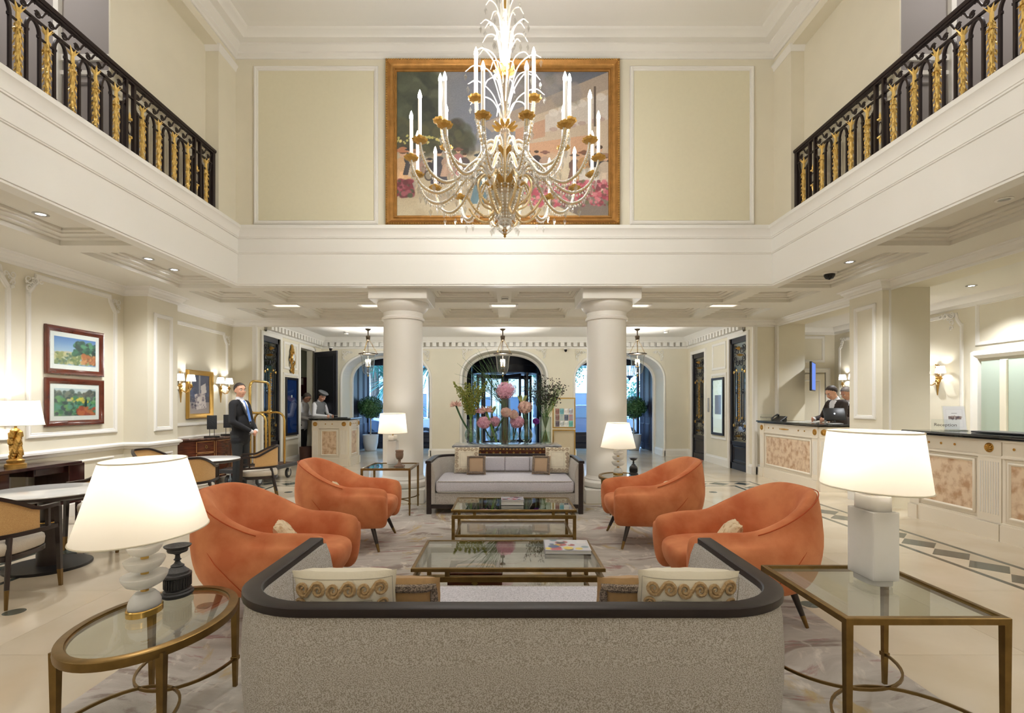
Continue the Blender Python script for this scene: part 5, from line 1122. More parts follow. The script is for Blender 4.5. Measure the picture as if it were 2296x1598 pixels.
tilted_screen('black desk terminal with a lit white emblem in front of the receptionist', (5.42, 8.42, 1.077), R(-12), .32, .21, True)
M_acr = thin_glass('clear_acrylic', (.95,.97,.97), refl=1.3)
def text_on(parent, name, txt, size, M_, m):
    cu = bpy.data.curves.new(name, 'FONT'); cu.body = txt; cu.size = size; cu.align_x = 'CENTER'; cu.align_y = 'CENTER'; cu.extrude = .0005
    o = bpy.data.objects.new(name, cu); C.objects.link(o); o.matrix_world = M_; dg = bpy.context.evaluated_depsgraph_get(); me = bpy.data.meshes.new_from_object(o.evaluated_get(dg)); bpy.data.objects.remove(o)
    me.transform(M_); me.materials.append(m) if not me.materials else None
    q = ob(name, me, None, parent); return q
M_ink = mat('grey_ink', (112,106,100), .6)
def sign_reception(label, M_, w, h):
    t = thing('desk_sign', label, 'sign', group='glass name signs on the counters')
    b = MB(); b.M = M_; b.box(-w/2,w/2,0,h,-.003,.003); b.box(-w/2,w/2,0,.006,-.03,.03); ob('acrylic_plate', b, M_acr, t)
    text_on(t, 'lettering', 'Reception', .052, M_ @ Matrix.Translation((0,h*.52,.0035)), M_ink); return t
sign_reception('small clear glass sign reading Reception on the near counter', plane((5.22,6.08,1.077),(.86,-.5,0),(0,0,1)), .26, .14)
sign_reception('small clear glass sign beside the phone on the far counter', plane((5.06,9.93,1.077),(.95,-.3,0),(0,0,1)), .20, .12)
t = thing('brochure_stand', 'clear stand with white printed sheet on the near reception counter', 'brochure holder', (5.42,6.16,1.077), R(-22))
b = MB(); b.M = Matrix.Rotation(R(-14),4,'X'); b.box(-.115,.115,.008,.012,0,.31); b.box(-.115,.115,-.03,.012,0,.006); b.M = None; b.box(-.115,.115,.0,.14,0,.004); ob('acrylic_stand', b, M_acr, t)
AB = Art(40,54,(238,238,236)); AB.poly([(.12,.12),(.88,.12),(.88,.9),(.12,.9)],(228,228,228)); AB.poly([(.14,.14),(.86,.14),(.86,.88),(.14,.88)],(240,240,238)); AB.poly([(.22,.42),(.50,.42),(.50,.56),(.22,.56)],(120,104,100)); AB.poly([(.52,.42),(.80,.42),(.80,.56),(.52,.56)],(140,120,112)); AB.poly([(.36,.30),(.64,.30),(.64,.32),(.36,.32)],(150,150,150)); AB.dabs(16,.22,.8,.42,.56,.04,[(90,80,90),(170,150,140)],.7)
art_mesh('printed_sheet', AB, Matrix.Rotation(R(-14),4,'X') @ plane((0,.006,.158),(1,0,0),(0,0,1)), .21, .29, t, M_art)
b = MB(); b.rbox(5.22,5.52,4.9,5.75,1.079,1.10,.008,2); ob('leather_folder', b, M_blackp, label='black leather desk folder lying on the near reception counter', cat='folder')
for k, (x, y, rz, s) in enumerate(((5.2,9.1,.2,1),(5.28,8.95,-.3,.9),(5.35,8.3,.1,.6))):
    b = MB(); b.box(-.15*s,.15*s,-.105*s,.105*s,0,.003); ob('paper_sheet', b, M_paper, label=('white paper sheet on the far counter, nearer the desk phone','white paper sheet on the far counter by the hands of the receptionist','small white paper slip on the far counter beside the black terminal')[k], cat='paper', group='papers on the far counter', loc=(x,y,1.077+.0005*k), rz=rz)
b = MB(); b.rbox(-.14,.14,-.10,.10,0,.014,.003,1); ob('desk_folder', b, M_blackp, label='black folder lying open on the porter desk top', cat='folder', loc=(-3.75,11.75,1.078), rz=.3)
b = MB(); b.M = T(rz=.2); b.box(-.08,.08,-.05,.05,0,.004); ob('paper_sheet', b, M_paper, label='white note paper in the cap wearing porter\'s hand over the desk', cat='paper', loc=(-4.02,12.33,1.12))
# wall screen in the office opening
t = thing('wall_screen', 'thin blue lit wall screen seen edge-on inside the reception opening', 'screen', (6.0,10.0,1.93), R(53))
b = MB(); b.rbox(-.30,.30,-.02,.02,-.28,.28,.006,1); ob('casing', b, M_blackp, t); b = MB(); b.box(-.28,.28,-.0215,-.0205,-.26,.26); ob('screen', b, emis('blue_screen',(120,150,235),1.2), t)

# ---- sconces
def sconce_proto():
    t = thing('wall_sconce', '', 'wall lamp')   # faces +Y, back plate at origin plane y=0
    b = MB(); b.M = None
    b.lathe([(0,-.24),(.010,-.235),(.012,-.2),(.022,-.12),(.035,-.04),(.04,.0),(.03,.03),(.045,.05),(.02,.07),(0,.075)], 14, (0,.03,0), sy=.6)
    for k in range(9):
        z = .06+.024*k; a = (-1)**k; b.tube([(0,.025,z),(a*.03,.035,z+.012),(a*.045,.03,z+.03)], [.007,.011,.004], 5)
    b.tube([(0,.025,.05),(.008,.025,.15),(-.006,.025,.28)], .006, 6); ob('back_plate', b, M_gold, t)
    for s in (-1, 1):
        b = MB(); b.tube([(0,.05,-.03),(s*.05,.08,-.07),(s*.11,.10,-.06),(s*.15,.11,0),(s*.15,.11,.03)], .008, 7); b.lathe([(.01,.0),(.03,.02),(.034,.03),(.018,.034),(.02,.06),(.014,.064)], 14, (s*.15,.11,.01)); b.tube([(s*.08,.09,-.07),(s*.10,.10,-.02),(s*.07,.11,.02)], [.005,.008,.003], 5); A = ob('arm', b, M_gold, t)
        b = MB(); b.lathe([(.011,.06),(.011,.14)], 10, (s*.15,.11,.01)); ob('candle', b, M_candle, A)
        b = MB(); b.loft([[(s*.15+r*cos(2*pi*i/28), .11+r*sin(2*pi*i/28), z) for i in range(28)] for r, z in ((.072,.12),(.052,.23))], False, False); ob('lamp_shade', b, M_sconce, A, smooth=80)
        l = light('sconce_light','POINT',(s*.15,.11,.18),SCONCE_P,SOFT,.02); l.parent = t
    return t

sc_ = sconce_proto(); sc_.location = (-5.42, 8.53, 1.66); sc_.rotation_euler = (0,0,-pi/2); sc_['label'] = 'gilt two arm wall sconce left of the tall painting, partly behind the pier'; sc_['group'] = 'gilt wall sconces'
dup(sc_, (-5.42, 9.73, 1.66), -pi/2, 'gilt two arm wall sconce right of the tall painting, beside the doorman')
dup(sc_, (7.2, 8.50, 1.78), pi/2, 'gilt wall sconce with lit shade above the near reception counter')
dup(sc_, (7.2, 10.62, 1.78), pi/2, 'gilt wall sconce half hidden by the pier behind the receptionists')

# ---- commode with sculptures
t = thing('commode', 'bow fronted rosewood commode with marble top under the tall painting', 'commode', (-5.40, 9.15, 0), -pi/2)  # front towards +Y local -> +X world
def bow(k, z, w=.70, d=.42): return [(w*k*cos(a)*1.0, d*k*sin(a)**.8 if sin(a) > 0 else 0, z) for a in [pi*i/24 for i in range(25)]]
b = MB(); b.loft([bow(.97,.12), bow(.98,.78)]); ob('body', b, M_wood, t)
b = MB(); b.loft([bow(1.02,.785), bow(1.04,.795), bow(1.04,.81), bow(1.02,.82)]); ob('marble_top', b, mat('brown_marble',(120,92,80),.15,rgb2=(76,56,52),vscale=22,detail=8), t)
for (a0, a1, k) in ((.18,.36,'drawer'),(.38,.62,'door'),(.64,.82,'drawer')):
    for (z0, z1) in (((.16,.36),(.38,.56),(.58,.76)) if k == 'drawer' else ((.16,.76),)):
        b = MB(); pts = []
        for z in (z0, z1): pts.append([(.70*.995*cos(pi*(a0+(a1-a0)*i/8)), .42*.995*sin(pi*(a0+(a1-a0)*i/8))**.8, z) for i in range(9)])
        q = pts[0]+pts[1][::-1]; b.tube(q, .005, 4, True); f = ob(k, b, mat('light_stringing',(196,140,84),.4), t)
        am = pi*(a0+a1)/2; c = (.70*cos(am), .42*sin(am)**.8+.008, (z0+z1)/2); b = MB(); b.tube([(c[0]+.024*cos(2*pi*i/16), c[1]+.006, c[2]+.024*sin(2*pi*i/16)) for i in range(16)], .004, 5, True); b.ico((c[0],c[1],c[2]+.024), .009, 1); ob('ring_pull', b, M_gold, f)
for a in (.12, .37, .63, .88):
    b = MB(); b.tube([(.70*cos(pi*a), .42*sin(pi*a)**.8, .14), (.66*cos(pi*a), .40*sin(pi*a)**.8, 0)], [.03,.018], 8); ob('leg', b, M_wood, t)
M_slate = mat('carved_black_stone', (40,42,46), .7, bump=1.0, bscale=60)
for lab, y, x in (('dark carved stone plaque on rods, nearer of two on the commode', 8.86, -5.06), ('dark carved stone plaque on rods, farther of two on the commode', 9.45, -5.1)):
    t = thing('stone_sculpture', lab, 'sculpture', (x, y, .82), R(28), 'stone plaques on the commode')
    b = MB(); b.rbox(-.12,.12,-.05,.05,0,.025,.003,1); ob('base', b, M_blackp, t)
    for s in (-.035, .035): b = MB(); b.tube([(s,0,.02),(s,0,.15)], .005, 6); ob('rod', b, M_blackp, t)
    b = MB(); b.rbox(-.075,.075,-.03,.03,.14,.38,.006,2); ob('carved_block', b, M_slate, t)
# ---- console at the left edge with gilt lamp
t = thing('console_table', 'dark lacquered console against the left wall under the gilt lamp', 'console', (-5.39, 5.55, 0))
M_lac = mat('dark_red_lacquer', (58,30,28), .12, var=.4, vscale=5, coat=.5)
b = MB(); b.rbox(0,.44,-.62,.46,.70,.735,.004,1); ob('top', b, M_lac, t)
b = MB(); b.rbox(.02,.38,-.1,.30,.62,.70,.004,1); b.box(.38,.385,-.08,.28,.64,.69); ob('drawer', b, M_lac, t)
b = MB(); b.rbox(.02,.42,.30,.52,.26,.71,.006,1); ob('side_cabinet', b, M_lac, t); b = MB(); b.rbox(.02,.42,-.66,-.40,.26,.70,.006,1); ob('side_cabinet', b, M_lac, t)
b = MB(); b.rbox(.02,.40,-.4,.30,.26,.29,.004,1); ob('lower_shelf', b, M_lac, t)
for y in (-.6,.46):
    for x in (.05,.39): b = MB(); b.box(x-.02,x+.02,y-.02,y+.02,0,.26); ob('leg', b, M_lac, t)
t = thing('table_lamp', 'gilt carved figure table lamp lit on the left wall console', 'lamp', (-5.17, 5.42, .735))
b = MB(); b.lathe([(.09,0),(.09,.03),(.07,.04),(.075,.07),(.05,.09)], 20); rnd = random.Random(4)
for k in range(26): z = .08+.30*k/26; a = k*2.2; b.ico((.032*cos(a), .032*sin(a), z), .028+.012*rnd.random(), 1, (1,1,1.4))
b.lathe([(.03,.36),(.045,.38),(.03,.40),(.012,.41),(.012,.46)], 16); ob('carved_stem', b, M_gold, t)
shade(t, .235,.235,.44,.19,.19,.70); bulb_in(t, .57, 12)

# ---- luggage cart
t = thing('luggage_cart', 'brass birdcage luggage cart with brown deck behind the doorman', 'luggage cart', (-4.44, 9.30, 0), R(86))
b = MB(); b.rbox(-.56,.56,-.32,.32,.235,.265,.012,2); ob('deck', b, mat('brown_cart_carpet',(70,46,34),.9), t)
b = MB(); b.frame([(q[0],q[1]) for q in rect(-.58,.58,-.34,.34)], [(0,.205),(-.012,.21),(-.012,.262),(0,.268),(.03,.268),(.03,.205)], cprof=True); ob('bumper', b, M_rubber, t)
def hoop(x, y0, y1, z, r=.10): return [(x,y0,.25),(x,y0,z-r)]+[(x, y0+r-r*cos(a), z-r+r*sin(a)) for a in (.4,.8,1.2,1.57)]+[(x, y1-r+r*sin(a), z-r+r*cos(a)) for a in (0,.4,.8,1.2,1.57)]+[(x,y1,.25)]
b = MB(); b.tube([(-.30,0,.26),(-.30,0,1.58)]+[(-.30+.12-.12*cos(a),0,1.58+.12*sin(a)) for a in (.4,.8,1.2,1.57)]+[(.30-.12+.12*sin(a),0,1.58+.12*cos(a)) for a in (0,.4,.8,1.2,1.57)]+[(.30,0,.26)], .022, 12); ob('main_hoop', b, M_goldp, t)
for x in (-.30,.30):
    b = MB(); b.tube(hoop(x,-.27,.27,1.17,.14), .019, 10); ob('side_hoop', b, M_goldp, t)
    b = MB(); b.M = Matrix.Translation((x,0,1.17)) @ Matrix.Rotation(pi/2,4,'X'); b.lathe([(0,-.035),(.04,-.033),(.045,0),(.04,.033),(0,.035)], 20); b.M = Matrix.Translation((x,0,1.17)) @ Matrix.Rotation(pi/2,4,'Y'); b.lathe([(0,-.035),(.04,-.033),(.045,0),(.04,.033),(0,.035)], 20); ob('joint_boss', b, M_goldp, t)
for x in (-.47,.47):
    for y in (-.25,.25):
        b = MB(); b.M = Matrix.Translation((x,y,.085)) @ Matrix.Rotation(pi/2,4,'X'); b.lathe([(.05,-.018),(.08,-.02),(.085,-.012),(.085,.012),(.08,.02),(.05,.018)], 24); w_ = ob('caster_wheel', b, M_rubber, t)
        b = MB(); b.M = Matrix.Translation((x,y,.085)) @ Matrix.Rotation(pi/2,4,'X'); b.lathe([(0,-.02),(.05,-.019),(.05,.019),(0,.02)], 16); b.M = None; b.box(x-.03,x+.03,y-.03,y+.03,.19,.21); b.loft([[(x+dx,y+sy*.026,z) for dx, sy in ((-.02,-1),(.02,-1),(.02,1),(-.02,1))] for z in (.10,.19)]); ob('caster_fork', b, M_chrome, w_)

t.scale = (1.08,1.08,1.06)
# ---- grille doors (plane u right, v up, door w x h)
def grille(label, M_, w, h, glass=None, mirror=False):
    t = thing('grille_door', label, 'door', group='ironwork grille doors')
    st = .075; b = MB(); b.M = M_
    b.box(0,st,0,h,-.02,.03); b.box(w-st,w,0,h,-.02,.03); b.box(0,w,0,.14,-.02,.03); b.box(0,w,h-.11,h,-.02,.03); b.box(0,w,.52,.60,-.02,.03); ob('frame', b, M_irondoor, t)
    b = MB(); b.M = M_; b.box(st,w-st,.14,.52,-.012,.0); b.frame(rect(st+.02,w-st-.02,.16,.50), [(0,0),(0,.014),(.02,.02),(.03,.01),(.05,.0)]); ob('lower_panel', b, M_irondoor, t)
    b = MB(); b.M = M_; b.box(st,w-st,.60,h-.11,-.016,-.012); ob('pane', b, glass or M_glass, t)
    cx = w/2; iw = (w-2*st)/2; z0, z1 = .60, h-.11
    for x in (-.55,-.28,.28,.55): b = MB(); b.M = M_; xx = cx+x*iw*1.1; b.box(xx-.008,xx+.008,z0+.42,z1-.62,.0,.016); ob('bar', b, M_irondoor, t)
    def sp(cx_, cz, r, tn, sg, a0, rr=.009):
        b = MB(); b.M = M_; b.tube([(cx_+r*(1-.85*i/22)*cos(a0+sg*tn*2*pi*i/22), cz+r*(1-.85*i/22)*sin(a0+sg*tn*2*pi*i/22), .01) for i in range(23)], rr, 5); ob('scroll', b, M_irondoor, t)
    for s in (-1, 1):
        for (dx, dz, r, tn, sg, a0) in ((.62,z1-.12,.085,1.4,1,-1.5),(.30,z1-.16,.10,1.3,-1,1.2),(.60,z1-.34,.095,1.5,-1,1.6),(.28,z1-.42,.085,1.2,1,2.6),(.62,z1-.55,.06,1.3,1,0),
                                     (.62,z0+.10,.085,1.5,-1,1.5),(.28,z0+.14,.095,1.3,1,-1.2),(.60,z0+.30,.08,1.4,1,-1.6),(.26,z0+.36,.075,1.3,-1,-2.6),(.5,z0+.46,.06,1.2,-1,0),(.42,(z0+z1)/2,.055,1.1,1,1)):
            sp(cx+s*dx*iw, dz, r, tn, sg*s, a0 if s > 0 else pi-a0)
    b = MB(); b.M = M_
    for k in range(22): b.octa((cx+(.012 if k % 2 else -.012), z0+.45+(z1-z0-1.1)*k/21, .016), .024, .03, .03)
    b.octa((cx,z1-.12,.014), .045, .05, .09); b.octa((cx,z1-.26,.014), .03, .12, .06); b.octa((cx,z0+.12,.014), .03, .09, .10)
    for s in (-1, 1):
        for (dx, dz, r) in ((.75,z1-.62,.04),(.40,z1-.58,.035),(.78,z0+.34,.04),(.40,z0+.50,.035)): b.ico((cx+s*dx*iw, dz, .014), r, 1, (1,1,.5))
    ob('gilt_ornament', b, M_gold, t); return t
LZ = (0,0,1)
grille('tall ironwork grille door behind the luggage cart on the left', plane((-4.95,10.4,0),(0,1,0),LZ), .8, 2.80)
grille('tall ironwork grille door on the right, nearest the far reception counter', plane((4.95,11.2,0),(0,-1,0),LZ), .8, 2.80)
grille('ironwork grille door at the far end of the right vestibule wall', plane((4.95,13.45,0),(0,-1,0),LZ), .85, 2.68)
# open dark door leaf, notice board, waste bin, clutter behind the porter
t = thing('door_leaf', 'plain dark door leaf standing open behind the two porters', 'door', (-4.88,13.18,0), R(-33))
b = MB(); b.rbox(0,.86,-.025,.025,.01,2.72,.004,1); ob('leaf', b, M_irondoor, t); b = MB(); b.M = plane((0,-.025,0),(1,0,0),LZ); b.frame(rect(.09,.77,.15,2.6), [(0,0),(0,.008),(.02,.012),(.03,0)]); ob('panel_molding', b, M_irondoor, t)
b = MB(); b.ico((.80,-.05,1.05), .025, 2); ob('knob', b, M_gold, t)
t = thing('notice_board', 'dark red notice board with pinned photographs in the porter room', 'notice board', (-5.85,13.58,1.55))
b = MB(); b.rbox(-.6,.6,-.015,.015,-.55,.55,.004,1); ob('board', b, mat('dark_red_felt',(86,26,34),.9), t)
for k, (x, z, w, h, c) in enumerate(((-.30,.42,.18,.22,(214,210,206)),(-.05,.44,.16,.18,(150,60,70)),(.28,.30,.24,.2,(200,196,196)),(.33,-.2,.36,.5,(226,216,226)),(.0,.12,.2,.16,(90,80,86)),(-.35,-.1,.2,.26,(190,186,190)),(.45,.44,.14,.18,(214,206,200)))):
    b = MB(); b.box(x-w/2,x+w/2,-.02,-.016,z-h/2,z+h/2); ob('pinned_sheet', b, mat('pinned_paper',c,.6,var=.2,vscale=20), t)
t = thing('shelf_desk', 'dark cabinet with bright clutter behind the porter desk', 'cabinet', (-5.78,12.85,0))
b = MB(); b.rbox(-.5,.32,-.35,.35,0,.86,.006,1); ob('body', b, M_dark, t)
for k in range(14):
    c = [(196,206,220),(60,70,90),(230,230,234),(120,150,190),(30,34,44)][k % 5]; x, y, s = random.uniform(-.3,.28), random.uniform(-.3,.25), random.uniform(.04,.09)
    b = MB(); b.rbox(-s,s,-s*.7,s*.7,0,s*1.2,.004,1); ob('small_box', b, mat('desk_clutter',c,.5), label=f'small {("pale blue","slate","white","steel blue","black")[k % 5]} box in the clutter on the dark porter cabinet', cat='box', group='clutter on the porter cabinet', loc=(-5.78+x,12.85+y,.862), rz=k)
b = MB(); b.lathe([(.15,0),(.16,.4),(.15,.4),(.14,.02),(0,.02)], 28); ob('waste_bin', b, mat('brown_leather_bin',(70,44,36),.6), label='brown round waste bin on the floor left of the porter desk', cat='waste bin', loc=(-4.62,11.95,0))
# wall clock
t = thing('wall_clock', 'gilt carved wall clock high on the left vestibule wall', 'clock', (-4.92,11.78,2.42), pi/2)
b = MB(); rnd = random.Random(8); b.lathe([(.13,-.03),(.14,0),(.12,.03)], 24, (0,0,0)) if False else None
for k in range(46):
    z = -.30+.62*k/46; w = .11*sin(pi*min(1,(z+.34)/.60)**1.1)+.015; s = (-1)**k; b.ico((s*w*rnd.uniform(.3,1), -.03-.03*rnd.random(), z), .030, 1, (1,.8,1.4))
b.M = plane((0,-.06,.04),(1,0,0),LZ); b.lathe([(.088,0),(.094,.02),(.082,.026),(.078,.01)], 28); ob('carved_case', b, M_gold, t)
b = MB(); b.M = plane((0,-.07,.04),(1,0,0),LZ); b.lathe([(.08,0),(.08,.008),(0,.008)], 28); d = ob('dial', b, M_paper, t)
b = MB(); b.M = plane((0,-.079,.04),(1,0,0),LZ); b.box(-.004,.004,0,.05,0,.002); b.M = b.M @ Matrix.Rotation(2.2,4,'Z'); b.box(-.003,.003,0,.065,0,.002)
for k in range(12): b.M = plane((0,-.079,.04),(1,0,0),LZ) @ Matrix.Rotation(k*pi/6,4,'Z'); b.box(-.003,.003,.062,.074,0,.001)
ob('hands', b, M_blackp, d)
# display case (left, blue screen) and lit niche (right)
def case(label, M_, w, h, fm, back, nm, parts):
    t = thing(nm, label, 'display'); b = MB(); b.M = M_; b.frame(rect(0,w,0,h), [(0,0),(0,.03),(.008,.035),(.05,.03),(.055,.005)]); ob('frame', b, fm, t)
    b = MB(); b.M = M_; b.box(.04,w-.04,.04,h-.04,-.004,.004); ob('back_panel', b, back, t)
    for (u0,u1,v0,v1,m) in parts: b = MB(); b.M = M_; b.box(u0,u1,v0,v1,.004,.012); ob('printed_sheet', b, m, t)
    b = MB(); b.M = M_; b.box(.05,w-.05,.05,h-.05,.022,.025); ob('glazing', b, M_glass, t)
case('dark framed blue lit display on the left vestibule wall beside the cart', plane((-4.915,11.48,.68),(0,1,0),LZ), .66, 1.32, M_irondoor, mat('blue_display_face',(20,42,84),.25,emit=(24,64,140),estr=.14), 'display_case', [(.30,.36,.86,.92,M_paper)])
case('lit glazed niche with a grey sheet between the right grille doors', plane((4.915,12.15,.68),(0,-1,0),LZ), .66, 1.32, M_irondoor, mat('lit_niche_face',(226,232,216),.5,emit=(226,236,226),estr=.55), 'display_niche', [(.17,.50,.48,.92,mat('grey_sheet',(150,146,156),.5))])
b = MB(); b.M = plane((4.92,12.37,1.2),(0,-1,0),LZ); b.rbox(-.04,.04,0,.34,0,.02,.004,1); ob('call_plate', b, M_chrome, label='narrow metal call plate beside the far right grille door', cat='plate')
# ---- hall table with flowers stands here
t = thing('console_table', 'carved gilt wood hall table with grey marble top behind the far sofa', 'console', (.03,7.98,0))
b = MB(); b.rbox(-.82,.82,-.33,.33,.745,.775,.008,2); ob('marble_top', b, mat('grey_marble_top',(176,176,180),.1,rgb2=(120,122,130),vscale=8,detail=8), t)
b = MB(); b.rbox(-.78,.78,-.30,.30,.63,.745,.01,2); ob('apron', b, M_wood, t)
b = MB()
for k in range(31): b.ico((-.75+.05*k, -.305, .72), .018, 1, (1,.5,.8))
for k in range(15): b.octa((-.7+.1*k,-.306,.67), .02, .03, .02)
ob('gilt_carving', b, M_gold, t)
for x in (-.72,.72):
    for y in (-.26,.26): b = MB(); b.tube([(x,y,.64),(x*1.02,y*1.05,.5),(x*.95,y*.95,.2),(x,y,0)], [.045,.035,.022,.03], 10); ob('leg', b, M_wood, t)
# ---- brochure rack
t = thing('brochure_rack', 'brass framed glass leaflet stand beside the right column', 'leaflet stand', (1.06,9.2,0), R(-4))
for (z0, z1) in ((.05,.94),(.96,1.51)):
    b = MB(); b.M = plane((0,0,0),(1,0,0),LZ); b.frame(rect(-.205,.205,z0,z1), [(0,-.012),(0,.012),(.022,.012),(.022,-.012)], cprof=True); ob('frame', b, M_goldp, t)
b = MB(); b.box(-.185,.185,-.003,.003,.98,1.49); ob('glass_panel', b, M_glass, t); b = MB(); b.box(-.185,.185,.0,.004,.07,.92); ob('lower_panel', b, mat('champagne_panel',(214,200,170),.3), t)
b = MB(); b.box(-.26,.26,-.16,.16,0,.03); b.box(-.205,-.18,-.02,.02,.03,.06); b.box(.18,.205,-.02,.02,.03,.06); ob('foot', b, M_goldp, t)
lc = [(60,50,60),(90,120,120),(180,190,190),(60,140,130),(110,60,50),(200,200,196),(50,60,80),(150,170,180),(90,70,64),(70,130,140),(206,190,180),(120,60,70)]
for k in range(12):
    i, j = k % 4, k//4; b = MB(); b.box(-.036,.036,-.002,.002,0,.105)
    ob('leaflet', b, mat('leaflet_print',lc[k],.4,rgb2=tuple(min(255,c+70) for c in lc[(k*5) % 12]),vscale=16), label=f'printed leaflet in the brass stand, {("bottom","middle","top")[j]} row, {("leftmost","second from left","third from left","rightmost")[i]}', cat='leaflet', group='leaflets in the stand', loc=(1.06-.12+.08*i, 9.185-.008*(2-j), .99+.11*j))
# ---- lanterns
def lantern_proto():
    t = thing('glass_lantern', '', 'pendant lamp'); H = 3.17
    b = MB(); b.lathe([(.28,H-.004),(.26,H-.02),(.20,H-.014),(.16,H-.026),(.05,H-.014),(0,H-.014)], 32); ob('ceiling_rose', b, M_ceil, t)
    M_b = mat('dark_bronze', (78,66,52), .4, metal=.7)
    b = MB(); b.lathe([(.07,H-.02),(.06,H-.04),(.015,H-.07),(.012,H-.17),(.05,H-.18),(.055,H-.20),(.045,H-.27),(.055,H-.28),(.02,H-.30),(.008,H-.34)], 16); b.tube([(0,0,H-.30),(0,0,2.28)], .006, 6); ob('stem', b, M_b, t)
    for k in range(3):
        a = 2*pi*k/3+.3; b = MB(); P0, P1 = Vector((.03*cos(a),.03*sin(a),H-.28)), Vector((.205*cos(a),.205*sin(a),2.58))
        for i in range(12): p = P0.lerp(P1,(i+.5)/12); b.tube([p+Vector((.010*cos(q)*(1 if i % 2 else .2), .010*cos(q)*(.2 if i % 2 else 1), .018*sin(q))) for q in [2*pi*j/8 for j in range(8)]], .0028, 4, True)
        ob('chain', b, M_goldp, t)
        b = MB(); b.ico((.212*cos(a),.212*sin(a),2.58), .016, 1); ob('hook', b, M_b, t)
    b = MB(); b.lathe([(.19,2.55),(.215,2.555),(.22,2.572),(.20,2.58),(.185,2.57)], 36, cap=False); ob('rim', b, M_b, t)
    b = MB(); b.lathe([(.185,2.56),(.158,2.48),(.146,2.37),(.138,2.25),(.112,2.14),(.06,2.085),(.0,2.08)], 36, cap=False); ob('glass_bell', b, M_bell, t, smooth=80)
    b = MB(); b.lathe([(0,2.03),(.012,2.045),(.022,2.065),(.01,2.08)], 12); b.lathe([(.05,2.255),(.055,2.27),(.02,2.28)], 14); ob('finial', b, M_goldp, t)
    for k in range(4):
        a = 2*pi*k/4+.5; b = MB(); b.lathe([(.009,2.27),(.009,2.38)], 8, (.05*cos(a),.05*sin(a),0)); cndl = ob('candle', b, M_candle, t); b = MB(); b.lathe([(.008,2.38),(.013,2.40),(.004,2.44)], 8, (.05*cos(a),.05*sin(a),0)); ob('bulb', b, M_bulb, cndl)
    l = light('lantern_light','POINT',(0,0,2.47),LANTERN_P,SOFT,.04); l.parent = t; return t

ln = lantern_proto(); ln.location = (-3.2,12,0); ln['label'] = 'glass bell lantern hanging in front of the left arch'; ln['group'] = 'glass bell lanterns'
dup(ln, (-.05,12,0), 0, 'glass bell lantern hanging in front of the centre arch'); dup(ln, (3.1,12,0), 0, 'glass bell lantern hanging in front of the right arch')
for o in ('lantern_light.001',): pass
# ---- ceiling fittings
M_spot = emis('lit_spot_lens', (244,248,255), 45)
def downlight(label, x, y, z=3.19, lit=True, p=0):
    t = thing('downlight', label, 'ceiling light', (x,y,z), 0, 'recessed ceiling spots')
    b = MB(); b.lathe([(.065,0),(.065,-.006),(.045,-.008),(.042,0)], 24); ob('trim_ring', b, M_chrome if lit else M_trim, t)
    b = MB(); b.lathe([(.038,-.002),(.0,-.003)], 20); ob('lens', b, M_spot if lit else M_chrome, t)
    if lit: l = light('spot_light','SPOT',(0,0,-.03),p or SPOT_P,COOL,.03,spot_size=R(120),spot_blend=.8); l.parent = t

downlight('lit recessed spot in the left aisle ceiling, nearest the viewer', -4.38, 4.84)
downlight('lit recessed spot in the left aisle ceiling, middle one', -4.40, 6.33); downlight('lit recessed spot in the left aisle ceiling, farthest one', -4.41, 6.84)
downlight('lit recessed spot in the right aisle ceiling by the camera dome', 4.35, 6.47); downlight('unlit recessed spot in the right aisle ceiling near the edge', 4.37, 4.49, 3.19, False)
downlight('lit recessed spot over the left aisle, out of view near the viewer', -4.15, 1.3); downlight('lit recessed spot over the right aisle, out of view near the viewer', 4.15, 1.3)
for a_ in downlight_later: downlight(a_[0], a_[1], a_[2], 3.058, True, 210)
for k, (lab, x) in enumerate((('small square recessed light slot at the far left of the coffered ceiling',-3.66),('small square recessed light slot by the left column',-2.2),('small square recessed light slot between the columns',-.02),('small square recessed light slot by the right column',2.2),('small square recessed light slot at the far right of the coffered ceiling',3.66))):
    t = thing('ceiling_slot_light', lab, 'ceiling light', (x,8.6,3.05), 0, 'square recessed ceiling lights')
    b = MB(); b.frame(rect(-.24,.24,-.12,.12), [(0,0),(0,-.012),(.03,-.012),(.03,0)]); ob('frame', b, M_trim, t)
    b = MB(); b.box(-.2,.2,-.085,.085,-.004,-.001); ob('diffuser', b, emis('slot_light_panel',(255,238,214),2.2), t)
    l = light('slot_light','SPOT',(0,0,-.03),SLOT_P,SOFT,.08,spot_size=R(150),spot_blend=.9); l.parent = t

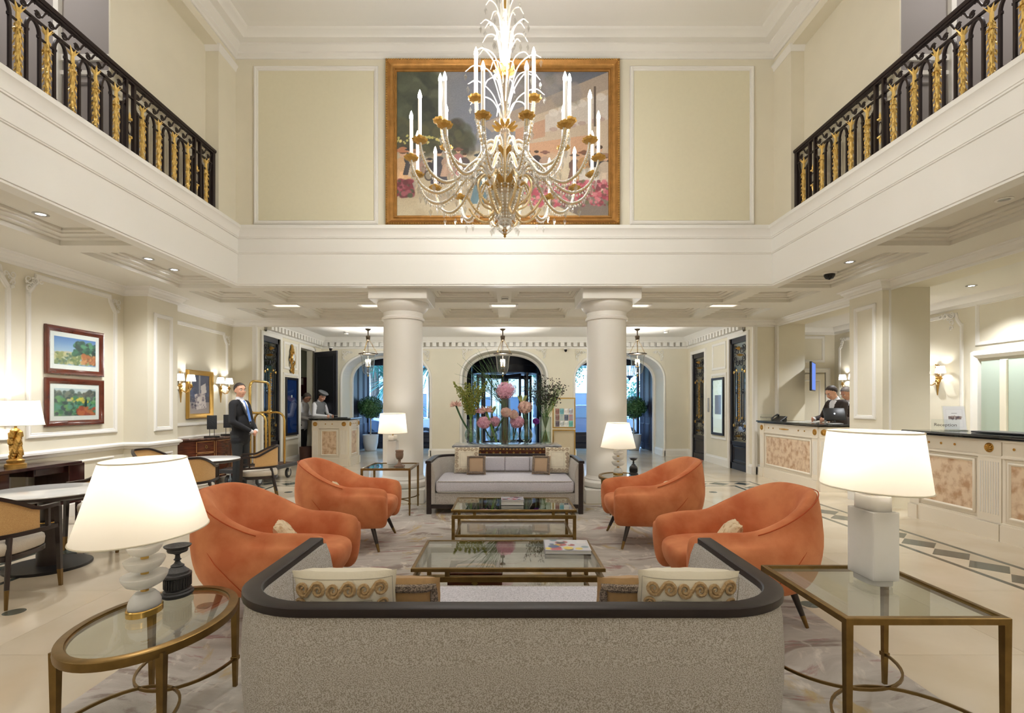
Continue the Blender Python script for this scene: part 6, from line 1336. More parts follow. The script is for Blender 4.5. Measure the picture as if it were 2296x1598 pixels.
for lab, x, y, z, kk in (('dark dome security camera on the right aisle ceiling',4.43,7.0,3.19,'cam'),('small dark camera on the vestibule wall right of the centre arch',1.62,13.66,2.872,'cam'),('small dark camera in the left vestibule corner',-4.45,13.1,2.84,'cam'),('white smoke detector on the ceiling between the columns',.0,7.95,3.05,'smoke'),('white smoke detector on the left vestibule ceiling',-3.9,12.6,3.17,'smoke'),('white smoke detector on the right vestibule ceiling',3.9,12.4,3.17,'smoke')):
    if kk == 'cam':
        t = thing('security_camera', lab, 'camera', (x,y,z), 0, 'dome cameras'); r = .075 if y < 8 else .045
        b = MB(); b.lathe([(r*1.25,0),(r*1.2,-.015),(r,-.025)], 24); ob('base', b, M_trim, t); b = MB(); b.lathe([(r*.95,-.02),(r*.9,-.05),(r*.6,-.085),(0,-.1)], 20); ob('dome', b, mat('smoked_dome',(26,22,24),.08), t)
    else:
        t = thing('smoke_detector', lab, 'smoke detector', (x,y,z), 0, 'smoke detectors'); b = MB(); b.lathe([(.06,0),(.06,-.02),(.052,-.025),(.052,-.035),(.058,-.04),(.05,-.06),(.03,-.066),(0,-.066)], 24); ob('housing', b, M_ceil, t); b = MB(); b.lathe([(.0535,-.026),(.0535,-.034)], 20); ob('vent_ring', b, M_rubber, t)
t = thing('air_vent', 'small white vent box on the coffered ceiling left of the columns', 'vent', (-2.3,7.9,3.19)); b = MB(); b.rbox(-.1,.1,-.08,.08,-.05,0,.006,1); ob('housing', b, M_trim, t); b = MB()
for k in range(5): b.box(-.085,.085,-.0815,-.08,-.042+.008*k,-.038+.008*k)
ob('louvre', b, M_rubber, t)
# ================================================================ VASES AND FLOWERS ON THE HALL TABLE
M_stem = mat('green_stem', (92,132,54), .5, rgb2=(130,164,84), vscale=12)
M_dstem = mat('dark_green_stem', (50,84,46), .5)
M_pink = mat('pink_petal', (240,194,210), .7, rgb2=(226,160,186), vscale=30)
M_peach = mat('peach_petal', (242,216,200), .7, rgb2=(232,184,172), vscale=30)
M_budg = mat('pale_green_bud', (190,196,130), .6, rgb2=(150,164,90), vscale=20)
M_foxt = mat('olive_floret', (160,158,72), .7, rgb2=(112,124,46), vscale=60)
M_seed = mat('dark_seed_head', (52,46,40), .7)
M_water = thin_glass('vase_water', (.88,.94,.90), refl=.6)
TZ = .776
def onion_vase(label, x, y, s=1):
    t = thing('glass_vase', label, 'vase', (x,y,TZ), 0, 'clear glass flower vases')
    pr = [(.045,0),(.05,.006),(.03,.02),(.06,.05),(.093,.10),(.098,.14),(.085,.19),(.055,.24),(.045,.28),(.05,.34),(.06,.38)]
    b = MB(); b.lathe([(r*s,z*s) for r,z in pr]+[(r*s-.004,z*s+.003) for r,z in pr[:2:-1]], 32, cap=False); ob('glass', b, M_vase, t, smooth=80)
    b = MB(); b.lathe([(0,.024*s)]+[((r-.006)*s,z*s) for r,z in pr[3:7]]+[(0,.19*s)], 28, cap=False); ob('water', b, M_water, t, smooth=80); return t
def tube_vase(label, x, y, r, h):
    t = thing('glass_vase', label, 'vase', (x,y,TZ), 0, 'clear glass flower vases')
    b = MB(); b.lathe([(0,0),(r,0),(r,h),(r-.005,h),(r-.005,.02),(0,.02)], 36, cap=False); ob('glass', b, M_vase, t); b = MB(); b.lathe([(0,.021),(r-.006,.021),(r-.006,h*.45),(0,h*.45)], 30, cap=False); ob('water', b, M_water, t); return t
def hydr_mesh(r, rnd, petal=.024):
    b = MB(); n = 210
    for i in range(n):
        z = 1-2*(i+.5)/n; a = i*2.39996; q = math.sqrt(max(0,1-z*z)); d = Vector((q*cos(a), q*sin(a), z*.86)); p = d*r*(.84+.22*rnd.random()); nrm = (d+Vector((rnd.uniform(-.5,.5),rnd.uniform(-.5,.5),rnd.uniform(-.5,.5)))).normalized()
        u = nrm.orthogonal().normalized(); u.rotate(Matrix.Rotation(rnd.random()*6,3,nrm)); v = nrm.cross(u)
        for k in range(4):
            c_, s_ = cos(k*pi/2), sin(k*pi/2); e1 = u*c_+v*s_; e2 = v*c_-u*s_
            b.add([p, p+(e1*.55+e2*.4)*petal+nrm*.003, p+e1*petal*1.05+nrm*rnd.uniform(-.002,.008), p+(e1*.55-e2*.4)*petal+nrm*.003], [(0,1,2,3)])
    return b
rnd = random.Random(11)
def stemmed(name, label, cat, grp, foot, head, m, kind, r, bend=.0, thick=.011, sm=None):
    """a flower standing in a vase: stem from foot to head with its head as a part"""
    F_, H_ = Vector(foot), Vector(head); t = thing(name, label, cat, foot, 0, grp); d = H_-F_; q = Vector((-d.z,0,d.x)).normalized()
    b = MB(); b.tube([d*k+q*bend*sin(pi*k) for k in (0,.2,.4,.6,.8,1)], thick, 8); ob('stem', b, sm or M_dstem, t)
    dn = (d-d*.8-q*bend*sin(pi*.8)).normalized(); b = MB()
    if kind == 'hyd':
        hb = hydr_mesh(r, rnd); b = hb; hb.v = [tuple(Vector(v)+d) for v in hb.v]; b.ico(d, r*.74, 2, (1,1,.86)); o = ob('flower_head', b, m, t, smooth=0)
    elif kind == 'ama':
        for k in range(4):
            a = 2*pi*k/4+.5; dd = (Vector((cos(a),sin(a)*.8,0))*.9+dn*.35).normalized(); u = dd.orthogonal().normalized(); v = dd.cross(u)
            for j in range(6):
                w = 2*pi*j/6; rad = (u*cos(w)+v*sin(w)); tn = (v*cos(w)-u*sin(w))
                b.add([d, d+dd*r*.55+rad*r*.20+tn*r*.16, d+dd*r*.95+rad*r*.62, d+dd*r*.55+rad*r*.20-tn*r*.16], [(0,1,2,3)])
        o = ob('flower_head', b, m, t, smooth=0)
    else:
        for k in range(7):
            a = 2*pi*k/7; o_ = Vector((cos(a)*.5,sin(a)*.4,1)).normalized(); pts = [d+o_*r*q_ for q_ in (0,.4,.75,1.0)]; b.tube(pts, [.004,.014,.018,.003], 6)
        o = ob('flower_head', b, m, t)
    return t
Y0_ = 7.98
V1 = onion_vase('glass vase of olive foxtail spikes at the left end of the hall table', -.53, Y0_, 1.0)
tube_vase('tall thin glass cylinder standing behind the foxtail vase', -.41, Y0_+.20, .055, .42)
onion_vase('low round glass vase with leaning thick stems, left of the tall cylinder', -.20, Y0_, .92)
tube_vase('tall glass cylinder in the middle of the hall table with the big pink bloom', 0.0, Y0_, .085, .70)
onion_vase('round glass vase with a pink bloom just right of the tall cylinder', .135, Y0_+.14, .88)
onion_vase('round glass vase holding one peach bloom on a dark upright stem', .335, Y0_, 1.0)
tube_vase('wide glass cylinder of dark seed branches at the right end of the hall table', .63, Y0_, .092, .42)
FS = 'foxtail spikes'
for k, (hx, hy, hz) in enumerate(((-.80,.03,1.73),(-.70,-.08,1.66),(-.62,.10,1.72),(-.55,-.05,1.70),(-.47,.06,1.73),(-.40,-.06,1.66),(-.28,.02,1.74),(-.36,.10,1.62),(-.66,.02,1.60))):
    t = thing('foxtail_spike', ('olive foxtail flower spike, leaning furthest left of its vase' if k == 0 else 'olive foxtail flower spike, leaning furthest right of its vase' if k == 6 else 'olive foxtail flower spike in the middle of the left vase'), 'flower', (-.53,Y0_,TZ+.03), 0, FS if k not in (0,6) else None)
    f = Vector((random.uniform(-.02,.02),random.uniform(-.02,.02),0)); h = Vector((hx+.53,hy,hz-TZ-.03)); nk = Vector((f.x*.5,f.y*.5,.36)); P = [f.lerp(nk,q) for q in (0,.5,1)]+[nk.lerp(h,q)+Vector((0,0,.04*sin(pi*q))) for q in (.33,.66,1)]
    b = MB(); b.tube(P, [.009,.009,.008,.006,.005,.003], 6); ob('stem', b, M_stem, t)
    b = MB(); d = (h-nk)
    for i in range(110):
        q = .10+.9*(i/110); a = i*2.4; rr = .058*(sin(pi*min(1,.12+q*.9))**.7)*(1.05-q*.45); c = nk+d*q+Vector((0,0,.04*sin(pi*q)))+Vector((cos(a)*rr,sin(a)*rr,.01)); c += Vector((random.uniform(-.012,.012),random.uniform(-.012,.012),random.uniform(-.012,.012))); b.octa(c, .012, .010, .016)
    ob('florets', b, M_foxt, t, smooth=0)
HY = 'hydrangea like round blooms'
stemmed('hydrangea', 'large pink round bloom over the tall central cylinder', 'flower', HY, (0,Y0_,TZ+.05), (.015,Y0_-.04,1.60), M_pink, 'hyd', .145, .0)
stemmed('hydrangea', 'pink round bloom low on the left above the leaning stems', 'flower', HY, (-.19,Y0_,TZ+.06), (-.32,Y0_-.06,1.11), M_pink, 'hyd', .10, .03)
stemmed('hydrangea', 'smaller pink round bloom just left of the tall cylinder', 'flower', HY, (-.2,Y0_,TZ+.05), (-.165,Y0_+.05,1.12), M_pink, 'hyd', .085, .0)
stemmed('hydrangea', 'pink round bloom right of the tall cylinder', 'flower', HY, (.135,Y0_+.13,TZ+.05), (.19,Y0_-.04,1.12), M_pink, 'hyd', .105, .0)
stemmed('hydrangea', 'peach round bloom on upright dark stems, right of centre', 'flower', HY, (.335,Y0_,TZ+.05), (.315,Y0_-.02,1.345), M_peach, 'hyd', .105, .0, .018)
stemmed('hydrangea', 'peach bloom crossing in front of the tall cylinder', 'flower', HY, (-.2,Y0_-.02,TZ+.1), (.02,Y0_-.12,1.27), M_peach, 'hyd', .075, .0)
stemmed('hydrangea', 'peach ruffled bloom between the cylinder and the right pink bloom', 'flower', HY, (.135,Y0_+.13,TZ+.08), (.13,Y0_-.10,1.235), M_peach, 'hyd', .07, .0)
AM = 'lily like blooms'
stemmed('amaryllis', 'pale pink trumpet bloom leaning out at the far left', 'flower', AM, (-.52,Y0_,TZ+.15), (-.755,Y0_-.05,1.37), M_peach, 'ama', .10, .02, .014)
stemmed('amaryllis', 'pink trumpet bloom on a thick leaning stem, left of the cylinder', 'flower', AM, (-.13,Y0_-.03,TZ+.03), (-.285,Y0_-.10,1.28), M_peach, 'ama', .11, .0, .018, M_stem)
stemmed('amaryllis', 'rose pink bloom behind the foxtail stems', 'flower', AM, (-.41,Y0_+.2,TZ+.05), (-.43,Y0_+.12,1.26), M_pink, 'ama', .11, .0, .014)
stemmed('flower_bud', 'pale green bud cluster above the right peach bloom', 'flower', 'green bud clusters', (.33,Y0_+.01,TZ+.1), (.27,Y0_+.03,1.38), M_budg, 'bud', .17, .0, .012)
stemmed('flower_bud', 'pale green bud cluster beside the left trumpet bloom', 'flower', 'green bud clusters', (-.19,Y0_+.02,TZ+.1), (-.20,Y0_+.02,1.24), M_budg, 'bud', .14, .0, .012)
stemmed('flower_bud', 'small olive bud cluster on top of the large pink bloom', 'flower', 'green bud clusters', (.0,Y0_+.02,TZ+.1), (.01,Y0_+.05,1.66), M_budg, 'bud', .10, .0, .010)
# dark crossing stem
t = thing('grass_plume', 'tall plume of thin green grasses leaning left from the tall cylinder', 'grass', (0,Y0_+.02,TZ+.05)); b = MB(); rnd2 = random.Random(5)
for k in range(46):
    a = rnd2.uniform(-.95,-.15); L_ = rnd2.uniform(.50,.98); base = Vector((rnd2.uniform(-.03,.03), rnd2.uniform(-.03,.03), .55)); d = Vector((sin(a)*.95, rnd2.uniform(-.25,.25), cos(a))); cu = Vector((rnd2.uniform(-.30,.22), rnd2.uniform(-.1,.1), rnd2.uniform(-.30,.02)))
    b.tube([Vector((base.x*.6,base.y*.6,0)), base]+[base+d*L_*q+cu*q*q for q in (.3,.6,.85,1)], [0.004,.004,.004,.0036,.003,.0015], 4)
o = ob('blades', b, mat('grass_blade',(70,104,60),.6), t); o['kind'] = 'stuff'
def seed_branches(label, spread, seed, cx):
    t = thing('seed_branches', label, 'branches', (.63,Y0_,TZ+.03)); rn = random.Random(seed); b = MB(); sd = MB()
    for k in range(22):
        f = Vector((rn.uniform(-.06,.06), rn.uniform(-.06,.06), 0)); e = Vector((-f.x*.9, -f.y*.9, .38)); a = cx+rn.uniform(-spread,spread); d = Vector((sin(a), rn.uniform(-.3,.3), cos(a))).normalized(); L_ = rn.uniform(.38,.60)
        P = [f, e]+[e+d*L_*q for q in (.35,.7,1)]; b.tube(P, [.0045,.004,.003,.0024,.0015], 4)
        for j in range(9):
            q = rn.uniform(.3,1); c = e+d*L_*q; tw = c+Vector((rn.uniform(-.09,.09),rn.uniform(-.07,.07),rn.uniform(.02,.11))); b.tube([c,tw], .0014, 3)
            for _ in range(2): s = tw+Vector((rn.uniform(-.03,.03),rn.uniform(-.02,.02),rn.uniform(-.02,.03))); sd.ico(s, rn.uniform(.007,.0115), 1); 
    o = ob('twigs', b, M_dstem if cx < 0 else M_stem, t); o = ob('seed_heads', sd, M_seed, t); o['kind'] = 'stuff'; return t
seed_branches('dark seed head branches of the right vase, those spreading to the left', .30, 2, -.22)
seed_branches('dark seed head branches of the right vase, those spreading to the right', .34, 3, .34)
b = MB(); b.ico((0,0,0), .05, 2, (1,.8,1)); b2 = hydr_mesh(.045, rnd, .02); ob('orchid_bloom', b2, mat('violet_petal',(130,40,150),.6), label='small violet bloom behind the seed branches', cat='flower', loc=(.50,Y0_+.25,1.12), smooth=0)
b = MB(); b.tube([(.50,Y0_+.25,TZ),(.50,Y0_+.25,1.10)], .005, 6); ob('orchid_stem', b, M_dstem, bpy.data.objects['orchid_bloom']).matrix_parent_inverse = Matrix.Translation((-.50,-(Y0_+.25),-1.12))
# ---- topiary trees in white pots
M_leaf = mat('topiary_leaf', (84,132,80), .5, rgb2=(40,80,48), vscale=14)
def topiary(label, x, y):
    t = thing('potted_topiary', label, 'plant', (x,y,0), 0, 'round topiaries in white pots')
    b = MB(); b.lathe([(.15,0),(.17,.01),(.22,.25),(.235,.48),(.215,.48),(.205,.42),(0,.42)], 40); ob('pot', b, mat('white_pot_glaze',(226,226,226),.35), t, smooth=60)
    b = MB(); b.lathe([(.205,.425),(0,.43)], 24); ob('soil', b, M_dark, t)
    b = MB(); b.tube([(0,0,.42),(.01,0,.8),(-.01,.01,1.1)], .02, 8); ob('trunk', b, mat('pale_trunk',(196,188,170),.8), t)
    b = MB(); rn = random.Random(9)
    for i in range(2200):
        z = rn.uniform(-1,1); a = rn.uniform(0,6.28); q = math.sqrt(1-z*z); r = .38*(.78+.26*rn.random()); p = Vector((q*cos(a)*r, q*sin(a)*r, 1.30+z*r*.86)); n = Vector((q*cos(a)+rn.uniform(-.7,.7), q*sin(a)+rn.uniform(-.7,.7), z+rn.uniform(-.6,.8))).normalized(); u = n.orthogonal().normalized(); u.rotate(Matrix.Rotation(rn.random()*6,3,n)); v = n.cross(u); s = .026
        b.add([p-u*s*1.4, p+v*s*.6, p+u*s*1.4, p-v*s*.6], [(0,1,2,3)])
    b.ico((0,0,1.30), .30, 2, (1,1,.86)); ob('foliage', b, M_leaf, t, smooth=0); return t
topiary('round topiary in a white pot at the left arch window', -4.02, 15.35)
topiary('round topiary in a white pot at the right arch window', 3.90, 15.55)
# ================================================================ PEOPLE
M_skin = mat('skin', (222,172,142), .5, rgb2=(210,152,124), vscale=12); M_skin2 = mat('skin_ruddy', (214,160,134), .5)
M_suit = mat('black_suit_wool', (26,26,30), .85); M_trou = mat('charcoal_trousers', (44,46,48), .85)
M_shirt = mat('white_shirt_cotton', (232,232,236), .7); M_shoe = mat('black_shoe_leather', (16,16,18), .25)
M_vest = mat('grey_waistcoat', (104,106,108), .8); M_brown = mat('dark_brown_suit', (48,38,34), .85)
M_hair = mat('dark_brown_hair', (44,32,26), .6); M_hairg = mat('greying_hair', (92,82,74), .6)
M_tie = mat('blue_silk_tie', (84,128,204), .4); M_eye = mat('eye_white', (236,232,228), .3); M_iris = mat('dark_iris', (40,34,30), .2); M_lip = mat('lip', (184,112,100), .5)
TAGS = ['skin','jacket','trousers','shirt','shoe']
class Body:
    def __init__(s): s.p = []
    def cap(s, tag, a, b, ra, rb=None): s.p.append(('c', tag, Vector(a), Vector(b), ra, ra if rb is None else rb)); return s
    def ell(s, tag, c, r, M=None): s.p.append(('e', tag, Vector(c), Vector(r), M, None)); return s
    def dist(s, q, p):
        if p[0] == 'c':
            ab = p[3]-p[2]; t = max(0, min(1, (q-p[2]).dot(ab)/max(1e-9, ab.length_squared))); return (q-p[2]-ab*t).length-(p[4]+(p[5]-p[4])*t)
        d = q-p[2]; d = p[4].inverted() @ d if p[4] else d; r = p[3]; k = Vector((d.x/r.x, d.y/r.y, d.z/r.z)).length; return (k-1)*min(r)
    def build(s, name, mats, parent, voxel=.011, fix=None):
        b = MB()
        for p in s.p:
            if p[0] == 'c':
                d = p[3]-p[2]; n = max(2, int(d.length/.02)); 
                b.tube([p[2]+d*i/n for i in range(n+1)], [p[4]+(p[5]-p[4])*i/n for i in range(n+1)], 14); b.ico(p[2], p[4], 2); b.ico(p[3], p[5], 2)
            else:
                bb = MB(); bb.ico((0,0,0), 1, 3); vs = [Vector((v[0]*p[3].x, v[1]*p[3].y, v[2]*p[3].z)) for v in bb.v]
                if p[4]: vs = [p[4] @ v for v in vs]
                b.add([v+p[2] for v in vs], bb.f)
        me = meshdata(name, b, mats[0], 0); o = bpy.data.objects.new(name, me); C.objects.link(o)
        m = o.modifiers.new('r', 'REMESH'); m.mode = 'VOXEL'; m.voxel_size = voxel; m = o.modifiers.new('s', 'SMOOTH'); m.factor = .5; m.iterations = 3
        dg = bpy.context.evaluated_depsgraph_get(); dg.update(); me2 = bpy.data.meshes.new_from_object(o.evaluated_get(dg)); bpy.data.objects.remove(o); bpy.data.meshes.remove(me)
        me2.name = name; me2.materials.clear()
        for q in mats: me2.materials.append(q)
        idx = []
        for f in me2.polygons:
            c = f.center; bt = min(s.p, key=lambda p: s.dist(c, p)-(.004 if p[1] == 'shirt' else 0))[1]; t = TAGS.index(bt)
            if fix: t = fix(c, t)
            idx.append(t)
        me2.polygons.foreach_set('material_index', idx); me2.polygons.foreach_set('use_smooth', [True]*len(idx)); me2.update()
        return ob(name, me2, None, parent)
def person(name, label, loc, rz, mats, arms, legs=True, head_rz=0, head_pitch=0, lean=0, hair=M_hair, tie=None, hands=None, cap=None, vneck=True, grp=None, scale=1.0, belly=.0):
    """faces +Y; arms = {side: (elbow, wrist)}"""
    t = thing('person', label, 'person', loc, rz, grp); B = Body(); L_ = Matrix.Rotation(-lean,4,'X')
    def U(v): v = Vector(v); return Vector((0,0,.95))+ (L_ @ (v-Vector((0,0,.95)))) if v.z > .95 else v
    Lr = L_.to_3x3()
    B.ell('jacket', U((0,-.005,1.30)), (.185,.118,.20), Lr); B.ell('jacket', U((0,.012,1.10)), (.165+belly*.4,.125+belly,.20), Lr); B.ell('jacket', (0,.0,.92), (.175,.135,.17))
    B.cap('jacket', U((-.15,-.015,1.42)), U((.15,-.015,1.42)), .068); B.cap('jacket', U((0,-.02,1.38)), U((0,-.02,1.47)), .10, .062)
    if legs:
        for s in (-1, 1):
            B.cap('trousers', (s*.088,0,.90), (s*.10,.01,.50), .092, .066); B.cap('trousers', (s*.10,.01,.50), (s*.10,-.02,.10), .066, .052); B.cap('shoe', (s*.10,-.04,.045), (s*.12,.13,.035), .043, .036)
    B.cap('jacket', (-.09,0,.84), (.09,0,.84), .10)
    for s in (-1, 1):
        el, wr = arms[s]; sh = U((s*.178,-.015,1.41)); el = Vector(el); wr = Vector(wr); sl = 'shirt' if mats[5] else 'jacket'
        B.cap(sl, sh, el, .060, .048); B.cap(sl, el, wr, .050, .038); d = (wr-el).normalized(); B.cap('shirt', wr, wr+d*.012, .034)
        hd = Vector(hands[s]) if hands else wr+d*.09; hv = (hd-wr); B.cap('skin', wr+d*.01, wr+hv*.35, .026, .03)
        pn = hv.cross(Vector((0,0,1))); pn = pn.normalized() if pn.length > 1e-5 else Vector((1,0,0)); up = pn.cross(hv).normalized()
        for k in range(4):
            o = up*(.030-.020*k) if abs(hv.normalized().z) < .8 else pn*(.030-.020*k); ln = (.9,1.0,.95,.75)[k]
            p0 = wr+hv*.55+o*.9; p1 = wr+hv*(.55+.42*ln)+o; p2 = p1+(Vector((-s*.022,-.004,-.010)) if hands else Vector((-s*.004,.0,-.022))); B.cap('skin', p0, p1, .0115, .0105); B.cap('skin', p1, p2, .0105, .009)
        B.cap('skin', wr+hv*.3, wr+hv*.75+up*.045, .013, .010)
    hc = U((0,.012,1.635)); Hm = (Matrix.Rotation(head_rz,4,'Z') @ Matrix.Rotation(-head_pitch-lean,4,'X')).to_3x3(); nk = U((0,-.02,1.50))
    def Hh(v): return nk+Vector((0,.0,.0))+Hm @ (Vector(v)-Vector((0,-.02,1.50)))
    B.cap('skin', U((0,-.022,1.44)), Hh((0,-.012,1.56)), .056, .052)
    B.ell('skin', Hh((0,-.012,1.665)), (.076,.097,.090), Hm); B.ell('skin', Hh((0,.022,1.60)), (.060,.070,.075), Hm); B.ell('skin', Hh((0,.045,1.555)), (.036,.036,.030), Hm)
    B.cap('skin', Hh((0,.083,1.645)), Hh((0,.102,1.607)), .010, .015); B.cap('skin', Hh((-.035,.070,1.662)), Hh((.035,.070,1.662)), .017)
    for s in (-1, 1): B.ell('skin', Hh((s*.077,-.005,1.625)), (.012,.022,.034), Hm); B.ell('skin', Hh((s*.035,.062,1.607)), (.026,.022,.024), Hm)
    B.cap('shirt', U((0,-.02,1.455)), U((0,-.018,1.50)), .066, .060)
    def fix(c, tg):
        q = L_.inverted() @ (c-Vector((0,0,.95)))+Vector((0,0,.95)) if c.z > .95 else c
        if vneck and tg == 1 and q.y > .03 and 1.12 < q.z < 1.50 and abs(q.x) < (q.z-1.12)*.21: return 3
        return tg
    B.build('body', mats[:5], t, fix=fix)
    # hair: shell over the skull
    if hair:
        b = MB(); bb = MB(); bb.ico((0,0,0), 1, 4); vs = []
        for v in bb.v:
            q = Vector((v[0]*.083, v[1]*.105, v[2]*.097)); n = mnoise.noise(Vector(v)*4)*.004; vs.append(Vector((0,-.016,1.668))+q*(1+n*8))
        keep = [f for f in bb.f if all((vs[i].z-1.668)*.9-(vs[i].y)*.85 > -.012 or vs[i].y < -.02 and vs[i].z > 1.585 for i in f)]
        b.add([Hh(v) for v in vs], keep); o = ob('hair', b, hair, t, smooth=180)
    for s in (-1, 1):
        b = MB(); b.ico(Hh((s*.032,.0745,1.640)), .0118, 2); e = ob('eye', b, M_eye, t); b = MB(); b.ico(Hh((s*.033,.0815,1.6395)), .0058, 2); ob('iris', b, M_iris, e)
        b = MB(); b.tube([Hh((s*.016,.094,1.661)), Hh((s*.034,.093,1.668)), Hh((s*.052,.080,1.662))], [.003,.0045,.002], 5); ob('eyebrow', b, hair or M_hair, t)
    b = MB(); b.tube([Hh((-.024,.083,1.574)), Hh((0,.094,1.577)), Hh((.024,.083,1.574))], [.002,.0055,.002], 6); ob('mouth', b, M_lip, t)
    if tie:
        b = MB(); P = [(1.475,.058,.017),(1.455,.070,.020),(1.44,.078,.013),(1.35,.125,.026),(1.24,.138+belly*.6,.032),(1.14,.150+belly,.036)]
        b.loft([[U((-w,y-.004,z)),U((0,y+.010,z)),U((w,y-.004,z)),U((0,y-.012,z))] for z,y,w in P]); ob('tie', b, tie, t)
        for s in (-1, 1):
            b = MB(); b.loft([[U((s*x0,y-.010,z)),U((s*x1,y+.004,z)),U((s*(x1+.002),y-.012,z))] for z,y,x0,x1 in ((1.47,.045,.05,.075),(1.42,.090,.058,.115),(1.32,.125,.045,.105),(1.22,.138+belly*.5,.028,.06),(1.14,.142+belly,.012,.018))]); ob('lapel', b, mats[1], t)
    if cap:
        b = MB(); b.lathe([(.085,1.685),(.088,1.70),(.09,1.725),(.118,1.735),(.122,1.75),(.10,1.768),(.03,1.775),(0,1.775)], 28, (0,-.01,0), 1, 1.12); b.v = [tuple(Hh(v)) for v in b.v]; ob('cap', b, cap, t)
    t.scale = (scale,)*3
    return t
SUIT = [M_skin, M_suit, M_trou, M_shirt, M_shoe, 0]
dm_ = person('person', 'man in dark suit and blue tie standing with clasped hands by the luggage cart', (-4.20,8.15,0), R(-96), SUIT,
   {-1: ((-.245,.02,1.14),(-.075,.215,.985)), 1: ((.245,.02,1.14),(.075,.215,.985))}, hands={-1: (.015,.265,.93), 1: (-.015,.250,.945)}, head_rz=R(-26), tie=M_tie, belly=.02, scale=.985)
for k in range(3):
    b = MB(); b.ico((.012,.168-.004*k,1.10-.085*k), .009, 1); ob('button', b, M_chrome, dm_)
VEST_ = [M_skin2, M_vest, M_trou, M_shirt, M_shoe, 1]
person('person', 'porter in flat grey cap, waistcoat and white shirt reading at the porter desk', (-4.61,12.68,0), R(-110), VEST_,
   {-1: ((-.25,.10,1.15),(-.12,.32,1.12)), 1: ((.26,.08,1.14),(.13,.33,1.12))}, head_pitch=R(24), lean=R(5), vneck=False, hair=M_hair, cap=M_vest, scale=.98)
person('person', 'porter with greying hair in white shirt, head bent, behind the capped porter', (-5.10,12.90,0), R(-95), [M_skin2, M_shirt, M_trou, M_shirt, M_shoe, 1],
   {-1: ((-.25,.08,1.12),(-.13,.28,1.05)), 1: ((.25,.08,1.12),(.13,.28,1.05))}, head_pitch=R(30), lean=R(6), vneck=False, hair=M_hairg, scale=.97)
BSU = [M_skin, M_brown, M_trou, M_shirt, M_shoe, 0]
person('person', 'dark haired receptionist in brown suit bending over papers on the far counter', (6.0,9.14,0), R(98), BSU,
   {-1: ((-.24,.18,1.16),(-.13,.42,1.125)), 1: ((.24,.18,1.16),(.12,.44,1.125))}, head_pitch=R(16), lean=R(14), vneck=True, hair=M_hair, scale=1.0)
person('person', 'short haired receptionist behind, partly hidden by the pier', (6.62,9.75,0), R(100), BSU,
   {-1: ((-.24,.10,1.14),(-.16,.34,1.10)), 1: ((.24,.10,1.14),(.16,.34,1.10))}, head_pitch=R(26), lean=R(8), vneck=True, hair=M_hairg, scale=1.0)
# ================================================================ REVOLVING DOOR AND THE STREET
M_dframe = mat('black_door_frame', (30,32,40), .3, metal=.3)
t = thing('revolving_door', 'dark framed glass revolving door in the centre arch', 'door', (0,15.55,0)); t['kind'] = 'structure'; t.name = 'door_1'
Rr = .98
b = MB(); b.lathe([(Rr+.03,2.30),(Rr+.04,2.34),(Rr+.02,2.38),(Rr+.02,2.50),(Rr+.045,2.53),(Rr+.03,2.58),(Rr+.03,2.95),(0,2.95)], 64, cap=False); b.lathe([(Rr+.02,2.30),(0,2.30)], 48, cap=False); ob('canopy_drum', b, M_dframe, t)
for s in (-1, 1):
    for a0 in (pi/2-.62*s, ):
        pass
    b = MB(); n = 18
    for r in (Rr-.006, Rr+.006): b.grid(lambda i, j: (s*r*cos(-.85+1.7*i), r*sin(-.85+1.7*i), .12+2.18*j), n, 1)
    ob('curved_pane', b, M_glass, t)
    for a in (-.85, 0, .85): b = MB(); b.tube([(s*Rr*cos(a), Rr*sin(a), 0),(s*Rr*cos(a), Rr*sin(a), 2.32)], .035 if a else .02, 8); ob('post', b, M_dframe, t)
    b = MB(); b.ribbon([(s*Rr*cos(-.85+1.7*i/14), Rr*sin(-.85+1.7*i/14), .08) for i in range(15)], .05, .16); ob('kick_rail', b, M_dframe, t)
b = MB(); b.tube([(0,0,0),(0,0,2.3)], .04, 10); ob('centre_shaft', b, M_dframe, t)
for k in range(4):
    a = pi/2*k+.5; M_ = T(0,0,0,a); b = MB(); b.M = M_; b.box(.05,.94,-.02,.02,.05,.30); b.box(.05,.94,-.02,.02,2.16,2.27); b.box(.05,.12,-.02,.02,.05,2.27); b.box(.87,.94,-.02,.02,.05,2.27); w_ = ob('door_wing', b, M_dframe, t)
    b = MB(); b.M = M_; b.box(.11,.88,-.004,.004,.28,2.18); ob('wing_pane', b, M_glass, w_)
    b = MB(); b.M = M_; b.tube([(.62,-.05,.95),(.62,-.05,1.25)], .012, 6); b.tube([(.62+.10*cos(q)*(1-q/16),.0-.022,1.85+.10*sin(q)*(1-q/16)) for q in [k_*.5 for k_ in range(26)]], .008, 4); ob('pull_bar', b, M_goldp, w_)
b = MB(); b.box(-1.25,-.98,16.3,16.4,0,2.95); b.box(.98,1.2,16.3,16.4,0,2.95)
for s in (-1.14, 1.14):
    pass
ob('door_surround', MB().box(-1.22,-1.06,16.30,16.38,0,2.95).box(1.04,1.2,16.30,16.38,0,2.95).box(-1.22,1.2,16.30,16.38,2.6,2.95), M_dframe, bpy.data.objects['wall_porch'])
# ground outside
b = MB(); b.box(-40,40,16.45,18.0,-.12,-.01); ob('pavement', b, mat('grey_pavement',(150,150,156),.8,var=.2,vscale=3), label='grey pavement in front of the hotel', cat='pavement', kind='structure')
b = MB(); b.box(-40,40,18.0,60,-.25,-.12); ob('road', b, mat('asphalt_road',(96,98,106),.85,var=.2,vscale=4), label='asphalt street seen through the arches', cat='road', kind='structure')
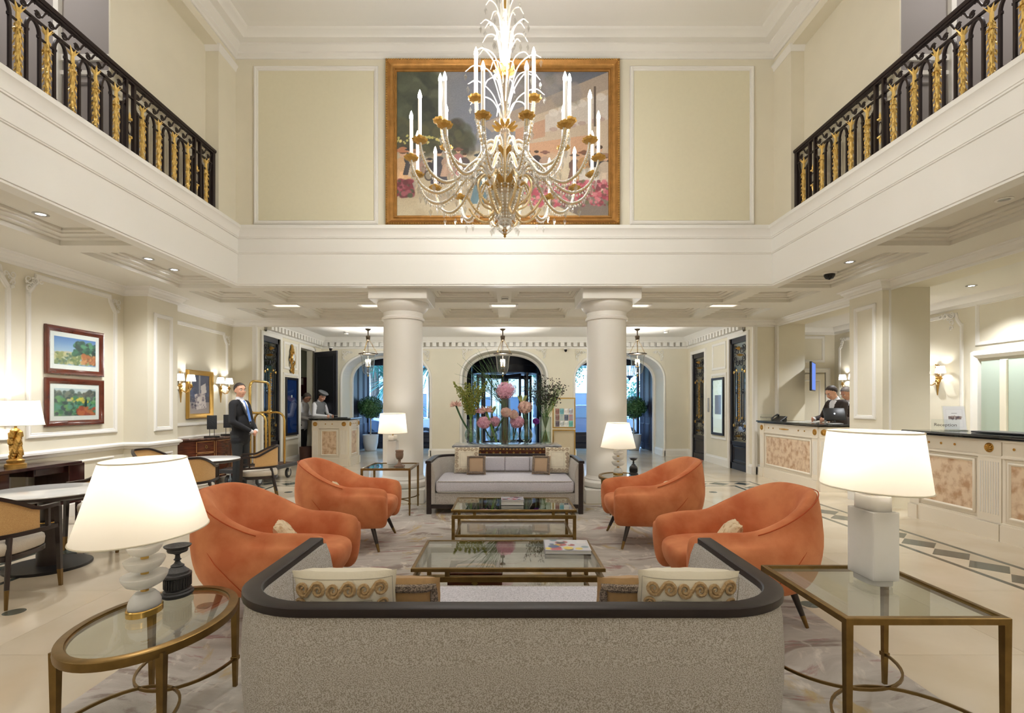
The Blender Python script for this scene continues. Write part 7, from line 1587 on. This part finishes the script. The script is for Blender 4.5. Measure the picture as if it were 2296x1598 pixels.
# cars
M_tyre = mat('car_tyre', (24,24,26), .8); M_alloy = mat('alloy_wheel', (170,172,176), .3, metal=.8); M_cwin = mat('car_glass', (40,56,66), .08)
def car(label, x, y, z, rgb, rz=0):
    t = thing('car', label, 'car', (x,y,z), rz, 'parked cars outside'); Mp = mat('car_paint', rgb, .2, metal=.3, coat=.8)
    prof = [(-2.15,.35),(-2.2,.62),(-2.1,.85),(-1.75,.93),(-1.45,.96),(-.95,1.36),(-.5,1.46),(.35,1.45),(.75,1.34),(1.25,.96),(1.75,.90),(2.1,.78),(2.2,.55),(2.15,.32)]
    def sec(px, pz): w = .88*(1-.22*max(0,(pz-.95))/.5)*(1-.12*(abs(px)/2.2)**4); return w
    b = MB(); ring = [[(px,-sec(px,pz),pz) for px,pz in prof],[(px,-sec(px,pz)*.93,pz+.015) for px,pz in prof],[(px,sec(px,pz)*.93,pz+.015) for px,pz in prof],[(px,sec(px,pz),pz) for px,pz in prof]]
    for a in range(3): n = len(prof); b.add(ring[a]+ring[a+1], [(i,i+1,n+i+1,n+i) for i in range(n-1)])
    b.add(ring[0], [tuple(range(len(prof)))]); b.add(ring[3], [tuple(range(len(prof)-1,-1,-1))]); ob('body', b, Mp, t)
    for s in (-1, 1):
        for (u0, u1, nm) in ((-.98,-.10,'side_window'),(-.04,.92,'side_window')):
            b = MB(); tp = lambda u: 1.40-.04*abs(u); w = lambda z: -s*0+s*(.88*(1-.22*max(0,z-.95)/.5)+.004)
            q = [(u0+.05-.0,.99),(u1,.99),(min(u1,.62) if u1 > .5 else u1,1.36),(max(u0+.05,-.82) if u0 < -.5 else u0+.05,1.36)]; b.add([(u,w(z),z) for u,z in q], [(0,1,2,3)]); ob(nm, b, M_cwin, t)
        for wx in (-1.35, 1.35):
            b = MB(); b.M = Matrix.Translation((wx,s*.80,.33)) @ Matrix.Rotation(pi/2,4,'X'); b.lathe([(.21,-.11),(.31,-.11),(.33,-.08),(.33,.08),(.31,.11),(.21,.11)], 28); wh = ob('wheel', b, M_tyre, t)
            b = MB(); b.M = Matrix.Translation((wx,s*.80,.33)) @ Matrix.Rotation(pi/2,4,'X'); b.lathe([(.215,-.115),(.20,-.10),(.20,.10),(.215,.115)], 28)
            for k in range(7): a = 2*pi*k/7; b.M = Matrix.Translation((wx,s*.80,.33)) @ Matrix.Rotation(pi/2,4,'X') @ Matrix.Rotation(a,4,'Z'); b.box(0,.205,-.018,.018,-.105,.105)
            ob('hub', b, M_alloy, wh)
    b = MB(); b.add([(1.27,-.72,.97),(1.27,.72,.97),(.78,.62,1.33),(.78,-.62,1.33)],[(0,1,2,3)]); b.add([(-1.47,-.72,.97),(-1.47,.72,.97),(-.98,.62,1.35),(-.98,-.62,1.35)],[(3,2,1,0)]); ob('windscreen', b, M_cwin, t)
    for s in (-1, 1): b = MB(); b.rbox(2.02,2.16,s*.66-.14,s*.66+.14,.62,.74,.02,1); ob('headlamp', b, M_chrome, t); b = MB(); b.rbox(-2.17,-2.06,s*.68-.12,s*.68+.12,.66,.80,.02,1); ob('tail_lamp', b, mat('red_lamp',(150,30,30),.2), t)
    return t
car('dark blue car parked outside the left arch', -6.35, 19.3, -.12, (54,66,92)); car('white car parked between the left and centre arches', -1.55, 19.6, -.12, (214,220,230), pi)
car('grey car parked outside the right arch', 3.3, 20.2, -.12, (112,122,140)); car('blue grey car parked at the far right of the street', 8.2, 19.6, -.12, (90,104,130))
# palms and trees
M_palm = mat('palm_blade', (70,128,110), .5, rgb2=(40,92,84), vscale=3); M_tleaf = mat('tree_leaf', (60,130,96), .6, rgb2=(36,90,72), vscale=2); M_bark = mat('grey_bark', (96,84,76), .9)
def palm(label, x, y, h, L_, n, seed, grp='spiky palms'):
    t = thing('palm', label, 'palm', (x,y,-.02), 0, grp); rn = random.Random(seed)
    b = MB(); b.tube([(0,0,0),(.04,0,h*.5),(0,0,h)], [.14,.11,.10], 8); ob('trunk', b, M_bark, t)
    b = MB()
    for k in range(n):
        a = rn.uniform(0,6.28); e = rn.uniform(-.9,1.4); d = Vector((cos(a)*cos(e),sin(a)*cos(e),sin(e))); l = L_*rn.uniform(.7,1.1); s = d.cross(Vector((0,0,1))); s = s.normalized() if s.length > .05 else Vector((1,0,0)); w = .035; p = Vector((0,0,h)); q = p+d*l*.55; r = p+d*l+Vector((0,0,-.12*l))
        b.add([p-s*w*.5, p+s*w*.5, q+s*w, q-s*w, r], [(0,1,2,3),(3,2,4)])
    ob('fronds', b, M_palm, t, smooth=0); return t
palm('spiky palm outside the left arch, the largest one', -5.0, 22.5, 2.4, 1.6, 260, 1); palm('spiky palm outside the left arch, lower crown on the right', -4.0, 22.0, 1.5, 1.1, 200, 2); palm('spiky palm outside the left arch, highest crown', -5.9, 23.5, 3.7, 1.7, 240, 3); palm('spiky palm outside behind the left column', -3.4, 23.4, 3.2, 1.4, 220, 4)
def tree(label, x, y, h, r, seed, n=5200, m=None):
    t = thing('tree', label, 'tree', (x,y,-.02), 0, 'street trees'); rn = random.Random(seed)
    b = MB(); b.tube([(0,0,0),(.1,0,h*.35),(-.1,.1,h*.7)], [.2,.15,.08], 8)
    for k in range(5): a = k*1.3; b.tube([(0,0,h*(.4+.05*k)),(cos(a)*r*.4,sin(a)*r*.4,h*(.6+.05*k))], [.07,.03], 5)
    ob('trunk', b, M_bark, t); b = MB(); cl = [Vector((rn.uniform(-.7,.7)*r, rn.uniform(-.7,.7)*r, h*.78+rn.uniform(-.6,.6)*r)) for _ in range(16)]
    for i in range(n):
        c = cl[i % 16]; p = c+Vector((rn.gauss(0,1),rn.gauss(0,1),rn.gauss(0,1)))*r*.21; nn = Vector((rn.gauss(0,1),rn.gauss(0,1),rn.gauss(0,1))).normalized(); u = nn.orthogonal().normalized(); v = nn.cross(u); s = .05
        b.add([p-u*s*1.3, p+v*s*.7, p+u*s*1.3, p-v*s*.7], [(0,1,2,3)])
    ob('foliage', b, m or M_tleaf, t, smooth=0); return t
tree('leafy street tree seen through the left of the centre arch', -1.6, 25, 5.2, 2.2, 5); tree('leafy street tree seen through the right of the centre arch', 1.9, 24, 5.0, 2.0, 6); tree('leafy street tree seen left of the right column', 2.9, 26, 4.8, 1.5, 7); tree('low leafy shrub tree behind the right topiary', 5.6, 22.5, 2.0, 1.3, 8, 1800); tree('leafy street tree behind the left palms', -7, 27, 6, 2.6, 9)
# buildings
def building(label, x0, x1, y, h, rgb, cols, rows, wrgb=(96,110,130)):
    t = thing('building', label, 'building', ((x0+x1)/2,y,-.12), 0); w = (x1-x0)/2
    b = MB(); b.box(-w,w,0,3,0,h); ob('wall', b, mat('building_render', rgb, .8, var=.1, vscale=1), t); b = MB(); b.box(-w-.15,w+.15,-.15,3,h,h+.25); b.box(-w,w,-.06,0,h*.36,h*.36+.15); ob('cornice', b, mat('building_trim',(226,222,214),.7), t)
    for i in range(cols):
        for j in range(rows):
            cx = -w+2*w*(i+.5)/cols; z = h*(j+.22)/rows; ww, hh = w*.5/cols, h*.5/rows; b = MB(); b.M = plane((cx,0,z),(1,0,0),(0,0,1)); b.frame(rect(-ww,ww,0,hh), [(-.08,0),(-.08,.06),(0,.06),(0,-.05)]); f = ob('window', b, M_trim, t); b = MB(); b.box(cx-ww,cx+ww,-.01,.02,z,z+hh); ob('pane', b, mat('far_window',wrgb,.2), f)
    return t
building('pale rendered house across the street, seen right of the right column', 3.6, 12.5, 31, 9, (226,222,212), 5, 3); building('cream house across the street behind the centre trees', -4, 3.2, 34, 11, (216,206,190), 4, 4); building('grey white house across the street on the left behind the palms', -15, -4.5, 33, 9, (206,208,210), 5, 3)
t = thing('street_lamp', 'dark iron wall lantern hanging outside the right arch', 'street lamp', (4.28,17.6,2.36)); M_lp = M_dframe
b = MB(); b.loft([[(r*cos(2*pi*i/6), r*sin(2*pi*i/6), z) for i in range(6)] for r, z in ((.03,.62),(.05,.56),(.24,.46),(.24,.44))]); b.loft([[(r*cos(2*pi*i/6), r*sin(2*pi*i/6), z) for i in range(6)] for r, z in ((.15,.0),(.16,-.02),(.05,-.08),(.02,-.16))])
for i in range(6): a = 2*pi*i/6; b.tube([(.15*cos(a),.15*sin(a),0),(.23*cos(a),.23*sin(a),.45)], .012, 4)
b.tube([(0,0,.6),(.0,-.3,.9),(.0,-1.15,.8)], .025, 6); ob('iron_frame', b, M_lp, t)
b = MB(); b.loft([[(r*cos(2*pi*i/6), r*sin(2*pi*i/6), z) for i in range(6)] for r, z in ((.14,.01),(.22,.44))], False, False); ob('glass', b, M_glass, t)
